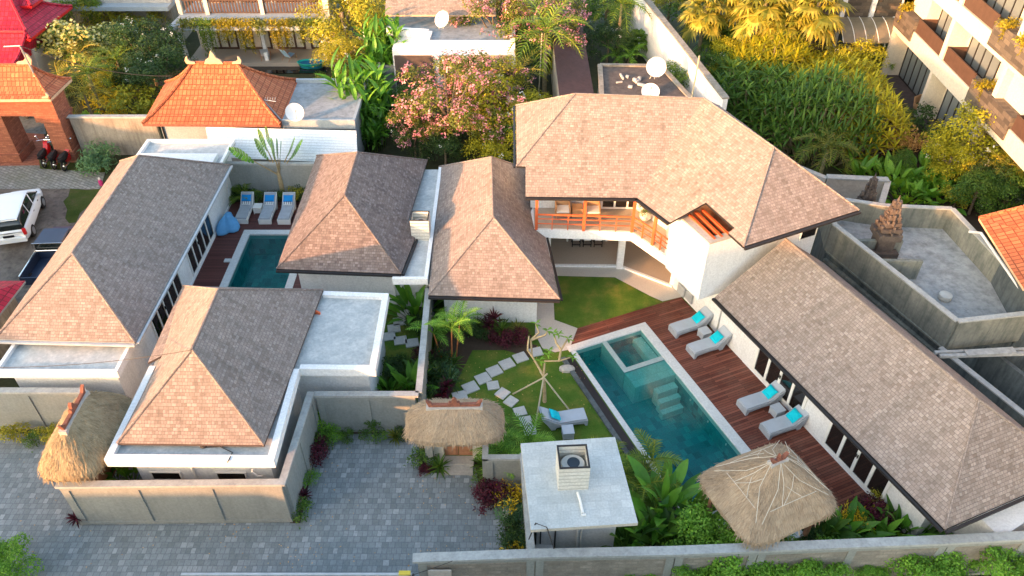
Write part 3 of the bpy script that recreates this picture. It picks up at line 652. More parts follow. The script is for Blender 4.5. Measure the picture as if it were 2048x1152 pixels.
quadbox(mb, 2.5, 3.52, 3.5, 3.84, -1.14, -.34); quadbox(mb, 2.42, 3.46, 3.97, 4.22, -1.14, -.55); quadbox(mb, 2.33, 3.37, 4.36, 4.62, -1.14, -.78); mb.build('step', 'pool_step_tile', t, uvang=PANG)
mb = MB(); quadbox(mb, 1.64, 1.88, .36, 2.4, -1.14, -.055); quadbox(mb, 1.88, 3.69, 2.16, 2.4, -1.14, -.056); mb.build('spa_wall', 'spa_coping', t)
mb = MB()
for al in (.55, .9, 1.25, 1.6): mb.obox(*PL(3.6, al)[:2], -.32, -.30, .05, .05)
for al in (3.2, 4.6, 5.9, 7.2, 8.4): mb.obox(*PL(3.67, al)[:2], -.5, -.42, .05, .05)
mb.build('pool_light', 'white_trim', t)
mb = MB(); mb.poly([PL(.29, .35, -.07), PL(3.69, .35, -.07), PL(3.69, L_ - .35, -.07), PL(.29, L_ - .35, -.07)]); mb.build('water', 'pool_water', t)
mb = MB(); quadbox(mb, -.36, -.005, .6, L_, -.04, -.015, 0); mb.build('overflow_channel', 'dark_trim', t)
mb = MB(); quadbox(mb, -.56, -.36, .6, L_ + .3, -.045, .07); mb.build('channel_wall', 'dark_concrete', t)

t = thing('swimming_pool', 'smaller teal pool between the two villas on the left, half hidden by a roof', 'swimming pool', ((X2 + X2b) / 2, 29, 0))
mb = MB(); mb.box(X2, X2b, Y2a - .38, Y2a, -.3, .02); mb.box(X2, X2 + .38, Y2b + .38, Y2a - .38, -.3, .021); mb.box(X2b - .38, X2b, Y2b + .38, Y2a - .38, -.3, .021); mb.box(X2, X2b, Y2b, Y2b + .38, -.3, .02)
mb.box(X2 - .32, X2, 31.6, 31.85, .003, .06); mb.build('coping', 'pool_coping', t)
mb = MB(); a, b, c, d = X2 + .36, X2b - .36, Y2b + .36, Y2a - .36
mb.poly([(a, c, -1.4), (b, c, -1.4), (b, d, -1.4), (a, d, -1.4)])
for p, q in (((a, c), (b, c)), ((b, c), (b, d)), ((b, d), (a, d)), ((a, d), (a, c))): mb.poly([(*p, -1.4), (*q, -1.4), (*q, -.02), (*p, -.02)])
mb.build('basin', 'pool_tile', t)
mb = MB(); mb.poly([(a, c, -.08), (b, c, -.08), (b, d, -.08), (a, d, -.08)]); mb.build('water', 'pool_water', t)

# ---------------------------------------------------------------- compound walls
def panel_wall(name, label, pts, h, th=.26, mat='grey_plaster', cap='grey_coping', step=2.2, out=1, group=None, pil=True, pmat=None):
    pts = [Vector((p[0], p[1])) for p in pts]
    t = thing(name, label, 'wall', (pts[0].x, pts[0].y, 0), group)
    mb = MB(); cp = MB(); pl_ = MB()
    for a, b in zip(pts, pts[1:]):
        d = (b - a).normalized(); n = Vector((d.y, -d.x)) * out
        mb.wall(a, b, th - .08, 0, h - .1); cp.wall(a - d * th / 2, b + d * th / 2, th, h - .1, h + .002 * len(cp.f) / 6)
        if pil:
            k = max(1, round((b - a).length / step)); 
            pl_.wall(a + n * (th / 2 - .04), b + n * (th / 2 - .04), .08, 0, .16)
            pl_.wall(a + n * (th / 2 - .04), b + n * (th / 2 - .04), .078, h - .22, h - .1)
            for i in range(k + 1):
                q = a + d * ((b - a).length * i / k); q = q + n * (th / 2 - .04); q = a.lerp(b, min(max(i / k, .15 / (b - a).length), 1 - .15 / (b - a).length)) + n * (th / 2 - .04)
                pl_.obox(q.x, q.y, .16, h - .22, .26, .082, math.atan2(d.y, d.x))
    mb.build('wall_body', mat, t); cp.build('coping', cap, t)
    if pil: pl_.build('pilaster', pmat or mat, t)
    return t
panel_wall('compound_wall', 'grey rendered front wall with recessed panels along the paved drive', [(-15.6, 16.45), (-7.95, 16.55), (-7.78, 20.6)], 2.25, out=1)
panel_wall('compound_wall', 'grey rendered wall at the back of the paved forecourt', [(-7.6, 20.72), (-3.75, 20.72)], 2.15)
panel_wall('compound_wall', 'grey rendered wall at the far left, behind the thatched gate', [(-30, 20.9), (-16.7, 20.85), (-15.5, 19.9)], 2.2)
mb = MB(); mb.wall((-15.6, 16.6), (-15.6, 16.9), .24, 0, 2.2); tag(mb.build('wall_stub', 'grey_plaster'), 'short grey wall end under the left thatched gate', 'wall')
panel_wall('garden_wall', 'thin grey wall dividing the left villas from the main garden', [(-3.62, 20.9), (-3.75, 26.9)], 2.15, th=.26, pil=False)
panel_wall('garden_wall', 'dark narrow wall running back between the brown roof and the middle roof', [(-3.7, 27.2), (-3.65, 36.5)], 2.3, th=.2, pil=False, mat='dark_concrete')
panel_wall('garden_wall', 'low grey planter wall just right of the thatched entrance', [(-.98, 19.4), (-.98, 18.0), (.35, 18.0)], 1.75, th=.22, step=1.2)
panel_wall('garden_wall', 'grey wall running down beside the paved-roof shed', [(.42, 17.9), (.62, 14.05)], 1.95, th=.26, pil=False)
t = panel_wall('boundary_wall', 'long block boundary wall with a pale coping across the bottom of the scene', [(-3.02, 13.75), (.74, 13.9), (5.25, 14.0), (7.95, 14.12), (14.2, 14.4), (19.5, 14.7)], 2.1, mat='block_wall', th=.32, step=3.1, pmat='grey_plaster')
mb = MB(); mb.box(-2.7, -1.95, 13.5, 13.56, .2, 1.7); mb.build('wall_panel', 'pale_stone', t)
panel_wall('yard_wall', 'grey rendered wall behind the left pool garden', [(-16.2, 37.7), (-9.2, 37.6)], 2.2, th=.24, step=30)
panel_wall('yard_wall', 'weathered old wall with pale streaks left of the orange-roofed house', [(-26.2, 42.3), (-21.2, 42.3)], 2.6, th=.3, mat='old_wall', step=40, pil=False)
t = thing('corrugated_fence', 'tilted white corrugated sheet fence behind the left pool garden', 'fence', (-13.5, 39.5, 0))
mb = MB(); q = [P(395, 275, 2.9), P(715, 283, 2.9), P(712, 332, 2.2), P(418, 306, 2.3)]
q = [Vector((-17.0, 38.9, 1.9)), Vector((-8.6, 38.2, 1.9)), Vector((-8.75, 39.6, 3.1)), Vector((-17.3, 40.0, 3.1))]
mb.add(q + [v - Vector((0, .05, .05)) for v in q], [(0, 1, 2, 3), (7, 6, 5, 4), (0, 4, 5, 1), (1, 5, 6, 2), (2, 6, 7, 3), (3, 7, 4, 0)]); mb.build('sheet', 'siding', t)
mb = MB()
for x_ in (-16.5, -12.8, -9.1): mb.box(x_, x_ + .08, 39.3, 39.4, 0, 2.3)
mb.build('post', 'metal_grey', t)

# sliding gate at the bottom edge
t = thing('sliding_gate', 'long low metal sliding gate with a pale rail along the bottom edge', 'gate', (-6, 13.4, 0))
mb = MB(); mb.box(-10.6, -3.2, 13.38, 13.46, 1.6, 1.68); mb.build('rail', 'silver_trim', t)
mb = MB(); mb.box(-10.6, -3.2, 13.30, 13.34, .1, 1.5); mb.build('panel', 'white_trim', t)
mb = MB()
for i in range(8): mb.box(-10.6 + i * 1.055, -10.54 + i * 1.055, 13.36, 13.48, 0, 1.6)
mb.build('gate_post', 'dark_trim', t)
mb = MB(); mb.box(-3.62, -3.25, 13.36, 13.5, 1.68, 1.74); mb.build('handle', 'yellow_paint', t)

# ---------------------------------------------------------------- thatch
def thatch(parent, cx, cy, hx, hy, rx, z0, z1, ang, mat='thatch', seed=1, hy1=.13, exp=3.4, slump=.12):
    r = random.Random(seed); n = 120; rings = []
    def ring(a, b, z, jit, e):
        out = []
        for i in range(n):
            th = 2 * math.pi * i / n; c, s = math.cos(th), math.sin(th)
            x = a * math.copysign(abs(c) ** (2 / e), c); y = b * math.copysign(abs(s) ** (2 / e), s)
            k = 1 + r.uniform(-jit, jit); out.append((x * k, y * k, z + r.uniform(-jit, jit)))
        return out
    rings.append(ring(hx * .80, hy * .80, z0 - .02, 0, exp)); rings.append(ring(hx * .97, hy * .97, z0 - .20, .02, exp))
    rings.append(ring(hx * 1.0, hy * 1.0, z0 - .06, .016, exp))
    for k in range(0, 13):
        t_ = k / 12; e = exp + (2.6 - exp) * t_; s_ = math.sin(t_ * math.pi)
        rings.append(ring(hx * .99 + (rx - hx * .99) * t_ + slump * s_ * .6, hy * .985 + (hy1 - hy * .985) * t_ + slump * s_ * .6, z0 + .04 + (z1 - z0) * t_ + slump * s_ * .25, .010, e))
    mb = MB(); ca, sa = math.cos(ang), math.sin(ang); k0 = 0
    for rg in rings: mb.v += [(cx + x * ca - y * sa, cy + x * sa + y * ca, z) for x, y, z in rg]
    for k in range(len(rings) - 1):
        for i in range(n):
            j = (i + 1) % n; mb.f.append((k * n + i, k * n + j, (k + 1) * n + j, (k + 1) * n + i)); mb.m.append(0)
    mb.f.append(tuple((len(rings) - 1) * n + i for i in range(n))); mb.m.append(0)
    mb.f.append(tuple(reversed(range(n)))); mb.m.append(0)
    # straws: lying down the slope, and a ragged fringe at the eave
    for q in range(1000):
        i = r.randrange(n); k = r.choice([2] * 5 + list(range(3, len(rings) - 2)))
        p = Vector(mb.v[k * n + i]); up = Vector(mb.v[(k + 1) * n + i]); tg = (Vector(mb.v[k * n + (i + 1) % n]) - p).normalized()
        d = (p - up).normalized(); nn = tg.cross(d); nn = nn if nn.z > 0 else -nn
        f_ = r.random(); b = up.lerp(p, f_) + tg * r.uniform(-.05, .05) + nn * .012; l_ = r.uniform(.10, .24); w_ = r.uniform(.008, .02)
        e = b + d * l_ + nn * r.uniform(.0, .05) + tg * r.uniform(-.05, .05) - Vector((0, 0, .03 if k == 2 else 0))
        mb.add([b - tg * w_, b + tg * w_, e + tg * w_ * .4, e - tg * w_ * .4], [(0, 1, 2, 3)])
    return mb.build('thatch_roof', mat, parent)
def ridge_ornament(parent, a, b, z, mat='carved_terracotta', base='pale_stone', h=.38):
    a = Vector(a); b = Vector(b); L = (b - a).length; d = (b - a).normalized(); n = Vector((-d.y, d.x, 0))
    mb = MB(); m2 = MB(); mb.wall(a - d * .1, b + d * .1, .26, z - .16, z + .05); mb.build('ridge_base', base, parent)
    prof = [(0, 0), (-.10, .34), (.0, .28), (.12, .14), (L * .38, .12), (L * .40, .24), (L * .44, .22), (L * .46, .38), (L * .5, .46), (L * .54, .38), (L * .56, .22), (L * .60, .24), (L * .62, .12), (L - .12, .14), (L, .28), (L + .10, .34), (L, 0)]
    k = h / .40; vs = []
    for s_ in (-.06, .06):
        for x, y in prof: q = a + d * x + n * s_; vs.append((q.x, q.y, z + .03 + y * k))
    N = len(prof); m2.add(vs, [tuple(range(N)), tuple(reversed(range(N, 2 * N)))] + [(i, N + i, N + (i + 1) % N, (i + 1) % N) for i in range(N)])
    m2.build('ridge_carving', mat, parent)
t = thing('thatched_gate', 'thatched gateway at the left with a dark red carved ridge, straw lit yellowish', 'gate', (-15.15, 18.2, 0), 'thatched gateways')
thatch(t, -15.2, 18.2, 1.95, 1.22, .85, 2.75, 3.95, R(90), seed=3)
ridge_ornament(t, (-15.2, 17.35, 0), (-15.2, 19.05, 0), 4.0)
for x_, y_ in ((-15.75, 17.05), (-14.75, 17.05), (-15.75, 19.4), (-14.75, 19.4)):
    mb = MB(); mb.obox(x_, y_, 0, 2.85, .2, .2); mb.build('post', 'door_wood', t)
mb = MB(); mb.box(-15.3, -15.2, 17.15, 19.3, .05, 2.2); mb.build('door', 'door_wood', t)
t = thing('thatched_gate', 'thatched main entrance with a terracotta carved ridge above double wooden doors', 'gate', (-2.05, 18.9, 0), 'thatched gateways')
thatch(t, -2.07, 18.78, 1.80, 1.02, .95, 2.8, 3.55, R(1), seed=4, slump=.16, mat='grey_thatch')
ridge_ornament(t, (-2.95, 18.76, 0), (-1.15, 18.8, 0), 3.6)
mb = MB(); mb.box(-3.02, -2.62, 19.15, 19.5, 0, 2.7); mb.build('pillar', 'cream_plaster', t); mb = MB(); mb.box(-1.52, -1.12, 19.15, 19.5, 0, 2.7); mb.build('pillar', 'cream_plaster', t)
for x0 in (-2.62, -2.068):
    mb = MB(); mb.box(x0 + .01, x0 + .54, 19.28, 19.36, .2, 2.3); d_ = mb.build('door', 'door_wood', t)
    mb = MB(); mb.box(x0 + .09, x0 + .46, 19.255, 19.28, .35, 1.1); mb.box(x0 + .09, x0 + .46, 19.255, 19.28, 1.2, 2.1); mb.build('door_panel', 'door_wood', d_)
mb = MB(); mb.box(-2.62, -1.52, 19.2, 19.45, 2.3, 2.7); mb.build('lintel', 'door_wood', t)
mb = MB(); mb.box(-2.66, -1.48, 18.85, 19.25, -.03, .2); mb.box(-2.6, -1.5, 18.5, 18.85, -.03, .1); mb.build('step', 'pale_stone', t)
mb = MB(); mb.box(-3.3, -3.02, 18.95, 19.3, 0, 2.6); mb.box(-1.12, -.9, 19.0, 19.3, 0, 2.6); mb.build('side_wall', 'grey_plaster', t)
# the bale by the pool
bc = Vector((8.62, 15.95, 0)); ba = R(24.5)
t = thing('thatched_pavilion', 'square thatched pavilion by the main pool with white bamboo strips on its roof', 'pavilion', tuple(bc))
thatch(t, bc.x, bc.y, 1.92, 1.62, .28, 2.55, 4.15, ba, seed=5, mat='grey_thatch', hy1=.12, exp=5.5, slump=.06)
def BL(x, y, z=0): return Vector((bc.x + x * math.cos(ba) - y * math.sin(ba), bc.y + x * math.sin(ba) + y * math.cos(ba), z))
ridge_ornament(t, BL(-.24, 0), BL(.24, 0), 4.17, h=.30)
for sx in (-1, 1):
    for sy in (-1, 1):
        mb = MB(); q = BL(sx * 1.3, sy * 1.05); mb.obox(q.x, q.y, 0, 2.7, .14, .14, ba); mb.build('post', 'door_wood', t)
mb = MB(); mb.prism([BL(-1.4, -1.15), BL(1.4, -1.15), BL(1.4, 1.15), BL(-1.4, 1.15)], .0, .45); mb.build('platform', 'door_wood', t)
mb = MB(); mb.prism([BL(-1.3, -1.05), BL(1.3, -1.05), BL(1.3, 1.05), BL(-1.3, 1.05)], .45, .6); mb.build('mattress', 'white_fabric', t)
mb = MB()
def sl_(side, u, s_):   # a point on a slope: s_ 0 eave .. 1 peak, u -1..1 across
    hx, hy = 1.92 * (1 - s_) + .25 * s_, 1.62 * (1 - s_) + .12 * s_
    z = 2.66 + 1.6 * s_ + .05 * math.sin(s_ * math.pi)
    return BL(*((u * hx, -hy), (hx, u * hy), (-u * hx, hy), (-hx, -u * hy))[side], z + .03)
for side in range(4):
    for a, b in (((-.72, .38), (.72, .38)), ((-.9, .26), (-.1, .98)), ((.9, .26), (.1, .98)), ((-.3, .38), (.45, .74)), ((.3, .38), (-.1, .62)), ((-.05, .97), (-.35, .38))):
        mb.tube([sl_(side, *a), sl_(side, (a[0] + b[0]) / 2, (a[1] + b[1]) / 2) + Vector((0, 0, .02)), sl_(side, *b)], .010, 4)
mb.build('bamboo_strip', 'pale_strip', t)

# ---------------------------------------------------------------- shed with paved roof
def louvre_box(parent, cx, cy, z0, lx, ly, h, ang, name='chimney', mat='cream_siding'):
    mb = MB(); ca, sa = math.cos(ang), math.sin(ang)
    def q(x, y): return (cx + x * ca - y * sa, cy + x * sa + y * ca)
    c = [q(-lx / 2, -ly / 2), q(lx / 2, -ly / 2), q(lx / 2, ly / 2), q(-lx / 2, ly / 2)]
    for i in range(4): mb.wall(c[i], c[(i + 1) % 4], .05, z0, z0 + h + .001 * i, side=1)
    o = mb.build(name, mat, parent, uvang=ang)
    m2 = MB()
    for i in range(4): m2.wall(c[i], c[(i + 1) % 4], .06, z0 + h + .002 * i, z0 + h + .02 + .002 * i, side=1)
    m2.build('rim', 'dark_trim', o)
    m3 = MB(); x, y = q(0, 0); m3.lathe((x, y, z0 + h * .15), [(.36 * lx, 0), (.42 * lx, .1), (.42 * lx, h * .52), (.38 * lx, h * .58)], 20, sy=ly / lx * .9); a_ = m3.build('air_conditioner', 'ac_body', o, smooth=False)
    m4 = MB(); m4.lathe((x + .02, y, z0 + h * .73), [(.21 * lx, 0), (.21 * lx, .015)], 20); m4.build('fan_grille', 'ac_grille', o)
    return o
t = thing('shed', 'small white shed with a paved flat roof carrying a louvred box', 'shed', (2.2, 16, 0))
rp = [(.60, 14.17), (4.02, 14.42), (3.63, 17.9), (.30, 17.61)]
mb = MB(); mb.prism([(.85, 15.2), (3.55, 15.35), (3.35, 17.6), (.7, 17.4)], 0, 2.85); mb.box(.78, 1.45, 14.45, 15.2, 0, .5); mb.build('wall', 'white_plaster', t)
mb = MB(); mb.prism(rp, 2.86, 3.0, 1, 0); mb.build('flat_roof', ['roof_paver', 'cream_plaster'], t, uvang=.07)
louvre_box(t, 2.0, 16.15, 3.0, 1.0, .95, 1.15, .05)
mb = MB(); mb.tube([P(1155, 985, 3.05), P(1160, 1000, 3.06), P(1166, 1026, 3.05)], .045); mb.tube([P(1163, 1030, 3.04), P(1172, 1029, 3.04)], .04); mb.build('pipe', 'white_wood', t)
mb = MB(); mb.tube([(.55, 14.4, 2.1), (.75, 14.35, 3.1), (1.1, 14.2, 3.1), (1.35, 14.0, 2.2)], .02); mb.build('cable', 'wire_dark', t)
mb = MB(); mb.tube([(2.25, 15.22, 0), (2.25, 15.22, 2.8)], .045); mb.tube([(2.38, 15.22, 0), (2.38, 15.22, 2.8)], .03); mb.build('downpipe', 'white_wood', t)
for x_ in (2.6, 3.0):
    mb = MB(); mb.box(x_, x_ + .22, 15.22, 15.28, 1.9, 2.0); mb.build('vent', 'dark_trim', t)
mb = MB(); mb.box(.95, 1.0, 15.16, 15.2, .6, 2.6); mb.box(1.45, 1.5, 15.16, 15.2, 0.0, 2.6); mb.build('door_frame', 'dark_trim', t)
# louvred box behind the brown roof
t2 = thing('louvred_box', 'tall cream louvred box holding an air conditioner at the edge of the brown roof', 'vent box', (-4.3, 30.1, 2.6))
louvre_box(t2, -4.3, 30.35, 2.6, .85, .8, 1.15, 0)

# stepping stones
grp = 'stepping stones curving across the main lawn'
sp = [(1072, 704, .55, .3), (1041, 715, .58, .45), (1014, 728, .6, .5), (989, 742, .6, .5), (966, 757, .6, .5), (941, 775, .62, .5), (920, 793, .6, .3), (986, 771, .5, .2), (1005, 787, .52, .9), (1022, 803, .5, .9), (1040, 823, .5, .3), (1051, 842, .5, .2), (1060, 861, .5, .15)]
names = ['topmost stepping stone, next to the pale side path', 'second stepping stone below the side path', 'third stepping stone below the side path', 'middle stepping stone of the long upper row', 'stepping stone where the short branch leaves the upper row', 'sixth stepping stone of the upper row, near the left hedge', 'lowest left stepping stone of the upper row', 'small stepping stone starting the branch towards the lounger', 'second small stepping stone of the branch', 'third small stepping stone of the branch, by the tree', 'fourth small stepping stone of the branch', 'fifth small stepping stone beside the thatched entrance roof', 'last small stepping stone, nearest the grass lounger']
for i, (a, b, s_, an) in enumerate(sp):
    q = P(a, b); mb = MB(); mb.obox(q.x, q.y, -.03, .03, s_, s_ * .92, an); tag(mb.build('stepping_stone', 'step_stone'), names[i], 'stepping stone', grp)
sp = [(807, 628), (799, 643), (788, 657), (778, 673), (801, 681), (824, 686)]
n2 = ['stepping stone by the white villa corner, top of the left path', 'second stepping stone of the left garden path', 'third stepping stone of the left garden path', 'leftmost stepping stone at the turn of the left path', 'fifth stepping stone of the left path', 'last stepping stone of the left path, by the dividing wall']
for i, (a, b) in enumerate(sp):
    q = P(a, b); mb = MB(); mb.obox(q.x, q.y, -.03, .03, .58, .52, .2); tag(mb.build('stepping_stone', 'step_stone'), n2[i], 'stepping stone', 'stepping stones in the narrow left garden')
# ---------------------------------------------------------------- neighbours: orange-roofed house
def curved_hip(parent, fl, fr, br, bl, rn, rf, mat, lift=.28, th=.16, trim='carved_terracotta', capmat=None, capr=.09):
    """hip roof along x (ridge rn->rf left to right) whose slopes sweep up slightly towards the corners"""
    c = [Vector(v) for v in (fl, fr, br, bl)]; r0, r1 = Vector(rn), Vector(rf)
    fs = [(c[0], c[1], r1, r0), (c[1], c[2], r1, r1), (c[2], c[3], r0, r1), (c[3], c[0], r0, r0)]
    mb = MB(); K = 6
    def pt(f, u, v):
        a = f[0].lerp(f[1], u); b = f[3].lerp(f[2], u); q = a.lerp(b, v)
        return q - Vector((0, 0, lift * 4 * v * (1 - v) * .8))
    for f in fs:
        for j in range(K):
            vs = [pt(f, 0, j / K), pt(f, 1, j / K), pt(f, 1, (j + 1) / K), pt(f, 0, (j + 1) / K)]
            if (vs[2] - vs[3]).length < .01: mb.add(vs[:3], [(0, 1, 2)])
            else: mb.add(vs, [(0, 1, 2, 3)])
    for i in range(4):
        a, b = c[i], c[(i + 1) % 4]; mb.add([a, b, b - Vector((0, 0, th)), a - Vector((0, 0, th))], [(0, 3, 2, 1)], 1)
    mb.add([v - Vector((0, 0, th)) for v in c], [(0, 3, 2, 1)], 1)
    r = mb.build('roof', [mat, trim], parent)
    cp = MB()
    for f in (0, 1, 2, 3):
        cp.tube([pt(fs[f], 0, j / K) + Vector((0, 0, .03)) for j in range(K + 1)], capr, 6)
    cp.tube([r0 + Vector((0, 0, .05)), r1 + Vector((0, 0, .05))], capr * 1.2, 6)
    cp.build('ridge_cap', capmat or mat, r); return r
t = thing('neighbour_house', 'house with a bright orange tiled hip roof and carved ridge ends behind the white fence', 'house', (-17, 43, 0))
r_ = curved_hip(t, (-20.95, 40.2, 3.2), (-13.1, 40.1, 3.2), (-13.25, 45.8, 3.2), (-21.4, 45.5, 3.2), (-18.5, 43.3, 5.4), (-15.9, 43.25, 5.4), 'terracotta_tile')
mb = MB()
def finial(mb, p, s, flip=1):
    pr = [(0, 0), (.55, 0), (.5, .12), (.25, .16), (.1, .3), (.12, .5), (0, .42), (-.08, .2)]
    vs = [(p[0] + x * s * flip, p[1] + y, p[2] + z * s) for y in (-.06, .06) for x, z in pr]; N = len(pr)
    mb.add(vs, [tuple(range(N)), tuple(reversed(range(N, 2 * N)))] + [(i, N + i, N + (i + 1) % N, (i + 1) % N) for i in range(N)])
finial(mb, (-18.75, 43.2, 5.45), .9); finial(mb, (-15.65, 43.2, 5.45), .9, -1)
pr = [(-.55, 0), (-.4, .25), (-.2, .35), (-.1, .6), (0, .8), (.1, .6), (.2, .35), (.4, .25), (.55, 0)]
vs = [(-17.2 + x, 43.2 + y, 5.45 + z) for y in (-.07, .07) for x, z in pr]; N = len(pr)
mb.add(vs, [tuple(range(N)), tuple(reversed(range(N, 2 * N)))] + [(i, N + i, N + (i + 1) % N, (i + 1) % N) for i in range(N)])
mb.build('finial', 'gold_stone', t)
mb = MB(); mb.box(-20.3, -13.4, 40.9, 45, 0, 3.1); mb.box(-13.4, -9.1, 40.9, 45.3, 0, 3.05); mb.build('wall', 'blue_grey_wall', t)
mb = MB(); mb.box(-13.3, -8.95, 40.6, 45.5, 3.05, 3.2); s = mb.build('flat_roof', 'old_flat_roof', t)
mb = MB(); mb.box(-13.1, -8.95, 40.45, 40.6, 2.75, 3.3); mb.box(-9.1, -8.94, 40.6, 45.5, 3.0, 3.26); mb.box(-13.3, -8.95, 45.4, 45.6, 3.0, 3.4); mb.build('parapet', 'blue_grey_wall', s)
for x0 in (-12.9, -10.95):
    mb = MB(); mb.box(x0, x0 + 1.75, 40.1, 40.44, 2.35, 2.62); mb.build('window_box', 'planter_brown', t)
mb = MB(); mb.tube([(-20.2, 40.85, 0), (-20.2, 40.85, 3)], .05); mb.build('downpipe', 'dark_trim', t)
# antenna
t = thing('antenna', 'thin metal aerial frame lying against the edge of the orange roof', 'antenna', P(560, 235, 3.2))
mb = MB(); a, b = P(524, 198, 3.9), P(562, 240, 3.3); mb.tube([a, b], .05); mb.tube([P(528, 200, 3.95), P(552, 203, 3.9)], .025)
for k in range(5): q = Vector(P(530 + k * 5, 200, 3.95)); mb.tube([q, q + Vector((.02, .1, .12))], .015)
mb.build('mast', 'metal_grey', t)

def dish(x, y, z, r, az, el, label, stem=.8):
    t = thing('satellite_dish', label, 'satellite dish', (x, y, z), 'satellite dishes on the flat roofs')
    n = 22; mb = MB(); dv = Vector((math.cos(az) * math.cos(el), math.sin(az) * math.cos(el), math.sin(el)))
    u = dv.cross(Vector((0, 0, 1))).normalized(); v = u.cross(dv); c = Vector((x, y, z + stem)); rings = []
    for k in range(6):
        rr = r * k / 5; h = .28 * r * (k / 5) ** 2
        for j in range(n):
            a = 2 * math.pi * j / n; mb.v.append(tuple(c + dv * h + (u * math.cos(a) + v * math.sin(a)) * rr * (1, .94)[0]))
    for k in range(5):
        for j in range(n): j2 = (j + 1) % n; mb.f.append((k * n + j, k * n + j2, (k + 1) * n + j2, (k + 1) * n + j)); mb.m.append(0)
    k0 = len(mb.v); mb.v += [tuple(Vector(q) - dv * .03) for q in mb.v[:6 * n]]
    for k in range(5):
        for j in range(n): j2 = (j + 1) % n; mb.f.append((k0 + k * n + j, k0 + (k + 1) * n + j, k0 + (k + 1) * n + j2, k0 + k * n + j2)); mb.m.append(0)
    mb.build('dish', 'dish_white', t, smooth=True)
    mb = MB(); mb.tube([(x, y, z), c - dv * .05], .04); mb.tube([(x - .3, y, z + .02), c - dv * .05], .02); mb.tube([(x + .3, y + .1, z + .02), c - dv * .05], .02); mb.build('stand', 'metal_grey', t)
    mb = MB(); f = c + dv * r * .9; mb.tube([c - v * r * .9, f], .018); mb.tube([f, f + dv * .12], .05); mb.build('feed_arm', 'metal_grey', t)
    return t
q = P(592, 243, 3.2); dish(q.x, q.y, 3.2, .52, R(-60), R(35), 'white satellite dish on the grey flat roof beside the orange tiles', .55)
q = P(887, 57, 4.0); dish(q.x, q.y, 4.0, .55, R(-125), R(35), 'white satellite dish on the flat roof below the brown shingle slope', .6)
q = P(1309, 158, 3.0); dish(q.x, q.y, 3.0, .62, R(-95), R(40), 'large round satellite dish in front of the long white wall', .75)
q = P(1300, 188, 3.0); dish(q.x, q.y, 2.8, .55, R(-95), R(55), 'satellite dish just showing over the main house ridge', .3)

# ---------------------------------------------------------------- village gate and red roofs, top left
t = thing('village_gate', 'brick gateway with a curved orange tiled roof at the left edge', 'gate', (-29, 43.5, 0))
g0 = P(-90, 200, 4.4); g1 = P(100, 198, 4.4); g2 = P(112, 163, 4.4); g3 = P(-90, 160, 4.4)
g2 = Vector((g1.x + .1, g1.y + 2.6, 4.4)); g3 = Vector((g0.x, g2.y, 4.4))
curved_hip(t, g0, g1, g2, g3, Vector((g0.x + 1, g1.y + 1.5, 5.7)), Vector((g1.x - 1.3, g1.y + 1.5, 5.7)), 'terracotta_tile', trim='gold_stone', capr=.08)
mb = MB(); finial(mb, (g1.x - 1.2, g1.y + 1.5, 5.75), 1.5, -1); finial(mb, (g1.x - .1, g1.y + .1, 4.4), .7, -1)
mb.build('finial', 'gold_stone', t)
mb = MB(); yb = g1.y + .6; xr = g1.x - .35
mb.box(xr - 1.0, xr, yb, yb + 1.5, 0, 4.2); mb.box(xr - 4.4, xr - 3.3, yb, yb + 1.5, 0, 4.2); mb.box(xr - 8, xr - 4.4, yb + .3, yb + 1.3, 0, 4.0)
mb.box(xr - 3.3, xr - 1.0, yb + .002, yb + 1.498, 3.0, 4.19); mb.prism([(xr - 1.0, yb + .004), (xr - 1.4, yb + .004), (xr - 1.0, yb + 1.49)], 2.6, 3.0)
mb.box(xr - 1.15, xr + .15, yb - .15, yb + 1.65, 0, .5); mb.box(xr - 1.1, xr + .1, yb - .1, yb + 1.6, .5, .7); mb.box(xr - 1.08, xr + .08, yb - .08, yb + 1.58, 2.6, 2.8)
mb.box(xr - 4.5, xr - 3.2, yb - .15, yb + 1.65, 0, .5); mb.build('pier', 'gate_brick', t)
mb = MB(); mb.box(xr, xr + 1.0, yb + 1.1, yb + 1.4, 0, 2.0); mb.box(xr + .1, xr + .9, yb + 1.05, yb + 1.45, 2.0, 2.2); mb.build('side_wall', 'gate_brick', t)
def red_house(label, c0, c1, z, rise, back, ry, group='red-tiled roofs at the top left'):
    t = thing('red_roof_house', label, 'house', (c1.x - 3, c1.y + 2, 0), group)
    fl = Vector((c1.x - 9, c1.y, z)); fr = Vector((c1.x, c1.y, z)); br = Vector((c1.x + .3, c1.y + back, z)); bl = Vector((c1.x - 9, c1.y + back, z))
    curved_hip(t, fl, fr, br, bl, Vector((c1.x - 7, c1.y + back / 2, z + rise)), Vector((c1.x - ry, c1.y + back / 2, z + rise)), 'red_tile', trim='red_paint', capr=.1)
    mb = MB(); mb.box(c1.x - 8.5, c1.x - .6, c1.y + .7, c1.y + back - .6, 0, z); mb.build('wall', 'cream_plaster', t); return t
q = P(60, 78, 4.6); red_house('red tiled hip roof at the top left corner, the larger of the two complete ones', q, q, 4.6, 2.0, 5.6, 2.0)
q = P(20, 138, 3.4); t = red_house('low red tiled roof just above the orange gate roof', q, q, 3.4, 1.5, 4.2, -.6)
q = P(62, 12, 5.8); red_house('red tiled roof cut off by the top left corner of the frame', q, q, 5.8, 1.5, 4.0, 1.5)
t = thing('red_roof_house', 'dull red tiled roof at the left edge below the pickup', 'house', P(0, 640, 0))
V_, Fc = hip(P(-90, 640, 2.6), P(0, 640, 2.6), P(52, 574, 2.6), P(-90, 574, 2.6), P(-60, 600, 3.6), P(-10, 600, 3.4))
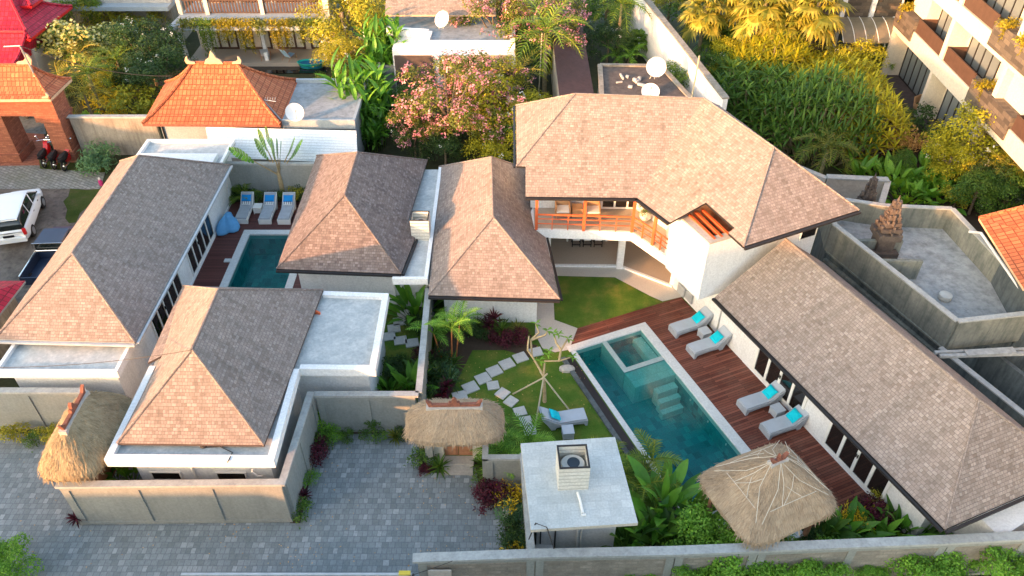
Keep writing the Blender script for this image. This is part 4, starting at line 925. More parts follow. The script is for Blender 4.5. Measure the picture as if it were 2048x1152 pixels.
V_ = [Vector((-30, 23.2, 2.6)), Vector((-21.7, 23.2, 2.6)), Vector((-21.6, 27.0, 2.6)), Vector((-30, 27.0, 2.6)), Vector((-30, 25.2, 3.3)), Vector((-22.6, 25.2, 3.2))]
roof(t, V_, [(0, 1, 5, 4), (1, 2, 5), (2, 3, 4, 5)], 'red_tile', trim='metal_grey'); mb = MB(); mb.box(-30, -22.2, 23.6, 26.7, 0, 2.6); mb.build('wall', 'old_wall', t)

# ---------------------------------------------------------------- guest house with hanging vines, top
t = thing('guest_house', 'two-storey guest house with a timber balcony and vines hanging over its terrace', 'building', (-18.7, 57, 0))
mb = MB(); mb.prism([(-24.1, 54.15), (-13.0, 54.15), (-13.0, 60.5), (-23.6, 60.5)], 2.95, 3.25); mb.build('slab', 'blue_grey_wall', t)
mb = MB(); mb.box(-23.4, -13.0, 57.15, 57.6, 0, 2.95); mb.box(-23.4, -13.0, 58.6, 59.2, 3.25, 7.2); mb.box(-13.3, -12.9, 55.2, 60, 3.25, 7.2); mb.build('wall', 'cream_plaster', t)
mb = MB(); mb.box(-23.7, -13.0, 54.7, 58.6, 0, .3); mb.build('terrace_floor', 'beige_tile', t)
for a in (385, 437, 543, 653):
    q = P(a, 105 if a < 600 else 118, .3); mb = MB(); mb.box(q.x - .14, q.x + .14, 55.1, 55.4, .3, 1.1); mb.box(q.x - .12, q.x + .12, 55.12, 55.38, 1.1, 2.95); mb.build('column', 'white_trim', t)
    mb = MB(); mb.box(q.x - .14, q.x + .14, 56.3, 56.6, 3.25, 7.0); mb.build('column', 'cream_plaster', t)
mb = MB(); mb.box(-23.6, -13.1, 56.4, 56.5, 4.2, 4.28); mb.box(-23.6, -13.1, 56.42, 56.48, 3.32, 3.38)
for i in range(46): mb.box(-23.5 + i * .226, -23.38 + i * .226, 56.42, 56.47, 3.38, 4.2)
mb.build('railing', 'brown_rail', t)
for k in range(4):
    opening(t, (-22.6 + k * 2.5, 57.15), (1, 0, 0), 0, 2.1, .32, 2.6, 3, 'curtain', 'door', frame='brown_rail', fw=.14); opening(t, (-22.6 + k * 2.5, 58.6), (1, 0, 0), 0, 2.0, 3.3, 5.8, 3, 'dark_glass', 'balcony_door', frame='brown_rail')
mb = MB(); mb.box(-19.6, -13.4, 53.6, 54.7, -.03, .02); mb.build('plunge_pool', 'dark_glass', t)
# guest house to the left of it
t = thing('guest_house', 'low building with a pale slab roof and trailing plants beyond the cream-flowered tree', 'building', (-28, 57, 0))
a, b = P(62, 14, 3.6), P(335, 14, 3.6); mb = MB(); mb.box(a.x, b.x, a.y, a.y + 6, 3.3, 3.6); mb.build('slab', 'blue_grey_wall', t)
mb = MB(); mb.box(a.x + .5, b.x - .5, a.y + 1.5, a.y + 5, 0, 3.3); mb.build('wall', 'old_wall', t); mb = MB(); mb.box(a.x, b.x, a.y + .8, a.y + 1.2, 3.6, 4.6); mb.build('balustrade', 'pale_stone', t)
# ---------------------------------------------------------------- white-fascia house below a brown shingle slope
t = thing('neighbour_house', 'house with white fascias, bamboo blinds and a brown shingle slope at the top edge', 'house', (-4, 51, 0))
e0, e1 = P(770, 30, 4.6), P(992, 30, 4.6)
roof(t, [e0, e1, (e1.x, e1.y + 4, 7.2), (e0.x, e0.y + 4, 7.2)], [(0, 1, 2, 3)], 'shingle', trim='gold_stone')  # gold trim paints the sunlit yellow line along this eave
pz = px(3.9, (770, 27), (1030, 27), (1030, 84), (848, 84), (856, 62), (772, 56)); mb = MB(); mb.prism(pz, 3.45, 3.75); s = mb.build('flat_roof', 'old_flat_roof', t)
mb = MB()
for i in (1, 2, 3, 4): mb.wall(pz[i], pz[i + 1], .3, 3.4, 3.9 + .003 * i, side=-1)
mb.build('parapet', 'white_trim', s)
mb = MB(); mb.box(-7.9, 0.2, 49.9, 54, 0, 3.4); mb.box(-5.0, 0.2, 49.1, 49.9, 2.6, 3.4); mb.build('wall', 'white_plaster', t)
mb = MB(); mb.box(-7.8, -5.2, 49.8, 49.9, .1, 3.0); mb.build('timber_screen', 'planter_brown', t)
for x0 in (-4.6, -3.0, -1.4):
    mb = MB(); mb.box(x0, x0 + 1.5, 48.95, 49.0, 2.3, 3.4); mb.build('blind', 'bamboo_blind', t)
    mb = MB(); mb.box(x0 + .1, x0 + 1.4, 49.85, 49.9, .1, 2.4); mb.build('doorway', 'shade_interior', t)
for x0 in (-4.95, -3.1, 0): mb = MB(); mb.box(x0, x0 + .22, 48.9, 49.1, 0, 3.4); mb.build('column', 'white_trim', t)
mb = MB(); mb.wall(P(765, 290, 0), P(765, 185, 0), .15, 0, .0 + 2.2); mb.wall(P(765, 185, 0), P(905, 185, 0), .2, 0, 2.0)
tag(mb.build('yard_wall', 'grey_plaster'), 'pale grey yard wall between the heliconia clumps and the pink tree', 'wall')
# garden ground and low walls by the long wall
t = thing('long_white_wall', 'tall streaked white wall running back from the main house roof, lit at its top', 'wall', (11, 49, 0))
a, b = P(1272, -30, 4.0), P(1452, 195, 4.0); mb = MB(); mb.wall(a, b, .3, 0, 3.9); mb.build('wall_body', 'white_plaster', t); mb = MB(); mb.wall(a, b, .42, 3.9, 4.0); mb.build('coping', 'old_wall', t)
t = thing('neighbour_house', 'low building with a cluttered brown flat roof behind the main house ridge', 'house', (8, 46, 0))
pz = px(3.0, (1200, 128), (1322, 130), (1400, 215), (1205, 215)); mb = MB(); mb.prism(pz, 0, 2.85); mb.build('wall', 'white_plaster', t)
mb = MB(); mb.prism(pz, 2.85, 2.9); s = mb.build('flat_roof', 'carved_stone', t); mb = MB()
for i in range(4): mb.wall(pz[i], pz[(i + 1) % 4], .3, 2.86, 3.0 + .002 * i, side=0)
mb.build('parapet', 'old_wall', s)
mb = MB(); 
for k in range(9):
    q = P(1235 + rnd.uniform(0, 60), 150 + rnd.uniform(0, 28), 2.95); mb.obox(q.x, q.y, 2.9, 2.95 + rnd.uniform(.04, .15), rnd.uniform(.1, .8), rnd.uniform(.05, .3), rnd.uniform(0, 3))
setting(mb.build('roof_debris', 'plank_grey'), 'stuff')
t = thing('brown_roof_house', 'long narrow dark brown metal roof running to the top edge right of the pink tree', 'house', (3.5, 50, 0))
mb = MB(); q = [P(1095, -20, 3.3), P(1152, -20, 2.9), P(1190, 200, 2.9), P(1120, 200, 3.3)]; mb.add(q + [v - Vector((0, 0, .1)) for v in q], [(0, 3, 2, 1), (4, 5, 6, 7), (0, 1, 5, 4), (1, 2, 6, 5), (2, 3, 7, 6), (3, 0, 4, 7)]); mb.build('roof', 'brown_roof', t)
mb = MB(); mb.prism([(v.x * .9 + 3 * .1, v.y, 0) for v in q], 0, 2.75); mb.build('wall', 'cream_plaster', t)
for (x_, y_, h_, lb) in ((1064, 215, 5.2, 'long bamboo pole rising through the palm left of the main roof'), (1087, 150, 5.6, 'thin bamboo flag pole beside the pink tree')):
    q = P(x_ + 12, y_, 0); mb = MB(); mb.tube([(q.x, q.y, 0), (q.x + .15, q.y, h_)], .045, 6); tag(mb.build('bamboo_pole', 'bamboo_pole'), lb, 'pole')
mb = MB(); q = P(1383, 195, 3); mb.tube([(q.x, q.y, 2), (q.x + .1, q.y + .1, 5.6)], .05, 6); tag(mb.build('bamboo_pole', 'bamboo_pole'), 'short bamboo pole standing just behind the main house ridge', 'pole')

# ---------------------------------------------------------------- hotel block, top right
t = thing('hotel', 'cream hotel block with balconies and brown railings at the top right', 'building', (28, 42, 0))
HX = 26.4; Y0 = 53.15; BL_ = 6.5; DX = 1.25
mb = MB(); mb.box(HX + DX, 42, 14, Y0 + .3, 0, 14.5)
for z0, z1 in ((3.3, 4.35), (6.8, 7.72), (10.3, 11.2)): mb.box(HX, HX + DX, 14, Y0 + .28, z0 + .1, z0 + .5); mb.box(HX - .02, HX + .2, 14.0, Y0 + .29, z0, z1)
for k in range(6):
    y_ = Y0 - k * BL_; mb.box(HX + .02, HX + DX, y_, y_ + .3, 0, 3.4)
    for z0, z1 in ((3.8, 6.9), (7.3, 10.4), (10.8, 14.4)):
        mb.box(HX + .03, HX + DX, y_ - .42 - (.0 if k else -.42), y_, z0, z1)
        if k % 2 == 0: mb.box(HX + .5, HX + DX, y_ - 2.7, y_ - .43, z0, z1)
mb.build('wall', 'cream_plaster', t)
for k in range(6):
    y_ = Y0 - k * BL_
    opening(t, (HX + DX, y_ - .2), (0, -1, 0), .0, 5.9, .12, 3.05, 7, 'curtain_glass', 'sliding_door', frame='dark_trim')
    a_, b_ = (y_ - 2.75, y_ - 6.45) if k % 2 == 0 else (y_ - .6, y_ - 4.4)
    for z_ in (4.4, 7.8):
        opening(t, (HX + DX, a_), (0, -1, 0), .1, a_ - b_ - .1, z_, z_ + 2.35, 4, 'curtain_glass', 'sliding_door', frame='dark_trim')
        mb = MB(); mb.box(HX + .04, HX + .08, b_, a_, z_ - .02, z_ + .78); mb.box(HX + .02, HX + .1, b_, a_, z_ + .78, z_ + .86); mb.box(HX + .08, HX + DX, a_ - .03, a_ + .01, z_ - .02, z_ + .82); mb.build('railing', 'brown_rail', t)
        pa, pb = (y_ + .3, a_ + .1) if k % 2 == 0 else (b_ - .1, y_ - BL_ + .3)
        if k % 2 == 0: mb = MB(); mb.box(HX - .12, HX + .5, pb, pa, z_ - .72, z_ + .62); mb.build('planter', 'stone_cladding', t)
        else: mb = MB(); mb.box(HX - .12, HX + .5, pb - .0, pa, z_ - .72, z_ + .62); mb.build('planter', 'stone_cladding', t)
mb = MB(); mb.box(HX + .05, HX + DX, 14, Y0, -.02, .08); mb.build('terrace', 'planter_brown', t)
t = thing('canopy', 'curved smoky canopy between the yellow trees and the hotel', 'canopy', (23, 56, 0))
a, b = P(1672, 34, 3.3), P(1788, 34, 3.3); mb = MB(); N = 8
for i in range(N):
    t0, t1 = i / N, (i + 1) / N
    f = lambda s_: (a.y - 2.4 * s_, 3.3 - .9 * s_ * s_)
    (ya, za), (yb_, zb) = f(t0), f(t1); mb.add([(a.x, ya, za), (b.x, ya, za), (b.x, yb_, zb), (a.x, yb_, zb)], [(0, 1, 2, 3)])
    mb.add([(a.x, ya, za - .04), (b.x, ya, za - .04), (b.x, yb_, zb - .04), (a.x, yb_, zb - .04)], [(0, 3, 2, 1)])
mb.build('canopy_sheet', 'smoked_sheet', t); mb = MB()
for k in range(6):
    x_ = a.x + (b.x - a.x) * k / 5; mb.tube([(x_, f(s_ / 6)[0], f(s_ / 6)[1] + .02) for s_ in range(7)], .03, 4)
mb.build('rib', 'white_wood', t); mb = MB(); mb.box(a.x, a.x + .1, a.y - .1, a.y, 0, 3.3); mb.box(b.x - .1, b.x, a.y - .1, a.y, 0, 3.3); mb.build('post', 'white_wood', t)
t = thing('hotel_wing', 'stone-clad hotel wing with white columns behind the curved canopy', 'building', (23, 60, 0))
mb = MB(); mb.box(a.x - 3, 30, a.y + .3, a.y + 5, 0, 8); mb.build('wall', 'stone_cladding', t)
for k in range(4): mb = MB(); x_ = a.x + .3 + k * 2.1; mb.box(x_, x_ + .3, a.y + .1, a.y + .298, 0, 7.5); mb.build('column', 'white_trim', t)
opening(t, (a.x - .5, a.y + .3), (1, 0, 0), .9, 5.2, .1, 2.5, 6, 'curtain_glass', 'sliding_door', frame='dark_trim')

# ---------------------------------------------------------------- raw concrete building, right
ZP = 3.9; ZF = 2.75
t = thing('concrete_building', 'unfinished grey concrete building with a walled flat roof at the right', 'building', (19, 27, 0))
c = [P(1669, 447, ZP), P(1916, 641, ZP), P(2048, 633, ZP) + Vector((4.0, .3, 0)), P(2040, 605, ZP), P(1905, 416, ZP), P(1785, 410, ZP), P(1700, 418, ZP)]
cc = [c[0], c[1], Vector((c[1].x + 3.9, c[1].y + .6, ZP)), c[4], c[5] + Vector((-.3, 0, 0)), c[0] + Vector((.4, 2.2, 0))]
mb = MB(); mb.prism(cc, 0, ZF - .1); mb.build('wall', 'dark_concrete', t)
mb = MB(); mb.prism(cc, ZF - .1, ZF); s = mb.build('flat_roof', 'concrete_floor', t)
mb = MB(); m2 = MB()
for i in range(6):
    mb.wall(cc[i], cc[(i + 1) % 6], .2, 2.4, ZP - .06 + .002 * i); m2.wall(cc[i], cc[(i + 1) % 6], .24, ZP - .06 + .002 * i, ZP + .002 * i)
mb.build('parapet', 'raw_concrete', s); m2.build('coping', 'grey_coping', s)
mb = MB(); q0 = P(1765, 505, ZF + 1); mb.wall(cc[0].lerp(cc[1], .38), Vector((cc[0].lerp(cc[1], .38).x + 2.0, cc[0].lerp(cc[1], .38).y - .05, 0)), .18, ZF, ZF + 1.0); mb.build('partition', 'raw_concrete', t); mb = MB()
mb.wall(cc[0].lerp(cc[1], .12), Vector((cc[0].lerp(cc[1], .12).x + 2.6, cc[0].lerp(cc[1], .12).y, 0)), .18, ZF, ZF + .8); mb.build('partition', 'raw_concrete', t)
mb = MB(); q = P(1888, 598, ZF); mb.lathe((q.x, q.y, ZF), [(.24, 0), (.28, .1), (.27, .25), (.1, .3)], 12); tag(mb.build('concrete_pot', 'ac_body'), 'round pale vent cap standing on the bare concrete roof', 'vent cap')
mb = MB(); a_ = cc[0] + (cc[1] - cc[0]) * .02; b_ = cc[1]; mb.wall(a_, b_, .32, 1.9, 2.02); mb.wall(a_, b_, .30, 2.38, 2.46); mb.build('string_course', 'raw_concrete', t)
for f_ in (.12, .47):
    o = cc[0].lerp(cc[1], f_); d_ = (cc[1] - cc[0]).normalized(); opening(t, (o.x - .412 * 0 + .0, o.y), d_, 0, 1.1, .9, 1.6, 3, 'dark_glass', 'window', frame='raw_concrete', fw=.05, proud=.16)
# lower annexe in front of it
t = thing('concrete_shed', 'dark roofless concrete annexe with open bays beside the long villa roof', 'building', (21, 22, 0))
mb = MB(); s0 = P(1925, 700, 2.4); s1 = P(2048, 810, 2.4) + Vector((1.2, -2.6, 0)); mb.wall(W(25.2, -13.7), W(25.3, -7.5), .2, 0, 2.5); mb.wall(W(25.2, -13.7), W(30, -13.4), .2, 0, 1.6); mb.wall(W(27.4, -13.4), W(27.4, -7), .2, 0, 2.2)
mb.build('wall', 'dark_concrete', t)
mb = MB(); mb.wall(W(25.2, -13.7), W(25.3, -7.5), .24, 2.5, 2.56); mb.build('coping', 'grey_coping', t)
mb = MB(); mb.prism([W(25.3, -13.6), W(30, -13.3), W(30, -7), W(25.3, -7.5)], 0, .05); mb.build('floor', 'dark_concrete', t)
t = thing('concrete_beam', 'pair of long pale concrete planks bridging the gap beside the bare building', 'beam', P(1960, 705, 2.6))
mb = MB(); mb.beam(P(1870, 703, 2.7), P(2075, 696, 2.7), .12, .12); mb.beam(P(1880, 710, 2.7), P(2075, 704, 2.7), .14, .12); mb.beam(P(1932, 705, 2.76), P(2030, 699, 2.76), .32, .05); mb.build('plank', 'plank_grey', t)
t = thing('neighbour_house', 'house with a sunlit plain orange tiled roof at the right edge', 'house', P(2040, 500, 0))
z_ = 5.2; a = P(1958, 436, z_); V_ = [a, P(2052, 585, z_), Vector((30, 22, z_ + 1)), Vector((30, a.y + 2.0, z_ + 1.4)), a + Vector((2.2, .2, .9))]
V_ = [a, P(2048, 578, z_), P(2048, 578, z_) + Vector((4, -.6, 1.5)), a + Vector((5.0, -.2, 1.9))]
roof(t, V_, [(0, 1, 2, 3)], 'terracotta_tile', trim='gold_stone', caps=[(0, 3)], capr=.08)
mb = MB(); mb.prism([a + Vector((.9, -.6, 0)), P(2048, 578, z_) + Vector((.8, 0, 0)), P(2048, 578, z_) + Vector((5, 0, 0)), a + Vector((5, -.6, 0))], 0, z_ - .05); mb.build('wall', 'dark_concrete', t)
mb = MB(); u1, u2 = P(1962, 466, 4.0), P(2048, 590, 4.0); mb.tube([u1 + Vector((-.5, .1, 0)), u1, u2], .06); mb.build('pipe', 'dish_white', t)
t = thing('stone_wall', 'rough pebble-faced wall end with a pale coping behind the shrine', 'wall', P(1700, 400, 0))
mb = MB(); a, b = P(1655, 352, 1.9), P(1778, 358, 1.9); mb.wall(a, b, .3, 0, 1.8); mb.wall(b, P(1765, 402, 1.9), .3, 0, 1.8); mb.wall(P(1575, 320, 1.9), a, .3, 0, 1.8); mb.build('wall_body', 'pale_stone', t); mb = MB(); mb.wall(a, b, .42, 1.8, 1.9); mb.build('coping', 'grey_coping', t)
# shrine towers
def shrine(x, y, z, h, s_, label, seed):
    t = thing('stone_shrine', label, 'shrine', (x, y, z), 'carved stone shrines by the concrete roof'); r = random.Random(seed)
    mb = MB(); zz = z; w_ = s_
    mb.obox(x, y, zz, zz + h * .12, w_ * 1.25, w_ * 1.25); mb.obox(x, y, zz + h * .12, zz + h * .32, w_ * .8, w_ * .8); mb.obox(x, y, zz + h * .32, zz + h * .38, w_ * 1.1, w_ * 1.1); mb.build('pedestal', 'carved_stone', t)
    mb = MB(); zz += h * .38
    for k in range(6):
        f = 1 - k / 6.5; mb.obox(x, y, zz, zz + h * .05, w_ * f * 1.1, w_ * f * 1.1); mb.obox(x, y, zz + h * .05, zz + h * .095, w_ * f * .7, w_ * f * .7)
        for q_ in range(16):
            a_ = q_ * .785 + r.uniform(-.2, .2); rr = w_ * f * r.uniform(.42, .66); s_z = r.uniform(.03, .09) * h * .6; mb.obox(x + rr * math.cos(a_), y + rr * math.sin(a_), zz + r.uniform(0, h * .05), zz + h * .05 + s_z, r.uniform(.05, .14), r.uniform(.05, .14), r.uniform(0, 1.5))
        zz += h * .095
    mb.tube([(x, y, zz), (x, y, zz + h * .1)], [.07, .01], 6); mb.build('tiered_tower', 'carved_stone', t)
q = P(1762, 505, ZF); shrine(q.x - .1, q.y, ZF, 3.0, .95, 'tallest carved stone shrine tower rising from the bare concrete roof', 3)
q = P(1728, 455, 2.2); shrine(q.x, q.y + .6, 1.2, 3.6, .9, 'dark carved shrine behind, topped with a thin reddish finial', 4)
q = P(1700, 440, 2.2); shrine(q.x - .2, q.y, 1.0, 2.2, .8, 'squat carved shrine half hidden by the main house roof corner', 5)
# electricity pole
t = thing('utility_pole', 'slanting pale utility pole beside the brick gateway', 'pole', P(155, 318, 0))
b_ = P(150, 312, 0); tp = Vector((b_.x - .55, b_.y, 7.0)); mb = MB(); mb.tube([b_, b_.lerp(tp, .45)], [.09, .08], 8); mb.build('pole', 'wire_dark', t)
mb = MB(); mb.tube([b_.lerp(tp, .4), b_.lerp(tp, .75)], .085, 8); mb.build('pole', 'dish_white', t); mb = MB(); mb.tube([b_.lerp(tp, .75), tp], .05, 8); mb.tube([tp, tp + Vector((-.9, 0, -.05))], .04, 6); mb.build('arm', 'metal_grey', t)
def wire(label, p, q, sag=.3, r=.02):
    p, q = Vector(p), Vector(q); mb = MB(); mb.tube([p.lerp(q, k / 12) - Vector((0, 0, sag * 4 * (k / 12) * (1 - k / 12))) for k in range(13)], r, 4); tag(mb.build('wire', 'wire_dark'), label, 'wire')
wire('thin wire from the utility pole to the orange roof', tp, P(345, 152, 4.3), .5)
wire('thin overhead wire crossing the left flat roof to the front villa ridge', P(0, 735, 3.4), P(383, 700, 5.6), .2, .014)
wire('sagging wire over the front of the boundary wall', P(790, 1160, 2.2), P(905, 1122, 2.3), .05, .012)
# ---------------------------------------------------------------- furniture
def extrude_profile(mb, prof, y0, y1, mi=0):
    N = len(prof); vs = [(x, y, z) for y in (y0, y1) for x, z in prof]
    mb.add(vs, [tuple(range(N)), tuple(reversed(range(N, 2 * N)))] + [(i, N + i, N + (i + 1) % N, (i + 1) % N) for i in range(N)], mi)
def pillow_mesh(mb, c, ax, ay, az, sx, sy, sz, mi=0, n=8):
    c = Vector(c); ax = Vector(ax).normalized(); ay = Vector(ay).normalized(); az = Vector(az).normalized()
    for sg in (1, -1):
        vs = []; k = n + 1
        for i in range(k):
            for j in range(k):
                u = i / n * 2 - 1; v = j / n * 2 - 1; h = (max(0, (1 - u ** 4) * (1 - v ** 4))) ** .6
                pin = 1 - .07 * (1 - abs(u * v)) ; pin2 = 1 - .05 * (u * u) ; vs.append(c + ax * u * sx * (1 - .06 * (1 - v * v)) + ay * v * sy * (1 - .06 * (1 - u * u)) + az * h * sz * sg)
        fs = []
        for i in range(n):
            for j in range(n):
                f = (i * k + j, (i + 1) * k + j, (i + 1) * k + j + 1, i * k + j + 1); fs.append(f if sg > 0 else f[::-1])
        mb.add(vs, fs, mi)
def lounger(label, group, pil='pillow_cyan', striped=False, frame='wicker_grey', cush='cushion_grey'):
    t = thing('sun_lounger', label, 'sun lounger', (0, 0, 0), group)
    top = [(0, .30), (.5, .315), (.95, .30), (1.15, .31), (1.35, .42), (1.6, .62), (1.85, .80), (1.93, .82)]
    bot = [(1.9, .70), (1.7, .40), (1.55, .12), (1.52, .02), (1.35, .02), (1.30, .14), (.95, .17), (.5, .17), (.16, .14), (.10, .0), (0, .0)]
    mb = MB(); extrude_profile(mb, top + bot, -.34, .34); mb.build('wicker_base', frame, t)
    c_ = [(x, z + .005) for x, z in top[:-1]]; cu = [(x + (.03 if i == 0 else 0), z + (.07 if x < 1.7 else .05)) for i, (x, z) in enumerate(c_)]
    mb = MB(); extrude_profile(mb, [(.03, .30)] + cu + c_[::-1][:-1], -.30, .30); mb.build('cushion', cush, t)
    sl = Vector((.25, 0, .19)).normalized(); nn = Vector((-.19, 0, .25)).normalized()
    if striped:
        mb = MB(); pillow_mesh(mb, (1.52, 0, .68), sl, (0, 1, 0), nn, .20, .27, .05); mb.build('towel', pil, t)
        mb = MB(); pillow_mesh(mb, (1.28, 0, .50), sl, (0, 1, 0), nn, .10, .24, .05); pw = mb.build('pillow', 'white_fabric', t)
        mb = MB()
        for k in range(4): mb.tube([Vector((1.28, -.17 + k * .11, .555)) - sl * .09, Vector((1.28, -.17 + k * .11, .575)), Vector((1.28, -.17 + k * .11, .545)) + sl * .09], .014, 5)
        mb.build('stripe', 'black_stripe', pw)
    else:
        mb = MB(); pillow_mesh(mb, (1.34, 0, .60), sl, (0, 1, 0), nn, .21, .25, .08); mb.build('pillow', pil, t, smooth=True)
        mb = MB(); pillow_mesh(mb, (1.17, 0, .47), sl, (0, 1, 0), nn, .08, .24, .06); mb.build('bolster', pil, t, smooth=True)
    return t
def place(o, loc, rz): o.location = loc; o.rotation_euler[2] = rz; return o
g1 = 'grey wicker loungers on the main deck'
L0 = place(lounger('lounger on the red deck farthest from the camera, nearest the white house corner', g1), PL(4.82, 1.18), PANG)
copy_tree(L0, PL(4.84, 2.62), PANG, label='second lounger of the far pair on the deck, in front of the first glass doors')
copy_tree(L0, PL(4.98, 6.22), PANG - .02, label='lounger farther from the camera of the near pair on the deck')
copy_tree(L0, PL(5.07, 7.64), PANG - .03, label='lounger nearest the thatched pavilion on the deck')
p0, p1 = P(1171, 838, 0), P(1095, 850, 0)
copy_tree(L0, p0, math.atan2(p1.y - p0.y, p1.x - p0.x), label='single lounger on the grass beside the frangipani tree', group='none', name='sun_lounger')
bpy.context.view_layer.update()
for o in list(COL.objects):
    if o.get('group') == 'none': del o['group']
g2 = 'white wicker loungers by the left pool'
L1 = place(lounger('leftmost of the three white loungers with blue towels, by the light blue bean bag', g2, 'pillow_blue', True, 'white_wood', 'wicker_grey'), (-14.64, 34.95, 0), R(90))
copy_tree(L1, (-13.36, 34.92, 0), R(90), label='middle white lounger with a blue towel, right of the white cube table')
copy_tree(L1, (-12.33, 34.9, 0), R(90), label='right-hand white lounger with a blue towel, nearest the brown roof')
def cube_table(label, loc, rz, mat='wicker_grey', group=None):
    t = thing('side_table', label, 'side table', (0, 0, 0), group); mb = MB(); s = .22
    mb.box(-s, s, -s, s, .06, .40); mb.build('wicker_body', mat, t)
    mb = MB(); mb.box(-s - .015, s + .015, -s - .015, s + .015, .40, .425); mb.build('table_top', 'cushion_grey' if mat != 'white_wood' else mat, t)
    mb = MB()
    for x in (-s + .02, s - .02):
        for y in (-s + .02, s - .02): mb.box(x - .02, x + .02, y - .02, y + .02, 0, .06)
    mb.build('foot', mat, t)
    return place(t, loc, rz)
gt = 'grey wicker cube tables'
cube_table('wicker cube table between the far pair of deck loungers', PL(6.04, 1.92), PANG, group=gt)
cube_table('wicker cube table between the near pair of deck loungers', PL(6.17, 7.0), PANG, group=gt)
cube_table('wicker cube table on the grass next to the single lounger', P(1135, 872, 0), .1, group=gt)
cube_table('white cube table between the left and middle white loungers', (-13.98, 36.1, 0), 0, 'white_wood')
t = thing('bean_bag', 'light blue bean bag slumped against the white villa wall', 'bean bag', (-15.25, 34.5, 0))
mb = MB(); n = 20; rings = []
for k, (s_, z_) in enumerate(((.75, 0), (1.0, .08), (1.0, .2), (.88, .36), (.6, .5), (.3, .6), (.05, .66))):
    for j in range(n):
        a = 2 * math.pi * j / n; rr = s_ * (.52 + .16 * math.cos(3 * a + .6)); mb.v.append((-15.2 + rr * math.cos(a) * .95 - z_ * .25, 34.5 + rr * math.sin(a) * 1.45 + z_ * .7, z_ + .02 * math.sin(5 * a)))
for k in range(6):
    for j in range(n): j2 = (j + 1) % n; mb.f.append((k * n + j, k * n + j2, (k + 1) * n + j2, (k + 1) * n + j)); mb.m.append(0)
mb.f.append(tuple(6 * n + j for j in range(n))); mb.m.append(0); mb.build('bag', 'beanbag_blue', t, smooth=True)

# balcony armchairs, stool, pot
def armchair(label):
    t = thing('armchair', label, 'armchair', (0, 0, 0), 'wicker armchairs on the balcony')
    mb = MB(); mb.box(-.36, .36, -.34, .34, .22, .36); mb.build('seat', 'wicker_tan', t); mb = MB(); mb.box(-.30, .30, -.32, .24, .365, .44); mb.build('cushion', 'white_fabric', t)
    mb = MB(); mb.add([(-.36, .26, .3), (.36, .26, .3), (.36, .42, 1.0), (-.36, .42, 1.0), (-.36, .36, .3), (.36, .36, .3), (.36, .50, 1.0), (-.36, .50, 1.0)], [(0, 1, 2, 3), (7, 6, 5, 4), (3, 2, 6, 7), (0, 4, 5, 1), (0, 3, 7, 4), (1, 5, 6, 2)]); mb.build('backrest', 'wicker_tan', t)
    for x in (-.36, .30): mb = MB(); mb.box(x, x + .06, -.34, .30, .36, .62); mb.build('armrest', 'wicker_tan', t)
    for x in (-.34, .28):
        for y in (-.32, .28): mb = MB(); mb.box(x, x + .06, y, y + .06, 0, .22); mb.build('leg', 'door_wood', t)
    return t
c0 = place(armchair('left wicker armchair on the balcony'), (2.42, 31.3, 3.12), 0); copy_tree(c0, (3.85, 31.25, 3.12), 0, label='right wicker armchair on the balcony, behind the middle orange post')
q = P(1836, 224, .1); copy_tree(c0, (q.x + .1, q.y, .1), .6, label='lone armchair on the ground-floor hotel terrace beside a cream pier', group='none2'); o_ = [o for o in COL.objects if o.get('group') == 'none2']
for o in o_: del o['group']
t = thing('offering_post', 'small post wrapped in pink cloth with a pale top beside the left villa roof', 'post', P(203, 372, 0)); q = P(203, 370, 0)
mb = MB(); mb.lathe((q.x, q.y, -.03), [(.10, 0), (.12, .2), (.09, .38)], 8); mb.build('cloth', 'pink_cloth', t); mb = MB(); mb.lathe((q.x, q.y, .35), [(.05, 0), (.07, .07), (.04, .15)], 8); mb.build('top', 'pot_white', t)
t = thing('stool', 'small wicker table between the two balcony armchairs', 'side table', (3.12, 31.35, 3.12)); mb = MB(); mb.box(2.87, 3.37, 31.1, 31.6, 3.14, 3.6); mb.build('wicker_body', 'wicker_tan', t)
t = thing('potted_plant', 'white round pot with a golden-green plant at the bend of the balcony', 'potted plant', (6.45, 31.0, 3.12))
mb = MB(); mb.lathe((6.35, 30.95, 3.13), [(.16, 0), (.27, .15), (.29, .3), (.2, .42), (.23, .46)], 16); mb.build('pot', 'pot_white', t, smooth=True)
# dining set on the terrace
def dining_chair(label):
    t = thing('dining_chair', label, 'chair', (0, 0, 0), 'dining chairs on the open ground floor')
    mb = MB(); mb.box(-.22, .22, -.22, .22, .40, .48); mb.build('seat', 'white_fabric', t)
    mb = MB(); mb.box(-.22, .22, -.24, -.19, .50, .95); mb.build('backrest', 'white_fabric', t)
    for x in (-.22, .18):
        for y in (-.24, .18): mb = MB(); mb.box(x, x + .04, y, y + .04, 0, .40 if y > 0 else .5); mb.build('leg', 'black_plastic', t)
    mb = MB(); mb.box(-.18, .18, -.235, -.205, .12, .16); mb.build('stretcher', 'black_plastic', t); return t
d0 = place(dining_chair('leftmost of the three pale dining chairs under the balcony'), (3.33, 33.0, .1), 0)
copy_tree(d0, (3.90, 33.0, .1), 0, label='middle of the three pale dining chairs under the balcony'); copy_tree(d0, (4.47, 33.0, .1), 0, label='rightmost of the three pale dining chairs under the balcony')
t = thing('dining_table', 'dining table with pale round legs in the shade of the open ground floor', 'table', (3.9, 33.6, .1))
mb = MB(); mb.box(2.7, 5.1, 33.2, 34.2, .82, .87); mb.build('table_top', 'door_wood', t)
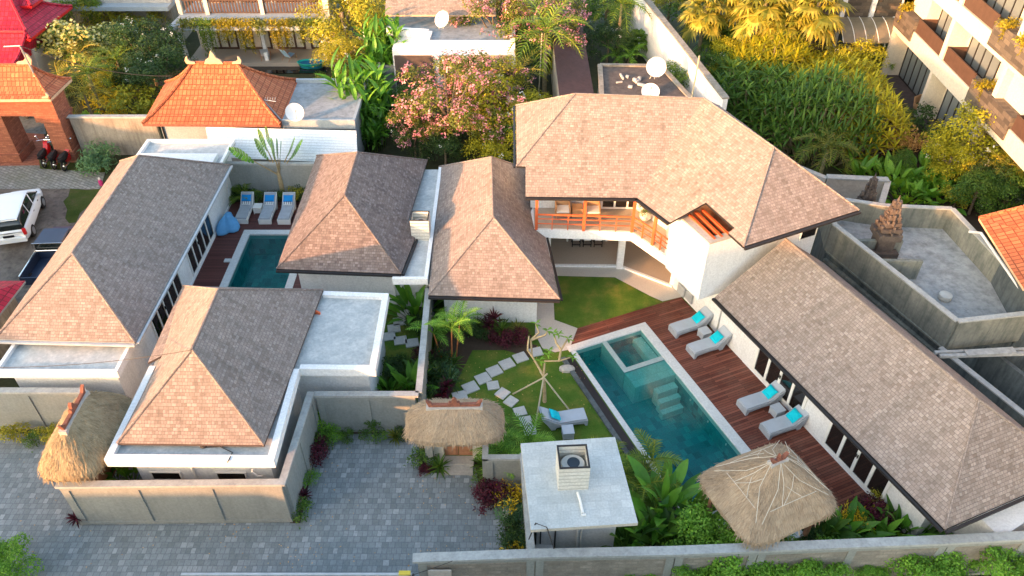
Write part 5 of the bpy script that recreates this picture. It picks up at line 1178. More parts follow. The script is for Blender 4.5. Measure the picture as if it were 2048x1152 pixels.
for x, y in ((2.9, 33.3), (4.95, 33.3), (2.9, 34.1), (4.95, 34.1)): mb = MB(); mb.lathe((x, y, .1), [(.06, 0), (.07, .72)], 10); mb.build('leg', 'pot_white', t)

# ---------------------------------------------------------------- vehicles
def wheel(t, x, y, r, w_=.2, rim='metal_grey'):
    mb = MB(); s = 1 if y > 0 else -1
    mb.tube([(x, y - w_ / 2, r), (x, y - w_ / 2 + .03, r), (x, y + w_ / 2 - .03, r), (x, y + w_ / 2, r)], [r * .9, r, r, r * .9], 20); o = mb.build('wheel', 'rubber', t)
    mb = MB(); mb.tube([(x, y + s * (w_ / 2 - .02), r), (x, y + s * (w_ / 2 + .008), r)], [r * .62, r * .60], 16); mb.build('rim', rim, o)
def loft(mb, st, mi=0):
    """st: list of (x, [(y, z)...]) half profiles, bottom to top, mirrored"""
    k0 = len(mb.v); n = 0
    for x, pr in st:
        full = [(-y, z) for y, z in pr] + [(y, z) for y, z in reversed(pr)]; n = len(full); mb.v += [(x, y, z) for y, z in full]
    for i in range(len(st) - 1):
        for j in range(n): j2 = (j + 1) % n; mb.f.append((k0 + i * n + j, k0 + i * n + j2, k0 + (i + 1) * n + j2, k0 + (i + 1) * n + j)); mb.m.append(mi)
    mb.f.append(tuple(k0 + j for j in range(n))); mb.m.append(mi); mb.f.append(tuple(k0 + (len(st) - 1) * n + j for j in reversed(range(n)))); mb.m.append(mi)
t = thing('parked_car', 'white people carrier parked on wet earth at the left edge, rear towards the camera', 'car', (0, 0, 0))
def bs(x, zb, zt, hw): return (x, [(hw * .86, zb), (hw * .97, zb + .08), (hw, zb + .3), (hw * 1.0, zt - .22), (hw * .97, zt - .06), (hw * .90, zt)])
mb = MB(); loft(mb, [bs(-2.3, .38, .92, .76), bs(-2.22, .30, 1.02, .84), (bs(-1.9, .28, 1.06, .88)), bs(-1, .27, 1.04, .89), bs(0, .27, 1.02, .89), bs(1.05, .27, 1.02, .88), bs(1.65, .28, .96, .86), bs(2.05, .30, .86, .80), bs(2.25, .36, .70, .68)])
mb.build('body', 'car_white', t, smooth=True)
def cs(x, zt, hb, ht): return (x, [(hb, 1.0), (hb * .98, 1.1), ((hb + ht) / 2 * 1.0, (1.1 + zt) / 2), (ht, zt - .03), (ht * .9, zt)])
mb = MB(); loft(mb, [cs(-2.2, 1.30, .84, .76), cs(-2.05, 1.62, .84, .70), cs(-1.0, 1.70, .86, .70), cs(.1, 1.68, .86, .69), cs(.55, 1.55, .86, .68), cs(1.35, 1.03, .82, .74)]); mb.build('window_glass', 'tint_glass', t)
mb = MB()
def rs(x, z, h): return (x, [(h, z - .05), (h, z), (h * .92, z + .03), (h * .5, z + .055)])
loft(mb, [rs(-2.16, 1.60, .68), rs(-2.0, 1.66, .72), rs(-1.0, 1.71, .73), rs(.1, 1.69, .72), rs(.5, 1.60, .68)]); mb.build('roof_panel', 'car_white', t, smooth=True)
for s in (-1, 1):
    for p_, q_ in (((.5, s * .70, 1.60), (1.35, s * .78, 1.07)), ((-.85, s * .735, 1.68), (-.85, s * .86, 1.05)), ((.15, s * .73, 1.66), (.05, s * .86, 1.05))): mb = MB(); mb.beam(p_, q_, .05, .05); mb.build('pillar', 'car_white', t)
for s in (-1, 1):
    mb = MB(); mb.box(-2.325, -2.18, s * .80 - .07, s * .80 + .07, .72, 1.06); mb.build('tail_light', 'red_paint', t)
    mb = MB(); mb.box(.95, 1.12, s * .98 - .09, s * .98 + .09, 1.0, 1.14); mb.build('wing_mirror', 'car_white', t)
mb = MB(); mb.box(-2.40, -2.28, -.78, .78, .36, .60); mb.build('bumper', 'car_white', t)
mb = MB(); mb.box(-2.34, -2.30, -.26, .26, .66, .78); mb.build('number_plate', 'black_plastic', t)
mb = MB()
for x_ in (-.4, .6): mb.box(x_, x_ + .16, -.905, -.885, .86, .89)
mb.build('door_handle', 'chrome', t)
for x_ in (-1.4, 1.35):
    for y_ in (-.80, .80): wheel(t, x_, y_, .34)
for c_ in t.children:
    if c_.name.split('.')[0] in ('body', 'roof_panel', 'window_glass'):
        m_ = c_.modifiers.new('sub', 'SUBSURF'); m_.levels = 2; m_.render_levels = 2
place(t, (-26.55, 35.1, -.03), math.atan2(.968, -.25))
t = thing('pickup_truck', 'old dark blue pickup with an empty bed, half under the left villa roof', 'pickup truck', (0, 0, 0))
mb = MB(); loft(mb, [(.0, [(.72, .45), (.78, .6), (.78, 1.0), (.76, 1.05)]), (1.2, [(.72, .45), (.78, .6), (.78, 1.05), (.74, 1.1)]), (2.1, [(.7, .45), (.76, .6), (.76, .95), (.7, 1.0)])])
mb.build('body', 'car_navy', t)
mb = MB(); loft(mb, [(.02, [(.76, 1.04), (.70, 1.5)]), (1.1, [(.76, 1.06), (.66, 1.52)]), (1.5, [(.72, 1.06), (.62, 1.1)])]); mb.build('window_glass', 'tint_glass', t)
mb = MB(); loft(mb, [(-.04, [(.70, 1.50), (.66, 1.56)]), (1.15, [(.66, 1.52), (.62, 1.57)])]); mb.build('cab_roof', 'car_navy', t)
mb = MB(); mb.box(-2.0, 0, -.76, .76, .50, .56); mb.box(-2.0, 0, -.78, -.74, .5, .98); mb.box(-2.0, 0, .74, .78, .5, .98); mb.box(-2.04, -2.0, -.78, .78, .5, .95); mb.build('bed', 'car_navy', t)
mb = MB(); mb.tube([(-2.0, -.78, 1.0), (-.1, -.78, 1.03), (-.1, -.74, 1.55), (-.1, .74, 1.55), (-.1, .78, 1.03), (-2.0, .78, 1.0)], .03, 6); mb.tube([(-.08, -.7, 1.1), (-.08, .7, 1.1)], .03); mb.build('bed_rail', 'chrome', t)
for x_ in (-1.3, 1.4):
    for y_ in (-.72, .72): wheel(t, x_, y_, .30)
place(t, (-22.95, 31.3, -.03), R(93))
def motorbike(label, red=True):
    t = thing('motorbike', label, 'motorbike', (0, 0, 0), 'motorbikes parked by the gate'); b = 'red_paint' if red else 'black_plastic'
    for x_ in (-.62, .62):
        mb = MB(); n = 18; 
        for i in range(n):
            a0 = 2 * math.pi * i / n; mb.v += [(x_ + math.cos(a0) * r_, y_, .29 + math.sin(a0) * r_) for r_, y_ in ((.20, 0), (.25, -.05), (.29, 0), (.25, .05))]
        for i in range(n):
            j = (i + 1) % n
            for k in range(4): mb.f.append((i * 4 + k, i * 4 + (k + 1) % 4, j * 4 + (k + 1) % 4, j * 4 + k)); mb.m.append(0)
        o = mb.build('wheel', 'rubber', t); mb = MB(); mb.tube([(x_, -.05, .29), (x_, .05, .29)], .07, 8)
        for k in range(5): a0 = k * 1.2566; mb.tube([(x_, 0, .29), (x_ + .2 * math.cos(a0), 0, .29 + .2 * math.sin(a0))], .014, 4)
        mb.build('rim', 'chrome', o)
    mb = MB(); loft(mb, [(-.35, [(.06, .32), (.13, .5), (.10, .62)]), (.1, [(.10, .22), (.12, .35), (.09, .45)]), (.35, [(.12, .28), (.18, .55), (.10, .82)]), (.5, [(.10, .35), (.15, .6), (.08, .95)]), (.62, [(.04, .5), (.07, .7), (.04, .9)])]); mb.build('fairing', b, t)
    mb = MB(); loft(mb, [(-.95, [(.03, .66), (.06, .72), (.03, .76)]), (-.7, [(.10, .52), (.14, .66), (.09, .76)]), (-.3, [(.12, .48), (.14, .62), (.10, .72)]), (.08, [(.06, .5), (.09, .6), (.05, .68)])]); mb.build('rear_body', 'black_plastic', t)
    mb = MB(); loft(mb, [(-.78, [(.09, .75), (.12, .79), (.08, .82)]), (-.35, [(.11, .72), (.13, .76), (.09, .79)]), (.05, [(.06, .68), (.08, .71), (.05, .74)])]); mb.build('seat', 'rubber', t)
    mb = MB(); mb.tube([(.62, 0, .3), (.42, 0, .98)], .035); mb.tube([(.32, -.32, 1.02), (.42, 0, 1.0), (.32, .32, 1.02)], .018); mb.build('handlebar', 'chrome', t)
    for s in (-1, 1): mb = MB(); mb.tube([(.38, s * .22, 1.02), (.42, s * .3, 1.2)], .01, 4); mb.lathe((.42, s * .3, 1.2), [(.05, 0), (.065, .03), (.05, .06)], 8); mb.build('mirror', 'chrome', t)
    mb = MB(); mb.lathe((.56, 0, .82), [(.05, 0), (.08, .05), (.05, .12)], 8); mb.build('headlight', 'dish_white', t)
    mb = MB(); mb.tube([(-.2, -.14, .26), (-.85, -.16, .36)], [.035, .055], 8); mb.build('exhaust', 'chrome', t)
    return t
def at_(a, b): q = P(a, b, 0); q.z = -.02; return q
m0 = place(motorbike('left red and black motorbike of the row of three'), at_(98, 322), R(100))
m0.scale = (1.2, 1.2, 1.2); copy_tree(m0, at_(119, 325), R(98), 1.2, label='middle motorbike of the row of three')
copy_tree(m0, at_(140, 328), R(96), 1.2, label='right motorbike of the row of three, next to the old wall')
m1 = place(motorbike('black motorbike standing inside the brick gateway', False), at_(42, 232), R(150))
# guest-house terrace bits
def sling_chair(label, loc, rz, mat):
    t = thing('terrace_chair', label, 'chair', (0, 0, 0), 'chairs on the guest house terrace')
    mb = MB(); mb.add([(-.3, -.35, .35), (.3, -.35, .35), (.3, .2, .25), (-.3, .2, .25), (.3, .65, .95), (-.3, .65, .95)], [(0, 1, 2, 3), (3, 2, 4, 5)]); mb.add([(-.3, -.35, .33), (.3, -.35, .33), (.3, .2, .23), (-.3, .2, .23), (.3, .65, .93), (-.3, .65, .93)], [(3, 2, 1, 0), (5, 4, 2, 3)]); mb.build('sling', mat, t)
    for x in (-.32, .32): mb = MB(); mb.tube([(x, -.4, 0), (x, -.35, .38), (x, .2, .27), (x, .65, .97)], .02, 5); mb.tube([(x, .5, 0), (x, .2, .3)], .02, 5); mb.build('leg', 'door_wood', t)
    return place(t, loc, rz)
sling_chair('terrace chair with a light blue and red striped sling under the vines', P(580, 118, .3), R(150), 'light_blue_cloth')
sling_chair('dark grey terrace chair behind a vine-covered column', P(533, 116, .3), R(190), 'cushion_grey')
t = thing('paddling_tub', 'oval blue tub with a teal rim on the lawn below the guest house', 'tub', P(624, 140, 0)); q = P(624, 134, 0)
mb = MB(); mb.lathe((q.x, q.y, 0), [(.85, 0), (1.0, .4), (1.05, .42), (.95, .42), (.85, .1)], 24, sy=.5); mb.build('tub', 'tub_teal', t, smooth=True); mb = MB(); mb.lathe((q.x, q.y, .1), [(.90, .0), (.94, .22)], 24, sy=.5); mb.build('tub_water', 'tub_blue', t)
# statue near the forecourt corner
t = thing('stone_urn', 'pale stone urn half hidden by plants at the forecourt edge', 'urn', P(1015, 1040, 0)); q = P(1015, 1037, 0)
mb = MB(); mb.lathe((q.x, q.y, -.03), [(.14, 0), (.2, .15), (.22, .35), (.12, .5), (.16, .56)], 12); mb.build('urn', 'pale_stone', t, smooth=True)
# ---------------------------------------------------------------- plants: shapes
TAU = 2 * math.pi
def leafq(mb, c, d, n, l, w_, mi=0):
    s = d.cross(n); s = s.normalized() * (w_ / 2) if s.length > 1e-6 else Vector((w_ / 2, 0, 0))
    m = c + d * l * .45
    mb.add([c, m + s - n * l * .05, c + d * l, m - s - n * l * .05], [(0, 1, 2, 3)], mi)
def rv(r): 
    z = r.uniform(-1, 1); a = r.uniform(0, TAU); q = math.sqrt(1 - z * z); return Vector((q * math.cos(a), q * math.sin(a), z))
def crown_pts(mb, lobes, n, size, r, mi=0, up=.45, asp=.5, shell=.55, clump=6):
    wts = [l[3] * l[4] + l[4] * l[5] for l in lobes]
    for i in range(n // clump):
        L = r.choices(lobes, wts)[0]; d = rv(r)
        if d.z < -.55: d.z = -d.z
        k = shell + (1 - shell) * r.random() ** .5; k *= r.uniform(.85, 1.12)
        c = Vector((L[0] + d.x * L[3] * k, L[1] + d.y * L[4] * k, L[2] + d.z * L[5] * k))
        for j in range(clump):
            n_ = (d * .8 + Vector((0, 0, up)) + rv(r) * .75).normalized(); dd = n_.cross(rv(r)).normalized()
            leafq(mb, c + rv(r) * size * 1.1, dd, n_, size * r.uniform(.7, 1.3), size * asp * r.uniform(.8, 1.2), mi)
def blade(mb, b, az, el, L, w_, droop, segs=4, mi=0, fold=0.0, twist=0.0, prof=None, tip=.08):
    b = Vector(b); p = b.copy(); e = el; k0 = len(mb.v); side = Vector((-math.sin(az), math.cos(az), 0)); q = 3 if fold else 2
    for i in range(segs + 1):
        t_ = i / segs; w2 = w_ / 2 * (prof(t_) if prof else max(tip, math.sin(math.pi * (t_ ** .8) * .93 + .12)))
        d = Vector((math.cos(az) * math.cos(e), math.sin(az) * math.cos(e), math.sin(e))); n = side.cross(d) * -1
        s = side * math.cos(twist) + n * math.sin(twist)
        if fold: mb.v += [tuple(p - s * w2 + n * w2 * fold), tuple(p), tuple(p + s * w2 + n * w2 * fold)]
        else: mb.v += [tuple(p - s * w2), tuple(p + s * w2)]
        p = p + d * (L / segs); e -= droop / segs
    for i in range(segs):
        for j in range(q - 1):
            a = k0 + i * q + j; mb.f.append((a, a + 1, a + q + 1, a + q)); mb.m.append(mi)
def frond(mb, b, az, el, L, droop, lw, r, n=16, mi=0, ll=.5, vee=.5):
    p = Vector(b); e = el; side = Vector((-math.sin(az), math.cos(az), 0)); pts = []
    for i in range(n + 1):
        t_ = i / n; d = Vector((math.cos(az) * math.cos(e), math.sin(az) * math.cos(e), math.sin(e)))
        up = side.cross(d) * -1; pts.append(p.copy())
        if t_ > .12:
            l2 = ll * math.sin(math.pi * min(1, t_ * .85 + .12)) * r.uniform(.85, 1.1)
            for s in (-1, 1):
                dd = (side * s + d * .75 + up * vee - Vector((0, 0, .35 * r.random()))).normalized(); nn = dd.cross(d).normalized()
                wv = d * lw; q = p + dd * l2 * .55; q2 = p + dd * l2 - Vector((0, 0, l2 * .25))
                mb.add([p - wv * .5, p + wv * .5, q + wv * .5, q2, q - wv * .4], [(0, 1, 2, 4), (4, 2, 3)], mi)
        p = p + d * (L / n); e -= droop / n
    mb.tube(pts[::3] if len(pts) > 6 else pts, [.025] * (len(pts[::3]) - 1) + [.006], 4, mi)
def fan_leaf(mb, b, az, el, stem, R_, r, mi=0, n=16):
    d = Vector((math.cos(az) * math.cos(el), math.sin(az) * math.cos(el), math.sin(el))); b = Vector(b); c = b + d * stem - Vector((0, 0, .1 * stem))
    side = Vector((-math.sin(az), math.cos(az), 0)); fw = (d - Vector((0, 0, .45))).normalized(); mb.tube([b, c], .018, 4, mi)
    for i in range(n):
        a = (i / (n - 1) - .5) * 4.3; v = (fw * math.cos(a) + side * math.sin(a)).normalized(); l = R_ * (.78 + .22 * math.cos(a * .6)) * r.uniform(.9, 1.05)
        t_ = Vector((-math.sin(a), math.cos(a), 0)); pr = (side * math.cos(a) - fw * math.sin(a)); m = c + v * l * .55; e = c + v * l - Vector((0, 0, l * r.uniform(.15, .45)))
        w_ = l * .105; mb.add([c, m - pr * w_, e, m + pr * w_], [(0, 1, 2, 3)], mi)
def trunk_mesh(parent, pts, r0, r1, mat, name='trunk'):
    mb = MB(); n = len(pts); mb.tube(pts, [r0 + (r1 - r0) * i / (n - 1) for i in range(n)], 8); return mb.build(name, mat, parent)
FAR = (0, -500, 0)
PROTO = {}; BIG = ('pink', 'cream', 'dark', 'olive', 'green', 'yellow', 'heli', 'palm', 'palm_gold', 'fan', 'pandan', 'pandan_sunlit')
def proto(key, name, cat, fn):
    t = thing(name, 'x', cat, (0, 0, 0)); fn(t); PROTO[key] = [t, False]; return t
def put(key, x, y, z, s, label, rz=None, group=None, name=None, cat=None):
    t, used = PROTO[key]
    if rz is None: rz = rnd.uniform(0, TAU)
    if key in BIG and y > 40: s *= 1.3
    if key.startswith('pandan'): s = (s, s, s * rnd.choice((.8, 1.0, 1.2, 1.4)))
    if not used:
        t.location = (x, y, z); t.rotation_euler[2] = rz; t.scale = (s, s, s) if not isinstance(s, tuple) else s; t['label'] = label
        if group: t['group'] = group
        if cat: t['category'] = cat
        if name: t.name = name
        PROTO[key][1] = True; t['_g'] = group or ''; return t
    o = copy_tree(t, (x, y, z), rz, s, label, group, cat, name)
    if not group and 'group' in o: del o['group']
    return o
def tree_proto(key, name, cat, leafm, lobes, n, size, h, seed, bark='tree_bark', tr=.14, blossom=None, bn=0, bs_=.14, asp=.5, shell=.5, limbs=4):
    def fn(t):
        r = random.Random(seed); mb = MB()
        mb.tube([(0, 0, -.05), (.05, .03, h * .3), (-.03, .06, h * .6)], [tr, tr * .8, tr * .55], 8)
        for L in lobes[:limbs + 2]:
            s = Vector((0, .05, h * .45)); e = Vector((L[0], L[1], L[2])); m = s.lerp(e, .5) + rv(r) * .12 * h * .3; mb.tube([s, m, e], [tr * .5, tr * .33, tr * .12], 5)
        mb.build('trunk', bark, t)
        mb = MB(); crown_pts(mb, lobes, n, size, r, asp=asp, shell=shell); mb.build('crown', leafm, t)
        if blossom:
            mb = MB(); crown_pts(mb, [(l[0], l[1], l[2] + .05, l[3] * 1.08, l[4] * 1.08, l[5] * 1.1) for l in lobes], bn, bs_, r, asp=.9, shell=.85, clump=7, up=.8); mb.build('blossom', blossom, t)
    return proto(key, name, cat, fn)
def lobes_rand(seed, n, R_, H, base, sr=.45):
    r = random.Random(seed); out = []
    for i in range(n):
        a = i * 2.4 + r.uniform(-.4, .4); q = R_ * (.15 + .62 * math.sqrt((i + .5) / n)); z = base + (H - base) * (r.uniform(.35, .95) - .35 * q / R_)
        s = R_ * sr * r.uniform(.75, 1.15); out.append((q * math.cos(a), q * math.sin(a), z, s, s, s * .75))
    return out
tree_proto('pink', 'flowering_tree', 'tree', 'leaf_olive', lobes_rand(1, 22, 3.0, 5.2, 1.4, .22), 6200, .14, 4, 11, blossom='petal_pink', bn=1900, bs_=.11, shell=.2, limbs=14)
tree_proto('cream', 'flowering_tree', 'tree', 'leaf_green', lobes_rand(2, 12, 2.0, 3.6, 1.2, .36), 2600, .17, 3.4, 12, blossom='petal_cream', bn=2300, bs_=.17, shell=.4)
tree_proto('dark', 'broadleaf_tree', 'tree', 'leaf_dark', lobes_rand(3, 14, 2.6, 4.6, .9, .42), 7000, .17, 4.2, 13, blossom='petal_white', bn=160, bs_=.10)
tree_proto('olive', 'broadleaf_tree', 'tree', 'leaf_gold', lobes_rand(4, 13, 2.2, 4.6, .9, .40), 6000, .17, 4.4, 14, asp=.35, blossom='petal_white', bn=70)
tree_proto('green', 'broadleaf_tree', 'tree', 'leaf_green', lobes_rand(5, 12, 2.2, 4.0, .8, .42), 5600, .17, 4.0, 15)
tree_proto('yellow', 'broadleaf_tree', 'tree', 'leaf_lemon', lobes_rand(6, 13, 2.3, 4.0, 1.0, .40), 5600, .16, 4.0, 16, blossom='petal_white', bn=120, bs_=.12)
tree_proto('bright', 'leafy_bush', 'bush', 'leaf_bright', lobes_rand(7, 11, 1.2, 1.9, .3, .42), 6500, .085, 1.7, 17, tr=.06, asp=.65)
def bush_proto(key, name, leafm, seed, n=700, size=.09, R_=.5, H=.7, asp=.5, cat='shrub'):
    def fn(t):
        r = random.Random(seed); mb = MB(); mb.tube([(0, 0, 0), (0, .02, H * .6)], [.03, .012], 5); mb.build('stem', 'tree_bark', t)
        mb = MB(); crown_pts(mb, lobes_rand(seed, 6, R_, H, .12, .5), n, size, r, asp=asp); mb.build('foliage', leafm, t)
    return proto(key, name, cat, fn)
bush_proto('b_green', 'garden_shrub', 'leaf_green', 21); bush_proto('b_dark', 'garden_shrub', 'leaf_dark', 22, 900); bush_proto('b_maroon', 'garden_shrub', 'leaf_maroon', 23, 900)
bush_proto('b_yellow', 'croton_shrub', 'leaf_yellow', 24, 420, .14, asp=.35); bush_proto('b_bright', 'garden_shrub', 'leaf_bright', 25); bush_proto('b_blue', 'feathery_shrub', 'leaf_blue_green', 26, 1300, .13, asp=.3); bush_proto('b_gold', 'garden_shrub', 'leaf_gold', 27, 900)
bush_proto('b_dry', 'garden_shrub', 'leaf_dry', 28, 500, .12, asp=.3)
def rosette(mb, r, n, L, w_, x=0, y=0, z=.1, mi=0, e0=.15, e1=1.4, droop=.9, fold=.2):
    for i in range(n):
        az = i * 2.4 + r.uniform(-.2, .2); t_ = i / n
        blade(mb, (x, y, z + .15 * t_), az, e0 + (e1 - e0) * t_ + r.uniform(-.1, .1), L * r.uniform(.8, 1.1), w_ * r.uniform(.8, 1.15), droop * r.uniform(.6, 1.2), 4, mi, fold)
def ros_proto(key, name, leafm, seed, n, L, w_, cat='plant', heads=1, sp=.25, stem=0.0, **kw):
    def fn(t):
        r = random.Random(seed); mb = MB(); ms = MB(); 
        for h in range(heads):
            q = sp * math.sqrt(h / max(1, heads)) * 1.6; z = stem * (r.uniform(.3, 1) if heads < 20 else r.uniform(.78, 1.05) * math.sqrt(max(.05, 1.05 - (h / heads) ** 1.2))); x, y = q * math.cos(h * 2.4), q * math.sin(h * 2.4)
            if stem: mb.tube([(x * .6, y * .6, 0), (x, y, z + .1)], .03, 5, 1)
            rosette(mb, r, n, L, w_, x, y, z + .05, **kw)
        mb.build('foliage', [leafm, 'palm_stem'], t)
    return proto(key, name, cat, fn)
ros_proto('r_green', 'spiky_plant', 'leaf_green', 31, 34, .62, .07); ros_proto('r_maroon', 'cordyline', 'leaf_maroon', 32, 26, .55, .08, heads=2, stem=.4); ros_proto('r_dark', 'spiky_plant', 'leaf_dark', 33, 30, .6, .08, heads=3, sp=.3, stem=.3)
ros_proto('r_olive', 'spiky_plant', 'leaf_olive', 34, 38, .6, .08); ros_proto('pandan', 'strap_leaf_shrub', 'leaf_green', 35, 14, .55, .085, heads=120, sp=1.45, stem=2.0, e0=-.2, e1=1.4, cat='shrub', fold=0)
ros_proto('pandan_sunlit', 'strap_leaf_shrub', 'leaf_lemon', 36, 14, .55, .085, heads=120, sp=1.45, stem=2.2, e0=-.2, e1=1.4, cat='shrub', fold=0)  # pandan again, with sunlight put into the golden leaf colour
def broad_proto(key, name, leafm, seed, n, L, w_, R_=.25, e0=.6, e1=1.45, droop=.7, cat='plant', stem=.35, extra=None):
    def fn(t):
        r = random.Random(seed); mb = MB(); ms = MB()
        for i in range(n):
            az = i * 2.4 + r.uniform(-.3, .3); q = R_ * math.sqrt((i + .5) / n); el = e1 - (e1 - e0) * (i / n) + r.uniform(-.12, .12); b = Vector((q * math.cos(az), q * math.sin(az), 0)); l = L * r.uniform(.75, 1.15)
            d = Vector((math.cos(az) * math.cos(el), math.sin(az) * math.cos(el), math.sin(el))); s = l * stem; e = b + d * s; mb.tube([b, e], [.02, .012], 4, 1)
            blade(mb, e, az, el, l, w_ * r.uniform(.8, 1.2), droop * r.uniform(.5, 1.3), 6, 0, .25, twist=r.uniform(-.5, .5))
        mb.build('foliage', [leafm, 'leaf_banana_dark'], t)
    return proto(key, name, cat, fn)
broad_proto('ban_s', 'broadleaf_plant', 'leaf_banana', 41, 15, .85, .22); broad_proto('ban_d', 'broadleaf_plant', 'leaf_banana_dark', 42, 18, .85, .24)
broad_proto('ban_l', 'banana_plant', 'leaf_banana', 43, 26, 1.7, .46, R_=.5, stem=.45, droop=1.0); broad_proto('ban_field', 'broadleaf_plant', 'leaf_bright', 44, 70, .85, .30, R_=1.3, e0=.3)
def heliconia(t):
    r = random.Random(45); mb = MB(); ms = MB()
    for i in range(46):
        a = i * 2.4; q = 1.05 * math.sqrt(i / 46); h = r.uniform(1.6, 3.2) - q * .5; b = Vector((q * math.cos(a) * .75, q * math.sin(a) * .75, 0)); tp = Vector((b.x * 1.4, b.y * 1.4, h)); mb.tube([b, tp], .02, 4, 1)
        for k in range(6): z = h * (.45 + .11 * k); blade(mb, b.lerp(tp, z / h), a + k * 2.0 + r.uniform(-.4, .4), 1.25 - .12 * (5 - k) + r.uniform(-.15, .15), r.uniform(.7, 1.0), .19, .9, 5, 0, .3, twist=r.uniform(-.4, .4))
    mb.build('foliage', ['leaf_banana', 'leaf_banana_dark'], t)
proto('heli', 'heliconia_clump', 'plant', heliconia)
def palm_proto(key, name, leafm, seed, nf, L, h, stem_mat='palm_stem', tr=.09, multi=1, ll=.5, droop=1.5, e0=.1, lw=.045):
    def fn(t):
        r = random.Random(seed); mb = MB(); ms = MB()
        for m in range(multi):
            bx, by = (0, 0) if multi == 1 else (.35 * math.cos(m * 2.4), .35 * math.sin(m * 2.4)); hh = h * (1 if multi == 1 else r.uniform(.5, 1)); tp = Vector((bx * 1.8, by * 1.8, hh))
            ms.tube([(bx, by, -.05), Vector((bx, by, 0)).lerp(tp, .5), tp], [tr * 1.2, tr, tr * .8], 8)
            for i in range(nf): az = i * 2.4 + r.uniform(-.2, .2); t_ = i / nf; frond(mb, tp, az, e0 + (1.3 - e0) * t_, L * r.uniform(.85, 1.1), droop * (1.1 - .3 * t_), lw, r, 15, 0, ll)
        ms.build('trunk', stem_mat, t); mb.build('crown', leafm, t)
    return proto(key, name, 'palm tree', fn)
palm_proto('palm', 'feather_palm', 'leaf_palm', 51, 15, 2.1, 3.2, ll=.62); palm_proto('palm_s', 'small_palm', 'leaf_palm', 52, 8, 1.1, .5, multi=3, tr=.03, ll=.34)
palm_proto('palm_red', 'sealing_wax_palm', 'leaf_bright', 53, 6, 1.35, 2.5, 'red_stem', .035, multi=3, ll=.34, droop=1.2, e0=.45); palm_proto('palm_b', 'small_palm', 'leaf_bright', 54, 8, 1.2, .7, multi=3, tr=.035, ll=.36, e0=.3)
palm_proto('palm_gold', 'feather_palm', 'leaf_fan', 55, 13, 2.0, 2.6, ll=.6)
palm_proto('palm_dark', 'feather_palm', 'leaf_olive', 56, 16, 2.0, 2.0, ll=.6, droop=2.0)
def fanpalm(t):
    r = random.Random(57); mb = MB(); ms = MB(); ms.tube([(0, 0, 0), (.05, 0, 4.2)], [.13, .10], 8)
    for i in range(24): az = i * 2.4; fan_leaf(mb, (.05, 0, 4.1 - .02 * i), az, 1.3 - i * .085, r.uniform(.6, 1.05), r.uniform(.75, .95), r)
    ms.build('trunk', 'palm_stem', t); mb.build('crown', 'leaf_fan', t)
proto('fan', 'fan_palm', 'palm tree', fanpalm)
def fanpalm2(t):
    r = random.Random(58); mb = MB(); ms = MB(); ms.tube([(0, 0, 0), (.05, 0, 1.6)], [.1, .08], 8)
    for i in range(20): az = i * 2.4; fan_leaf(mb, (.05, 0, 1.6), az, 1.3 - i * .08, r.uniform(.6, .9), r.uniform(.7, .9), r)
    ms.build('trunk', 'palm_stem', t); mb.build('crown', 'leaf_green', t)
proto('fan_s', 'fan_palm', 'palm tree', fanpalm2)
def traveller(t):
    r = random.Random(59); mb = MB(); ms = MB(); ms.tube([(0, 0, 0), (0, 0, .9), (0, 0, 1.3)], [.12, .10, .07], 8)
    for i in range(9):
        a = (i - 4) / 4; az = 0 if a >= 0 else math.pi; el = R(90) - abs(a) * .62 + r.uniform(-.13, .13); b = Vector((0, r.uniform(-.04, .04), 1.1)); d = Vector((math.copysign(math.cos(el), a or 1), 0, math.sin(el))); s = r.uniform(.85, 1.35); d = (d + Vector((0, r.uniform(-.3, .3), 0))).normalized(); e = b + d * s; ms.tube([b, e], [.045, .02], 5)
        L = r.uniform(.8, 1.35); N_ = 9   # torn blade: separate strips each side
        for k in range(N_):
            for sg in (-1, 1):
                c = e + d * L * k / N_; w0 = .40 * math.sin(math.pi * (k + 1.2) / (N_ + 1.4)); side = Vector((0, 1, 0)); dd = (side * sg + d * .35 + Vector((0, 0, .0))).normalized(); up = d * L / N_ * .95; q = c + dd * w0 + Vector((0, 0, -.06)); mb.add([c, c + up, q + up * .9, q], [(0, 1, 2, 3)])
    ms.build('trunk', 'pale_bark', t); mb.build('foliage', 'leaf_banana', t)
proto('trav', 'travellers_palm', 'palm tree', traveller)

# ---------------------------------------------------------------- plants: placing (picture point of the clump at height h)
def pp(key, a, b, h, s, label, rz=None, **kw): q = P(a, b, h); return put(key, q.x, q.y, kw.pop('z', -.03), s, label, rz, **kw)
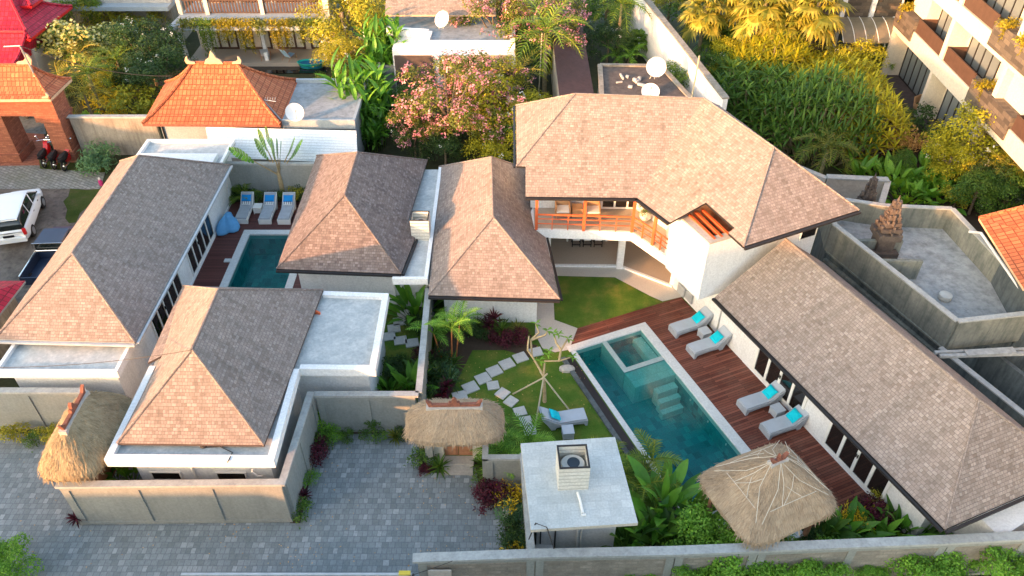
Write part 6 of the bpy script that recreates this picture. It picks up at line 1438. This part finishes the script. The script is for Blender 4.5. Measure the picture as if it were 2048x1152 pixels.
# main garden
pp('palm_red', 893, 665, 1.6, 1.0, 'yellow-green palm with red-orange stems against the dividing wall of the lawn', .4)
for a, b, k, s, l in [(880, 755, 'r_dark', 1.2, 'dark strap-leaved plant at the left edge of the lawn below the red-stemmed palm'), (905, 722, 'r_green', 1.1, 'spiky green plant at the foot of the red-stemmed palm'), (872, 722, 'b_dark', 1.3, 'dark shrub squeezed between the dividing wall and the red-stemmed palm'), (893, 745, 'b_blue', 1.0, 'bluish feathery shrub at the left lawn edge'), (885, 783, 'r_maroon', .9, 'magenta cordyline by the dividing wall above the thatched entrance'), (868, 778, 'b_dark', 1.0, 'low dark shrub left of the magenta cordyline'),
                      (935, 655, 'b_dark', 1.2, 'dark shrub at the left end of the bed under the middle villa wall'), (955, 648, 'r_green', 1.0, 'spiky green plant in the bed under the middle villa wall'), (976, 650, 'r_maroon', 1.1, 'tall maroon cordyline standing against the middle villa wall'), (1003, 655, 'r_green', 1.15, 'spiky green plant right of the tall maroon cordyline'), (1035, 655, 'r_olive', 1.0, 'olive spiky plant near the right end of the villa bed'), (990, 672, 'b_maroon', .8, 'purple ground shrub in the middle of the villa bed'), (1012, 676, 'b_maroon', 1.0, 'largest purple shrub where the bed meets the lawn'), (1040, 672, 'b_maroon', 1.0, 'purple shrub at the right end of the villa bed'), (965, 668, 'b_dark', .8, 'dark low shrub in front of the tall cordyline')]:
    pp(k, a, b, .35, s, l)
# frangipani with three props
t = thing('frangipani_tree', 'bare-branched frangipani with sparse leaf tufts on the lawn, held by three poles', 'tree', P(1089, 803, 0))
b_ = P(1089, 803, 0); j = Vector((b_.x - .08, b_.y + .05, 1.5))
mb = MB(); br = [[b_, b_ + Vector((-.02, 0, .8)), j], [j, P(1064, 712, 2.2), P(1062, 680, 2.7)], [P(1062, 680, 2.7), P(1078, 665, 3.0), P(1072, 648, 3.2)], [P(1062, 680, 2.7), P(1090, 670, 3.0), P(1095, 662, 3.1)], [j, P(1090, 722, 2.2), P(1118, 722, 2.4), P(1140, 715, 2.6)], [P(1118, 722, 2.4), P(1122, 700, 2.8), P(1135, 678, 3.1)], [P(1122, 700, 2.8), P(1112, 685, 3.0), P(1108, 668, 3.2)], [P(1064, 712, 2.2), P(1055, 700, 2.5), P(1058, 672, 2.9)]]
for k, pts in enumerate(br): mb.tube(pts, [[.09, .07, .06], [.05, .042, .034]][min(k, 1)] + ([.028] * (len(pts) - 3) if len(pts) > 3 else []), 7)
mb.build('trunk', 'pale_bark', t, smooth=True); mb = MB(); r = random.Random(3)
for a, b, z in ((1072, 646, 3.25), (1096, 660, 3.15), (1137, 676, 3.15), (1107, 665, 3.25), (1145, 713, 2.7), (1095, 708, 2.6), (1080, 720, 2.5), (1098, 700, 2.6), (1118, 668, 3.1)): q = P(a, b, z); rosette(mb, r, 6, .28, .08, q.x, q.y, z - .1, e0=-.1, e1=1.0)
mb.build('crown', 'leaf_bright', t)
for k, (a, b) in enumerate(((1026, 788), (1071, 850), (1143, 826))):
    q = P(a, b, 0); mb = MB(); mb.tube([q, j + Vector((.05 * (k - 1), -.05, -.1)), j + (j - q) * .12], .035, 6); tag(mb.build('tree_prop', 'bamboo_pole'), ['bamboo prop leaning on the frangipani from the left', 'bamboo prop leaning on the frangipani from the front', 'bamboo prop leaning on the frangipani from the right'][k], 'pole', 'props of the frangipani tree')
q = P(1118, 742, 0); mb = MB(); mb.lathe((q.x + .35, q.y + .1, -.02), [(.36, 0), (.34, .12), (.2, .2)], 9, sy=.6); tag(mb.build('garden_boulder', 'pale_stone'), 'pale boulder at the pool corner under the frangipani', 'boulder')
# around the entrance and the shed
for a, b, h, k, s, l in [(1022, 870, 1.2, 'palm_b', 1.15, 'bright feathery palm right of the thatched entrance roof'), (1268, 915, 1.2, 'palm_s', 1.35, 'palm with browning fronds between the shed and the pool'), (1335, 985, 1.5, 'ban_l', .85, 'big banana plant between the shed and the thatched pavilion'), (1255, 1065, .7, 'ban_d', 1.3, 'dark broad-leaved plant by the shed corner above the boundary wall'), (1300, 1062, .7, 'ban_s', 1.4, 'bright broad-leaved plant in front of the big banana'), (1345, 1070, .7, 'ban_d', 1.3, 'dark broad-leaved plant next to the large bright bush'), (1408, 1035, .9, 'ban_d', 1.4, 'upright broad-leaved plant beside the pavilion step'), (1375, 1040, .9, 'ban_s', 1.3, 'broad-leaved plant under the right side of the big banana'), (1265, 1010, .6, 'b_green', 1.2, 'green shrub at the right edge of the shed roof'),
                        (846, 905, .5, 'b_green', 1.1, 'leafy shrub left of the entrance pillar'), (878, 928, .35, 'r_green', 1.0, 'round spiky green plant left of the entrance steps'), (848, 935, .3, 'b_maroon', .5, 'small maroon shrub at the corner of the entrance bed'), (968, 920, .4, 'r_green', 1.0, 'spiky green plant right of the entrance steps'), (968, 945, .4, 'b_green', .9, 'green shrub below the spiky plant right of the steps'), (968, 975, .3, 'b_maroon', 1.0, 'maroon shrub in front of the low planter wall'), (990, 1000, .3, 'b_maroon', 1.25, 'large maroon shrub at the corner of the planter wall'), (1018, 985, .6, 'b_yellow', 1.1, 'yellow croton at the left wall of the shed'), (1024, 1020, .4, 'b_blue', 1.0, 'pale feathery shrub behind the stone urn'), (1034, 1060, .5, 'b_dark', 1.2, 'dark hedge shrub along the shed wall'), (1032, 1103, .4, 'b_yellow', .9, 'low yellow croton at the bottom corner of the forecourt'), (1030, 1085, .4, 'b_dark', 1.1, 'dark hedge shrub just above the low yellow croton'),
                        (1000, 850, .6, 'b_green', 1.0, 'green shrub behind the entrance roof, beside the bright palm')]:
    pp(k, a, b, h, s, l)
# forecourt edges
for a, b, k, s, l in [(640, 850, 'b_bright', 1.1, 'bright climbing shrub in the back left corner of the forecourt'), (640, 874, 'b_green', 1.1, 'green shrub below the climbing shrub in the forecourt corner'), (668, 866, 'b_bright', .7, 'small bright plant along the back wall of the forecourt'), (692, 866, 'b_green', .7, 'low green plant along the back wall of the forecourt'), (745, 862, 'b_green', 1.1, 'round green bush against the middle of the forecourt back wall'), (790, 866, 'r_olive', .8, 'reddish spiky plant near the thatched entrance end of the back wall'), (808, 864, 'b_dark', .7, 'dark low plant at the end of the back wall bed'), (634, 885, 'b_maroon', .9, 'red-leaved shrub at the top of the side wall bed'), (624, 915, 'b_maroon', 1.0, 'dark maroon shrub in the middle of the side wall bed'), (618, 955, 'b_bright', .75, 'bright green plant in the side wall bed'), (608, 985, 'r_maroon', .7, 'small maroon cordyline in the side wall bed'), (600, 1015, 'b_green', .95, 'green bush at the lower end of the side wall bed'), (148, 1030, 'r_maroon', .7, 'small dark plant at the outer corner of the front wall'),
                      (30, 868, 'b_gold', 1.0, 'straggly yellowish shrub by the far left wall'), (62, 872, 'b_green', .8, 'low green shrub by the far left wall'), (98, 866, 'b_gold', .9, 'golden shrub beside the left thatched gate'),
                      (195, 945, 'ban_s', .95, 'left bright broad-leaved plant behind the front wall'), (225, 945, 'ban_s', 1.0, 'middle bright broad-leaved plant behind the front wall'), (258, 952, 'ban_s', .9, 'right bright broad-leaved plant behind the front wall'),
                      (345, 660, 'ban_d', .8, 'small plant in the gap between the two left villas')]:
    pp(k, a, b, .35, s, l)
# beds of dark earth under the wall plants
for i, pts in enumerate([px(0, (640, 870), (845, 862), (845, 845), (625, 850)), px(0, (640, 868), (622, 868), (580, 1046), (600, 1046)), px(0, (838, 880), (838, 945), (890, 945), (890, 880)), px(0, (0, 862), (130, 858), (150, 830), (0, 830)), px(0, (870, 690), (900, 660), (1075, 690), (1060, 715), (1010, 700), (945, 700), (915, 760), (895, 800), (862, 800)), [(-16, 37.1), (-9.2, 37.1), (-9.2, 37.6), (-16, 37.6)], px(0, (945, 905), (1030, 905), (1040, 1112), (1015, 1112), (1005, 1010), (965, 1010))]):
    o = sheet('flower_bed', pts, [], -.012 + .001 * i, 'soil')
# left villas' gardens
for a, b, h, k, s, l in [(568, 394, 0, 'trav', 1.3, "fan-shaped traveller's palm at the edge of the left pool deck"), (487, 388, .3, 'r_dark', 1.0, 'dark spiky plant behind the leftmost white lounger'), (470, 372, .8, 'palm_s', 1.0, 'slim palm in the corner behind the white villa end wall'), (512, 390, .4, 'b_green', 1.1, 'green shrub behind the white cube table'), (540, 388, .4, 'b_maroon', .8, 'maroon shrub behind the middle white lounger'), (556, 388, .4, 'b_green', 1.0, "leafy shrub at the foot of the traveller's palm"), (592, 388, .4, 'b_gold', 1.1, "yellow-green shrub right of the traveller's palm"), (607, 393, .3, 'b_maroon', .7, 'low maroon plant by the brown roof edge'), (475, 394, .2, 'b_dark', .8, 'dark low plant at the deck edge by the villa wall'), (602, 380, .6, 'b_dark', 1.2, 'dark bush against the rendered wall near the brown roof'),
                        (828, 590, 1.5, 'ban_l', .8, 'tall banana plant at the dividing wall beside the middle villa roof'), (835, 645, .6, 'b_dark', 1.2, 'dark shrub in the narrow left garden by the dividing wall'), (842, 700, .5, 'b_maroon', .9, 'dark maroon shrub by the dividing wall below the left path'), (820, 765, .6, 'ban_s', 1.2, 'bright young banana at the bottom of the narrow left garden'), (778, 768, .6, 'ban_s', .9, 'small banana by the flat-roofed villa wall'), (848, 745, .5, 'ban_d', .9, 'dark broad-leaved plant by the dividing wall'), (785, 740, .4, 'b_dark', 1.2, 'dark hedge along the flat-roofed villa wall'), (800, 720, .3, 'b_green', .9, 'green shrub on the narrow left lawn'), (835, 780, .4, 'b_green', 1.0, 'green shrub behind the forecourt back wall')]:
    pp(k, a, b, h, s, l, 0.15 if k == 'trav' else None)
# bottom right bed and bushes outside the wall
for a, b, k, s, l in [(1648, 1062, 'ban_d', 1.2, 'dark broad-leaved plant left of the yellow croton in the lower right bed'), (1690, 1062, 'ban_s', 1.2, 'broad-leaved plant below the yellow croton'), (1755, 1070, 'ban_s', 1.15, 'upright bright broad-leaved plant by the boundary wall'), (1800, 1058, 'ban_s', 1.3, 'tallest broad-leaved plant against the white villa wall'), (1835, 1068, 'ban_d', 1.0, 'rightmost broad-leaved plant, under the villa roof corner'), (1706, 1035, 'b_yellow', 1.0, 'yellow croton beside the thatched pavilion'), (1740, 1020, 'b_maroon', 1.2, 'maroon shrub at the end of the red deck'), (1765, 1038, 'b_maroon', 1.0, 'maroon shrub against the white villa wall'), (1758, 1003, 'b_gold', .9, 'variegated shrub at the corner of the deck and the villa wall'), (1725, 1050, 'b_green', 1.0, 'green shrub right of the yellow croton'), (1780, 1035, 'r_dark', .8, 'dark spiky shrub by the villa wall'), (1625, 1080, 'b_dark', 1.0, 'dark low shrub under the pavilion roof edge'),
                      (1950, 1065, 'b_dark', 1.4, 'dark shrub in the shade of the long villa roof end'), (1990, 1045, 'ban_d', .9, 'dark broad-leaved plant beyond the villa roof end'), (2030, 1050, 'b_dark', 1.5, 'dark shrub at the right frame edge under the roof')]:
    pp(k, a, b, .35, s, l)
for a, b, h, s, l in [(1432, 1092, 1.3, 1.3, 'large bright green bush rising over the boundary wall'), (1500, 1115, 1.0, 1.0, 'bright bush right of the large one, in front of the wall'), (1385, 1135, .9, .9, 'bright bush at the bottom edge left of the large one'), (1275, 1150, .7, .6, 'small bright bush at the bottom edge below the shed'), (1568, 1135, .9, .95, 'bright bush at the bottom edge in front of the wall middle'), (1640, 1135, .8, .9, 'green bush under the pavilion side of the wall'), (1755, 1160, .7, .6, 'low bush at the bottom edge between the larger ones'), (1850, 1132, 1.0, 1.05, 'feathery bright bush in front of the wall at lower right'), (1925, 1155, .8, .6, 'small bright bush near the lower right corner'), (2020, 1130, 1.0, 1.1, 'bright bush in the lower right corner'), (0, 1120, 1.0, .85, 'dark green bush cut off at the lower left corner')]:
    pp('bright', a, b, h, s, l)
o = sheet('outer_verge', [(-3, 8), (30, 8), (30, 14.2), (-3, 13.5)], [], -.01, 'rough_grass')
# ---- beyond the villas, left
for a, b, h, k, s, l in [(195, 325, .4, 'b_blue', 2.0, 'round pale green feathery shrub on the village lane verge'),
    (150, 95, 2.8, 'cream', 1.0, 'tree covered in cream-yellow flowers at the top left'), (222, 80, 2.6, 'cream', .75, 'smaller cream-flowered tree right of the first one'),
    (295, 105, 2.4, 'dark', .8, 'dark green tree with tiny white flowers left of the guest house'), (262, 165, 1.6, 'dark', .5, 'dark tree behind the golden garden plants'), (320, 165, 1.6, 'dark', .7, 'dark bush next to the orange roof'), (215, 25, 2.6, 'olive', .8, 'pale olive tree at the top edge left of the guest house'), (290, 25, 2.4, 'olive', .7, 'pale olive tree at the top edge beside the guest house'), (130, 45, 1.0, 'green', .6, 'green bush under the pale slab roof'),
    (165, 130, 2.4, 'palm_gold', .9, 'feather palm with yellow arching fronds near the cream-flowered tree'), (190, 185, 1.8, 'palm', .75, 'feather palm in the left garden above the old wall'), (125, 175, 1.8, 'palm_gold', .7, 'small golden palm beside the gate roof'), (175, 235, .6, 'ban_field', .75, 'clump of broad green leaves just behind the old wall'), (212, 195, 1.2, 'b_yellow', 2.6, 'large golden shrub behind the old wall'), (262, 208, 1.2, 'b_gold', 3.0, 'golden bush at the left eave of the orange roof'), (285, 190, 1.6, 'b_gold', 1.6, 'upright yellowish shrub touching the orange roof'), (240, 240, .5, 'b_yellow', 1.5, 'pale gold shrub low behind the old wall'), (230, 130, 1.0, 'fan_s', .9, 'green fan palm in front of the dark tree'), (70, 60, .8, 'green', .5, 'green bush beside the red roofs'),
    (205, 150, 2.2, 'yellow', .55, 'yellow-green tree in the middle of the left garden'), (178, 215, 1.6, 'palm_gold', .75, 'golden palm just behind the old wall'), (240, 140, 2.2, 'palm', .7, 'green feather palm by the smaller cream-flowered tree'),
    (985, 190, 2.4, 'pink', .7, 'pink-flowered tree between the big one and the main roof'),
    (1000, 262, 2.4, 'yellow', .7, 'yellow-green tree touching the left hip of the main roof'), (962, 118, 3.6, 'yellow', .6, 'yellow-green crown above the white fascia, right side'), (1048, 195, 2.6, 'yellow', .6, 'yellow-green tree below the golden palm at the main roof'), (835, 190, 2.0, 'green', .55, 'green tree between the heliconia and the big pink tree'),
    (690, 50, 3.0, 'olive', 1.15, 'yellow-green tree right of the guest house'), (735, 15, 3.2, 'olive', .9, 'yellow-green tree at the top edge beside the brown slope'), (690, 125, 1.6, 'olive', .7, 'lower yellow-green tree above the grey flat roof'), (640, 155, .6, 'b_olive' if False else 'b_green', 1.4, 'small bush at the back of the grey flat roof'),
    (775, 115, 1.9, 'heli', 1.15, 'tall heliconia clump left of the white-fascia house'), (728, 215, 1.9, 'heli', 1.25, 'largest heliconia clump right of the grey flat roof'), (790, 75, 1.8, 'heli', .8, 'heliconia clump at the foot of the white fascia'), (745, 265, 1.0, 'heli', .7, 'low heliconia behind the white corrugated fence'),
    (850, 140, 1.2, 'dark', .55, 'dark round tree with white flowers in front of the blinds'), (765, 195, .9, 'b_dark', 1.6, 'dark shrub between the two heliconia clumps'),
    (900, 228, 2.6, 'pink', .95, 'big pink-flowered tree in the middle behind the villas'), (930, 150, 3.2, 'pink', .62, 'upper pink-flowered tree in front of the white-fascia house'), (838, 262, 1.8, 'pink', .55, 'low pink-flowered tree by the brown villa roof'), (1000, 35, 4.0, 'pink', 1.0, 'pink-flowered tree at the top edge left of the brown metal roof'), (1085, 55, 3.4, 'pink', .95, 'pink-flowered tree overhanging the brown metal roof'), (975, 265, 1.6, 'pink', .7, 'small pink-flowered tree beside the main roof'),
    (1000, 225, 2.0, 'yellow', .95, 'yellow-green tree against the main roof edge'), (955, 190, 1.8, 'yellow', .7, 'yellow-green tree among the pink ones'), (1035, 120, 1.6, 'green', .85, 'green tree below the upper pink tree'), (1005, 290, 1.0, 'green', .6, 'green bush between the middle villa and the main roof'), (890, 310, .8, 'dark', .45, 'dark bush at the back corner of the middle villa'), (830, 295, .6, 'dark', .45, 'dark bush behind the brown villa roof'),
    (1090, 130, 3.0, 'palm', 1.25, 'large feather palm above the main roof, left side'), (1035, 165, 2.6, 'palm_gold', .9, 'golden feather palm beside the large one'), (1120, 75, 3.0, 'yellow', .5, 'small yellow tree at the brown metal roof'),
    (1240, 45, 3.0, 'palm', 1.05, 'tall slim palm in front of the long white wall'), (1215, 20, 2.0, 'green', .8, 'green tree at the top edge between brown roof and white wall'), (1250, 105, .8, 'palm_b', 1.3, 'low bright palm clump behind the cluttered roof'), (1215, 100, 1.0, 'dark', .55, 'dark bush beside the cluttered roof'), (1275, 95, .8, 'fan_s', .8, 'low fan-leaved palm at the foot of the white wall'),
    (1355, 150, 2.4, 'green', .62, 'leafy tree at the white wall just behind the main ridge'), (1405, 170, 2.0, 'b_blue', 2.6, 'pale leafy bush spilling over the white wall end'), (1368, 160, 2.2, 'ban_l', .7, 'banana leaves poking up behind the main ridge')]:
    pp(k, a, b, h, s, l)
for a, b, h, k, s, l in [(1405, 55, 3.4, 'fan', .9, 'fan palm just right of the long white wall'), (1455, 20, 4.0, 'fan', 1.05, 'tall golden fan palm at the top edge'), (1520, 60, 3.8, 'fan', 1.1, 'fan palm in the middle of the golden group'), (1580, 30, 4.0, 'fan', 1.15, 'fan palm at the top edge beside the canopy'), (1620, 75, 3.6, 'fan', 1.1, 'rightmost fan palm, nearest the canopy'), (1560, 95, 3.0, 'fan', .9, 'lower fan palm above the strap-leaved shrubs'), (1500, -10, 4.0, 'fan', 1.0, 'fan palm cut off by the top edge'), (1440, 80, 2.2, 'fan_s', 1.3, 'green fan palm below the tall golden ones'), (1380, 15, 1.5, 'green', .9, 'green tree at the top edge behind the white wall'), (1470, 130, 1.8, 'yellow', .7, 'yellow-green tree left of the strap-leaved shrubs'), (1435, 145, 1.4, 'green', .6, 'green tree by the white wall coping'), (1340, 10, 1.2, 'olive', .7, 'olive bush at the top edge behind the wall'),
    (1600, 165, 1.8, 'pandan_sunlit', 1.2, 'sunlit-toned strap-leaved shrub, upper left of the mass'), (1680, 170, 1.8, 'pandan_sunlit', 1.05, 'sunlit-toned strap-leaved shrub nearest the hotel'), (1640, 205, 1.9, 'pandan_sunlit', 1.15, 'sunlit-toned strap-leaved shrub in the middle of the mass'), (1520, 200, 1.6, 'pandan', 1.25, 'dark strap-leaved shrub behind the main roof'), (1590, 235, 1.5, 'pandan', 1.2, 'dark strap-leaved shrub in the centre, in shade'), (1705, 235, 1.7, 'pandan_sunlit', 1.1, 'sunlit-toned strap-leaved shrub facing the hotel terrace'), (1540, 155, 1.7, 'pandan_sunlit', 1.1, 'strap-leaved shrub under the fan palms'), (1640, 260, 1.4, 'pandan', 1.1, 'dark strap-leaved shrub above the lower palm'), (1475, 175, 1.5, 'pandan', .95, 'strap-leaved shrub at the ridge of the main roof'),
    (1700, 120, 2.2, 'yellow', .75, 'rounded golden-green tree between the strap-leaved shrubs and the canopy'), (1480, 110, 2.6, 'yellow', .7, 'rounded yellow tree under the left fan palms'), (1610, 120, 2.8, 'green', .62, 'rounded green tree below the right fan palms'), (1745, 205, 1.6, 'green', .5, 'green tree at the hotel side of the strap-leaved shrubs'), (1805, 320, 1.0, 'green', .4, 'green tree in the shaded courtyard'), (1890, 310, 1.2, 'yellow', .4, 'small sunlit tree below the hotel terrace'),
    (1655, 300, 2.2, 'palm_dark', 1.15, 'drooping palm right above the main roof edge'), (1735, 265, .9, 'b_green', 2.6, 'green shrub by the hotel courtyard'), (1780, 275, .8, 'b_dry', 3.0, 'brownish shrub beside the hotel terrace'), (1820, 250, .7, 'b_dark', 2.6, 'dark shrub at the hotel terrace edge'), (1850, 290, .8, 'b_dry', 2.4, 'dry-looking shrub right of the brownish one'), (1750, 225, .6, 'b_dark', 2.4, 'dark shrub in the courtyard shade'), (1755, 110, 1.0, 'palm_s', 1.5, 'small palm by the hotel corner'), (1735, 175, .7, 'b_green', 2.4, 'shrub below the hotel corner'), (1880, 275, .8, 'b_green', 2.4, 'green shrub below the hotel glass doors'),
    (1790, 355, .5, 'ban_field', 1.2, 'broad-leaved clump right of the shrine'), (1850, 345, .5, 'ban_field', 1.2, 'broad-leaved clump in the middle of the group'), (1880, 385, .4, 'ban_field', 1.0, 'broad-leaved clump along the concrete wall'), (1820, 390, .4, 'ban_field', .95, 'lower broad-leaved clump above the bare roof'), (1745, 335, .5, 'ban_field', .8, 'left broad-leaved clump next to the drooping palm'), (1720, 345, .6, 'ban_s', 1.5, 'tall narrow-leaved plant behind the pebble wall'),
    (1960, 290, 2.0, 'yellow', 1.15, 'large sunlit yellow-green tree in front of the hotel'), (1900, 320, 1.6, 'yellow', .75, 'yellow-green tree left of the large sunlit one'), (2025, 265, 2.6, 'palm_gold', .9, 'golden palm at the right edge in front of the hotel'), (2010, 330, 2.4, 'palm_gold', .85, 'golden palm in front of the large sunlit tree'), (2040, 330, 1.6, 'yellow', .7, 'yellow-green tree cut off at the right edge'), (1950, 400, .9, 'green', .65, 'green shrubbery above the bright orange roof'), (2010, 400, .9, 'green', .7, 'green shrubbery at the right edge above the orange roof'), (1915, 395, .6, 'b_gold', 1.6, 'golden-green shrub by the concrete parapet corner'), (1990, 370, 1.2, 'dark', .6, 'dark bush between the golden palm and the orange roof')]:
    pp(k, a, b, h, s, l)
# fillers out of the main view of the left garden
for i, (a, b, h, k, s, l) in enumerate([(20, -20, 3, 'green', 1.0, 'tree beyond the top left roofs'), (400, -60, 3, 'dark', 1.0, 'tree behind the guest house, left'), (550, -80, 3, 'green', 1.0, 'tree behind the guest house, right'), (350, 200, 1.0, 'dark', .5, 'dark bush beside the orange tiled slope'), (1130, -30, 3, 'green', 1, 'tree beyond the brown metal roof'), (860, -40, 3, 'green', 1.0, 'tree beyond the brown shingle slope')]):
    if b < 0: pp(k, a, b, h, s, l)
# hanging vines and planter greenery
def vine(label, x, y, z, w_, drop, seed, mat='vine_gold'):
    r = random.Random(seed); t = thing('hanging_vine', label, 'vine', (x, y, z), 'vines hanging from the roof edges'); mb = MB()
    crown_pts(mb, [(x + dx, y, z + .12, .35, .3, .22) for dx in [w_ * (k / 4 - .5) for k in range(5)]], int(700 * w_), .17, r, asp=.4)
    for k in range(int(34 * w_)):
        xx = x + r.uniform(-w_, w_) * .5; yy = y - r.uniform(.05, .22); d = drop * r.uniform(.25, 1)
        for j in range(int(d / .07)): leafq(mb, Vector((xx + r.uniform(-.03, .03), yy + r.uniform(-.03, .03), z - j * .07)), (rv(r) + Vector((0, 0, -.8))).normalized(), rv(r), .17, .07)
    mb.build('foliage', mat, t)
q0 = P(345, 50, 3.25)
for i, (a, w_, d, m_, l) in enumerate([(380, 1.1, .5, 'leaf_olive', 'short olive vine at the left end of the guest house slab'), (412, 1.0, 2.2, 'leaf_palm', 'long green vine left of the second column'), (450, 1.3, 1.4, 'vine_gold', 'golden vine mound above the second column'), (487, 1.2, 2.1, 'vine_gold', 'longest golden vine curtain of the guest house'), (520, .8, .8, 'leaf_olive', 'short green vine tuft in the middle of the slab'), (560, 1.4, 1.9, 'vine_gold', 'golden vine right of the middle column'), (600, 1.1, 1.6, 'leaf_olive', 'dull green vine curtain near the right columns'), (635, .9, 1.6, 'leaf_palm', 'green vine at the right end of the slab')]):
    q = P(a, 48, 3.3); vine(l, q.x, 54.3, 3.3, w_, d, 70 + i, m_)
for i, (a, b, l) in enumerate([(130, 12, 'trailing plant on the pale slab roof at the top left'), (178, 8, 'second trailing plant on the pale slab roof')]): q = P(a, b, 3.6); vine(l, q.x, q.y - .2, 3.6, 1.2, 1.4, 90 + i, 'leaf_palm')
for i, (y_, z_, l) in enumerate([(52.6, 5.0, 'yellow vine in the stone planter at the far left end of the hotel front'), (41.0, 5.0, 'green vine in the stone planter of the lower hotel balconies'), (41.2, 8.4, 'golden vine in the upper stone planter of the hotel'), (39.2, 8.4, 'second golden vine hanging from the upper hotel planter')]): vine(l, HX + .1, y_, z_, .6, .9, 95 + i, 'vine_gold')
q = Vector((6.35, 30.95, 3.55)); put('b_green', q.x, q.y, q.z - .05, .75, 'leafy green foliage standing in the white balcony pot')
# litter on the paving, lawn and flat roofs
mb = MB(); r = random.Random(77)
for k in range(520):
    a, b = (r.uniform(10, 1010), r.uniform(870, 1135)) if k % 3 else (r.uniform(900, 1180), r.uniform(690, 860))
    q = P(a, b, 0); q.z = -.012
    if k % 3 and r.random() < .6: q.x = r.choice([-7.4, -3.2, -10, -1]) + r.gauss(0, .5)
    leafq(mb, q, Vector((math.cos(k), math.sin(k), .05)), Vector((0, 0, 1)), r.uniform(.04, .09), r.uniform(.02, .04))
setting(mb.build('fallen_leaves', 'leaf_dry'), 'stuff')
# ---------------------------------------------------------------- unseen houses and trees added towards the low sun to cast shade
def sun_blocker(label, x0, x1, y0, y1, h, rise):  # added sun-blocking house, sized for the shade it casts
    t = thing('shade_house', label, 'house', ((x0 + x1) / 2, (y0 + y1) / 2, 0), 'unseen houses added to cast shade'); m = (y1 - y0) / 2
    V_, Fc = hip((x0, y0, h), (x1, y0, h), (x1, y1, h), (x0, y1, h), (x0 + m, y0 + m, h + rise), (x1 - m, y0 + m, h + rise)); Fc = [(0, 1, 5, 4), (1, 2, 5), (2, 3, 4, 5), (3, 0, 4)]
    roof(t, V_, Fc, 'terracotta_tile', trim='dark_trim'); mb = MB(); mb.box(x0 + .7, x1 - .7, y0 + .7, y1 - .7, 0, h); mb.build('wall', 'white_plaster', t)
    for k in range(int((x1 - x0 - 3) / 2.6)):
        for z_ in range(int(h / 3.2)): opening(t, (x1 - 1.6 - k * 2.6, y1 - .7), (-1, 0, 0), 0, 1.3, z_ * 3.1 + .9, z_ * 3.1 + 2.3, 2, 'curtain_glass', 'window')
sun_blocker('tall three-storey house added out of view to shade the forecourt and right villa', -23, -3.5, -3, 5, 11.4, 1.7)
sun_blocker('low long house added out of view to shade the foot of the front wall', -38, -23.3, -3, 5, 5.1, 1.5)
sun_blocker('two-storey house added out of view to shade the car yard and old wall', -48, -40, 17, 31.5, 6.2, .9)
sun_blocker('lower house added out of view to shade the near end of the right villa', -3.2, 6, -3, 5, 7.4, 1.6)
for i, (x, y, s, k) in enumerate([(-43.5, 3, 2.5, 'green'), (-50, 2, 2.4, 'dark')]):
    put(k, x, y, -.5, s, 'tall leafy tree added out of view to shade the left villa front', group='unseen trees added to cast shade')  # unseen trees added to shade the left villa's front slope
for i in (0, 1, 6, 7, 8, 9, 10): put(['dark', 'green'][i % 2], -39 - (i % 3) * 1.5 - max(0, i - 7) * 1.2, 9 + i * 4.3, -.3, 1.1 if i < 2 else .5, 'leafy hedge tree added out of view to shade the left edge', group='hedge row west of the village')  # unseen hedge added to keep low sun off the left edge
for k_, (t_, u_) in PROTO.items():
    if not u_:
        for c in list(t_.children): bpy.data.objects.remove(c)
        bpy.data.objects.remove(t_)
for o in list(bpy.data.objects):
    for k_ in ('_w', '_g'):
        if k_ in o: del o[k_]
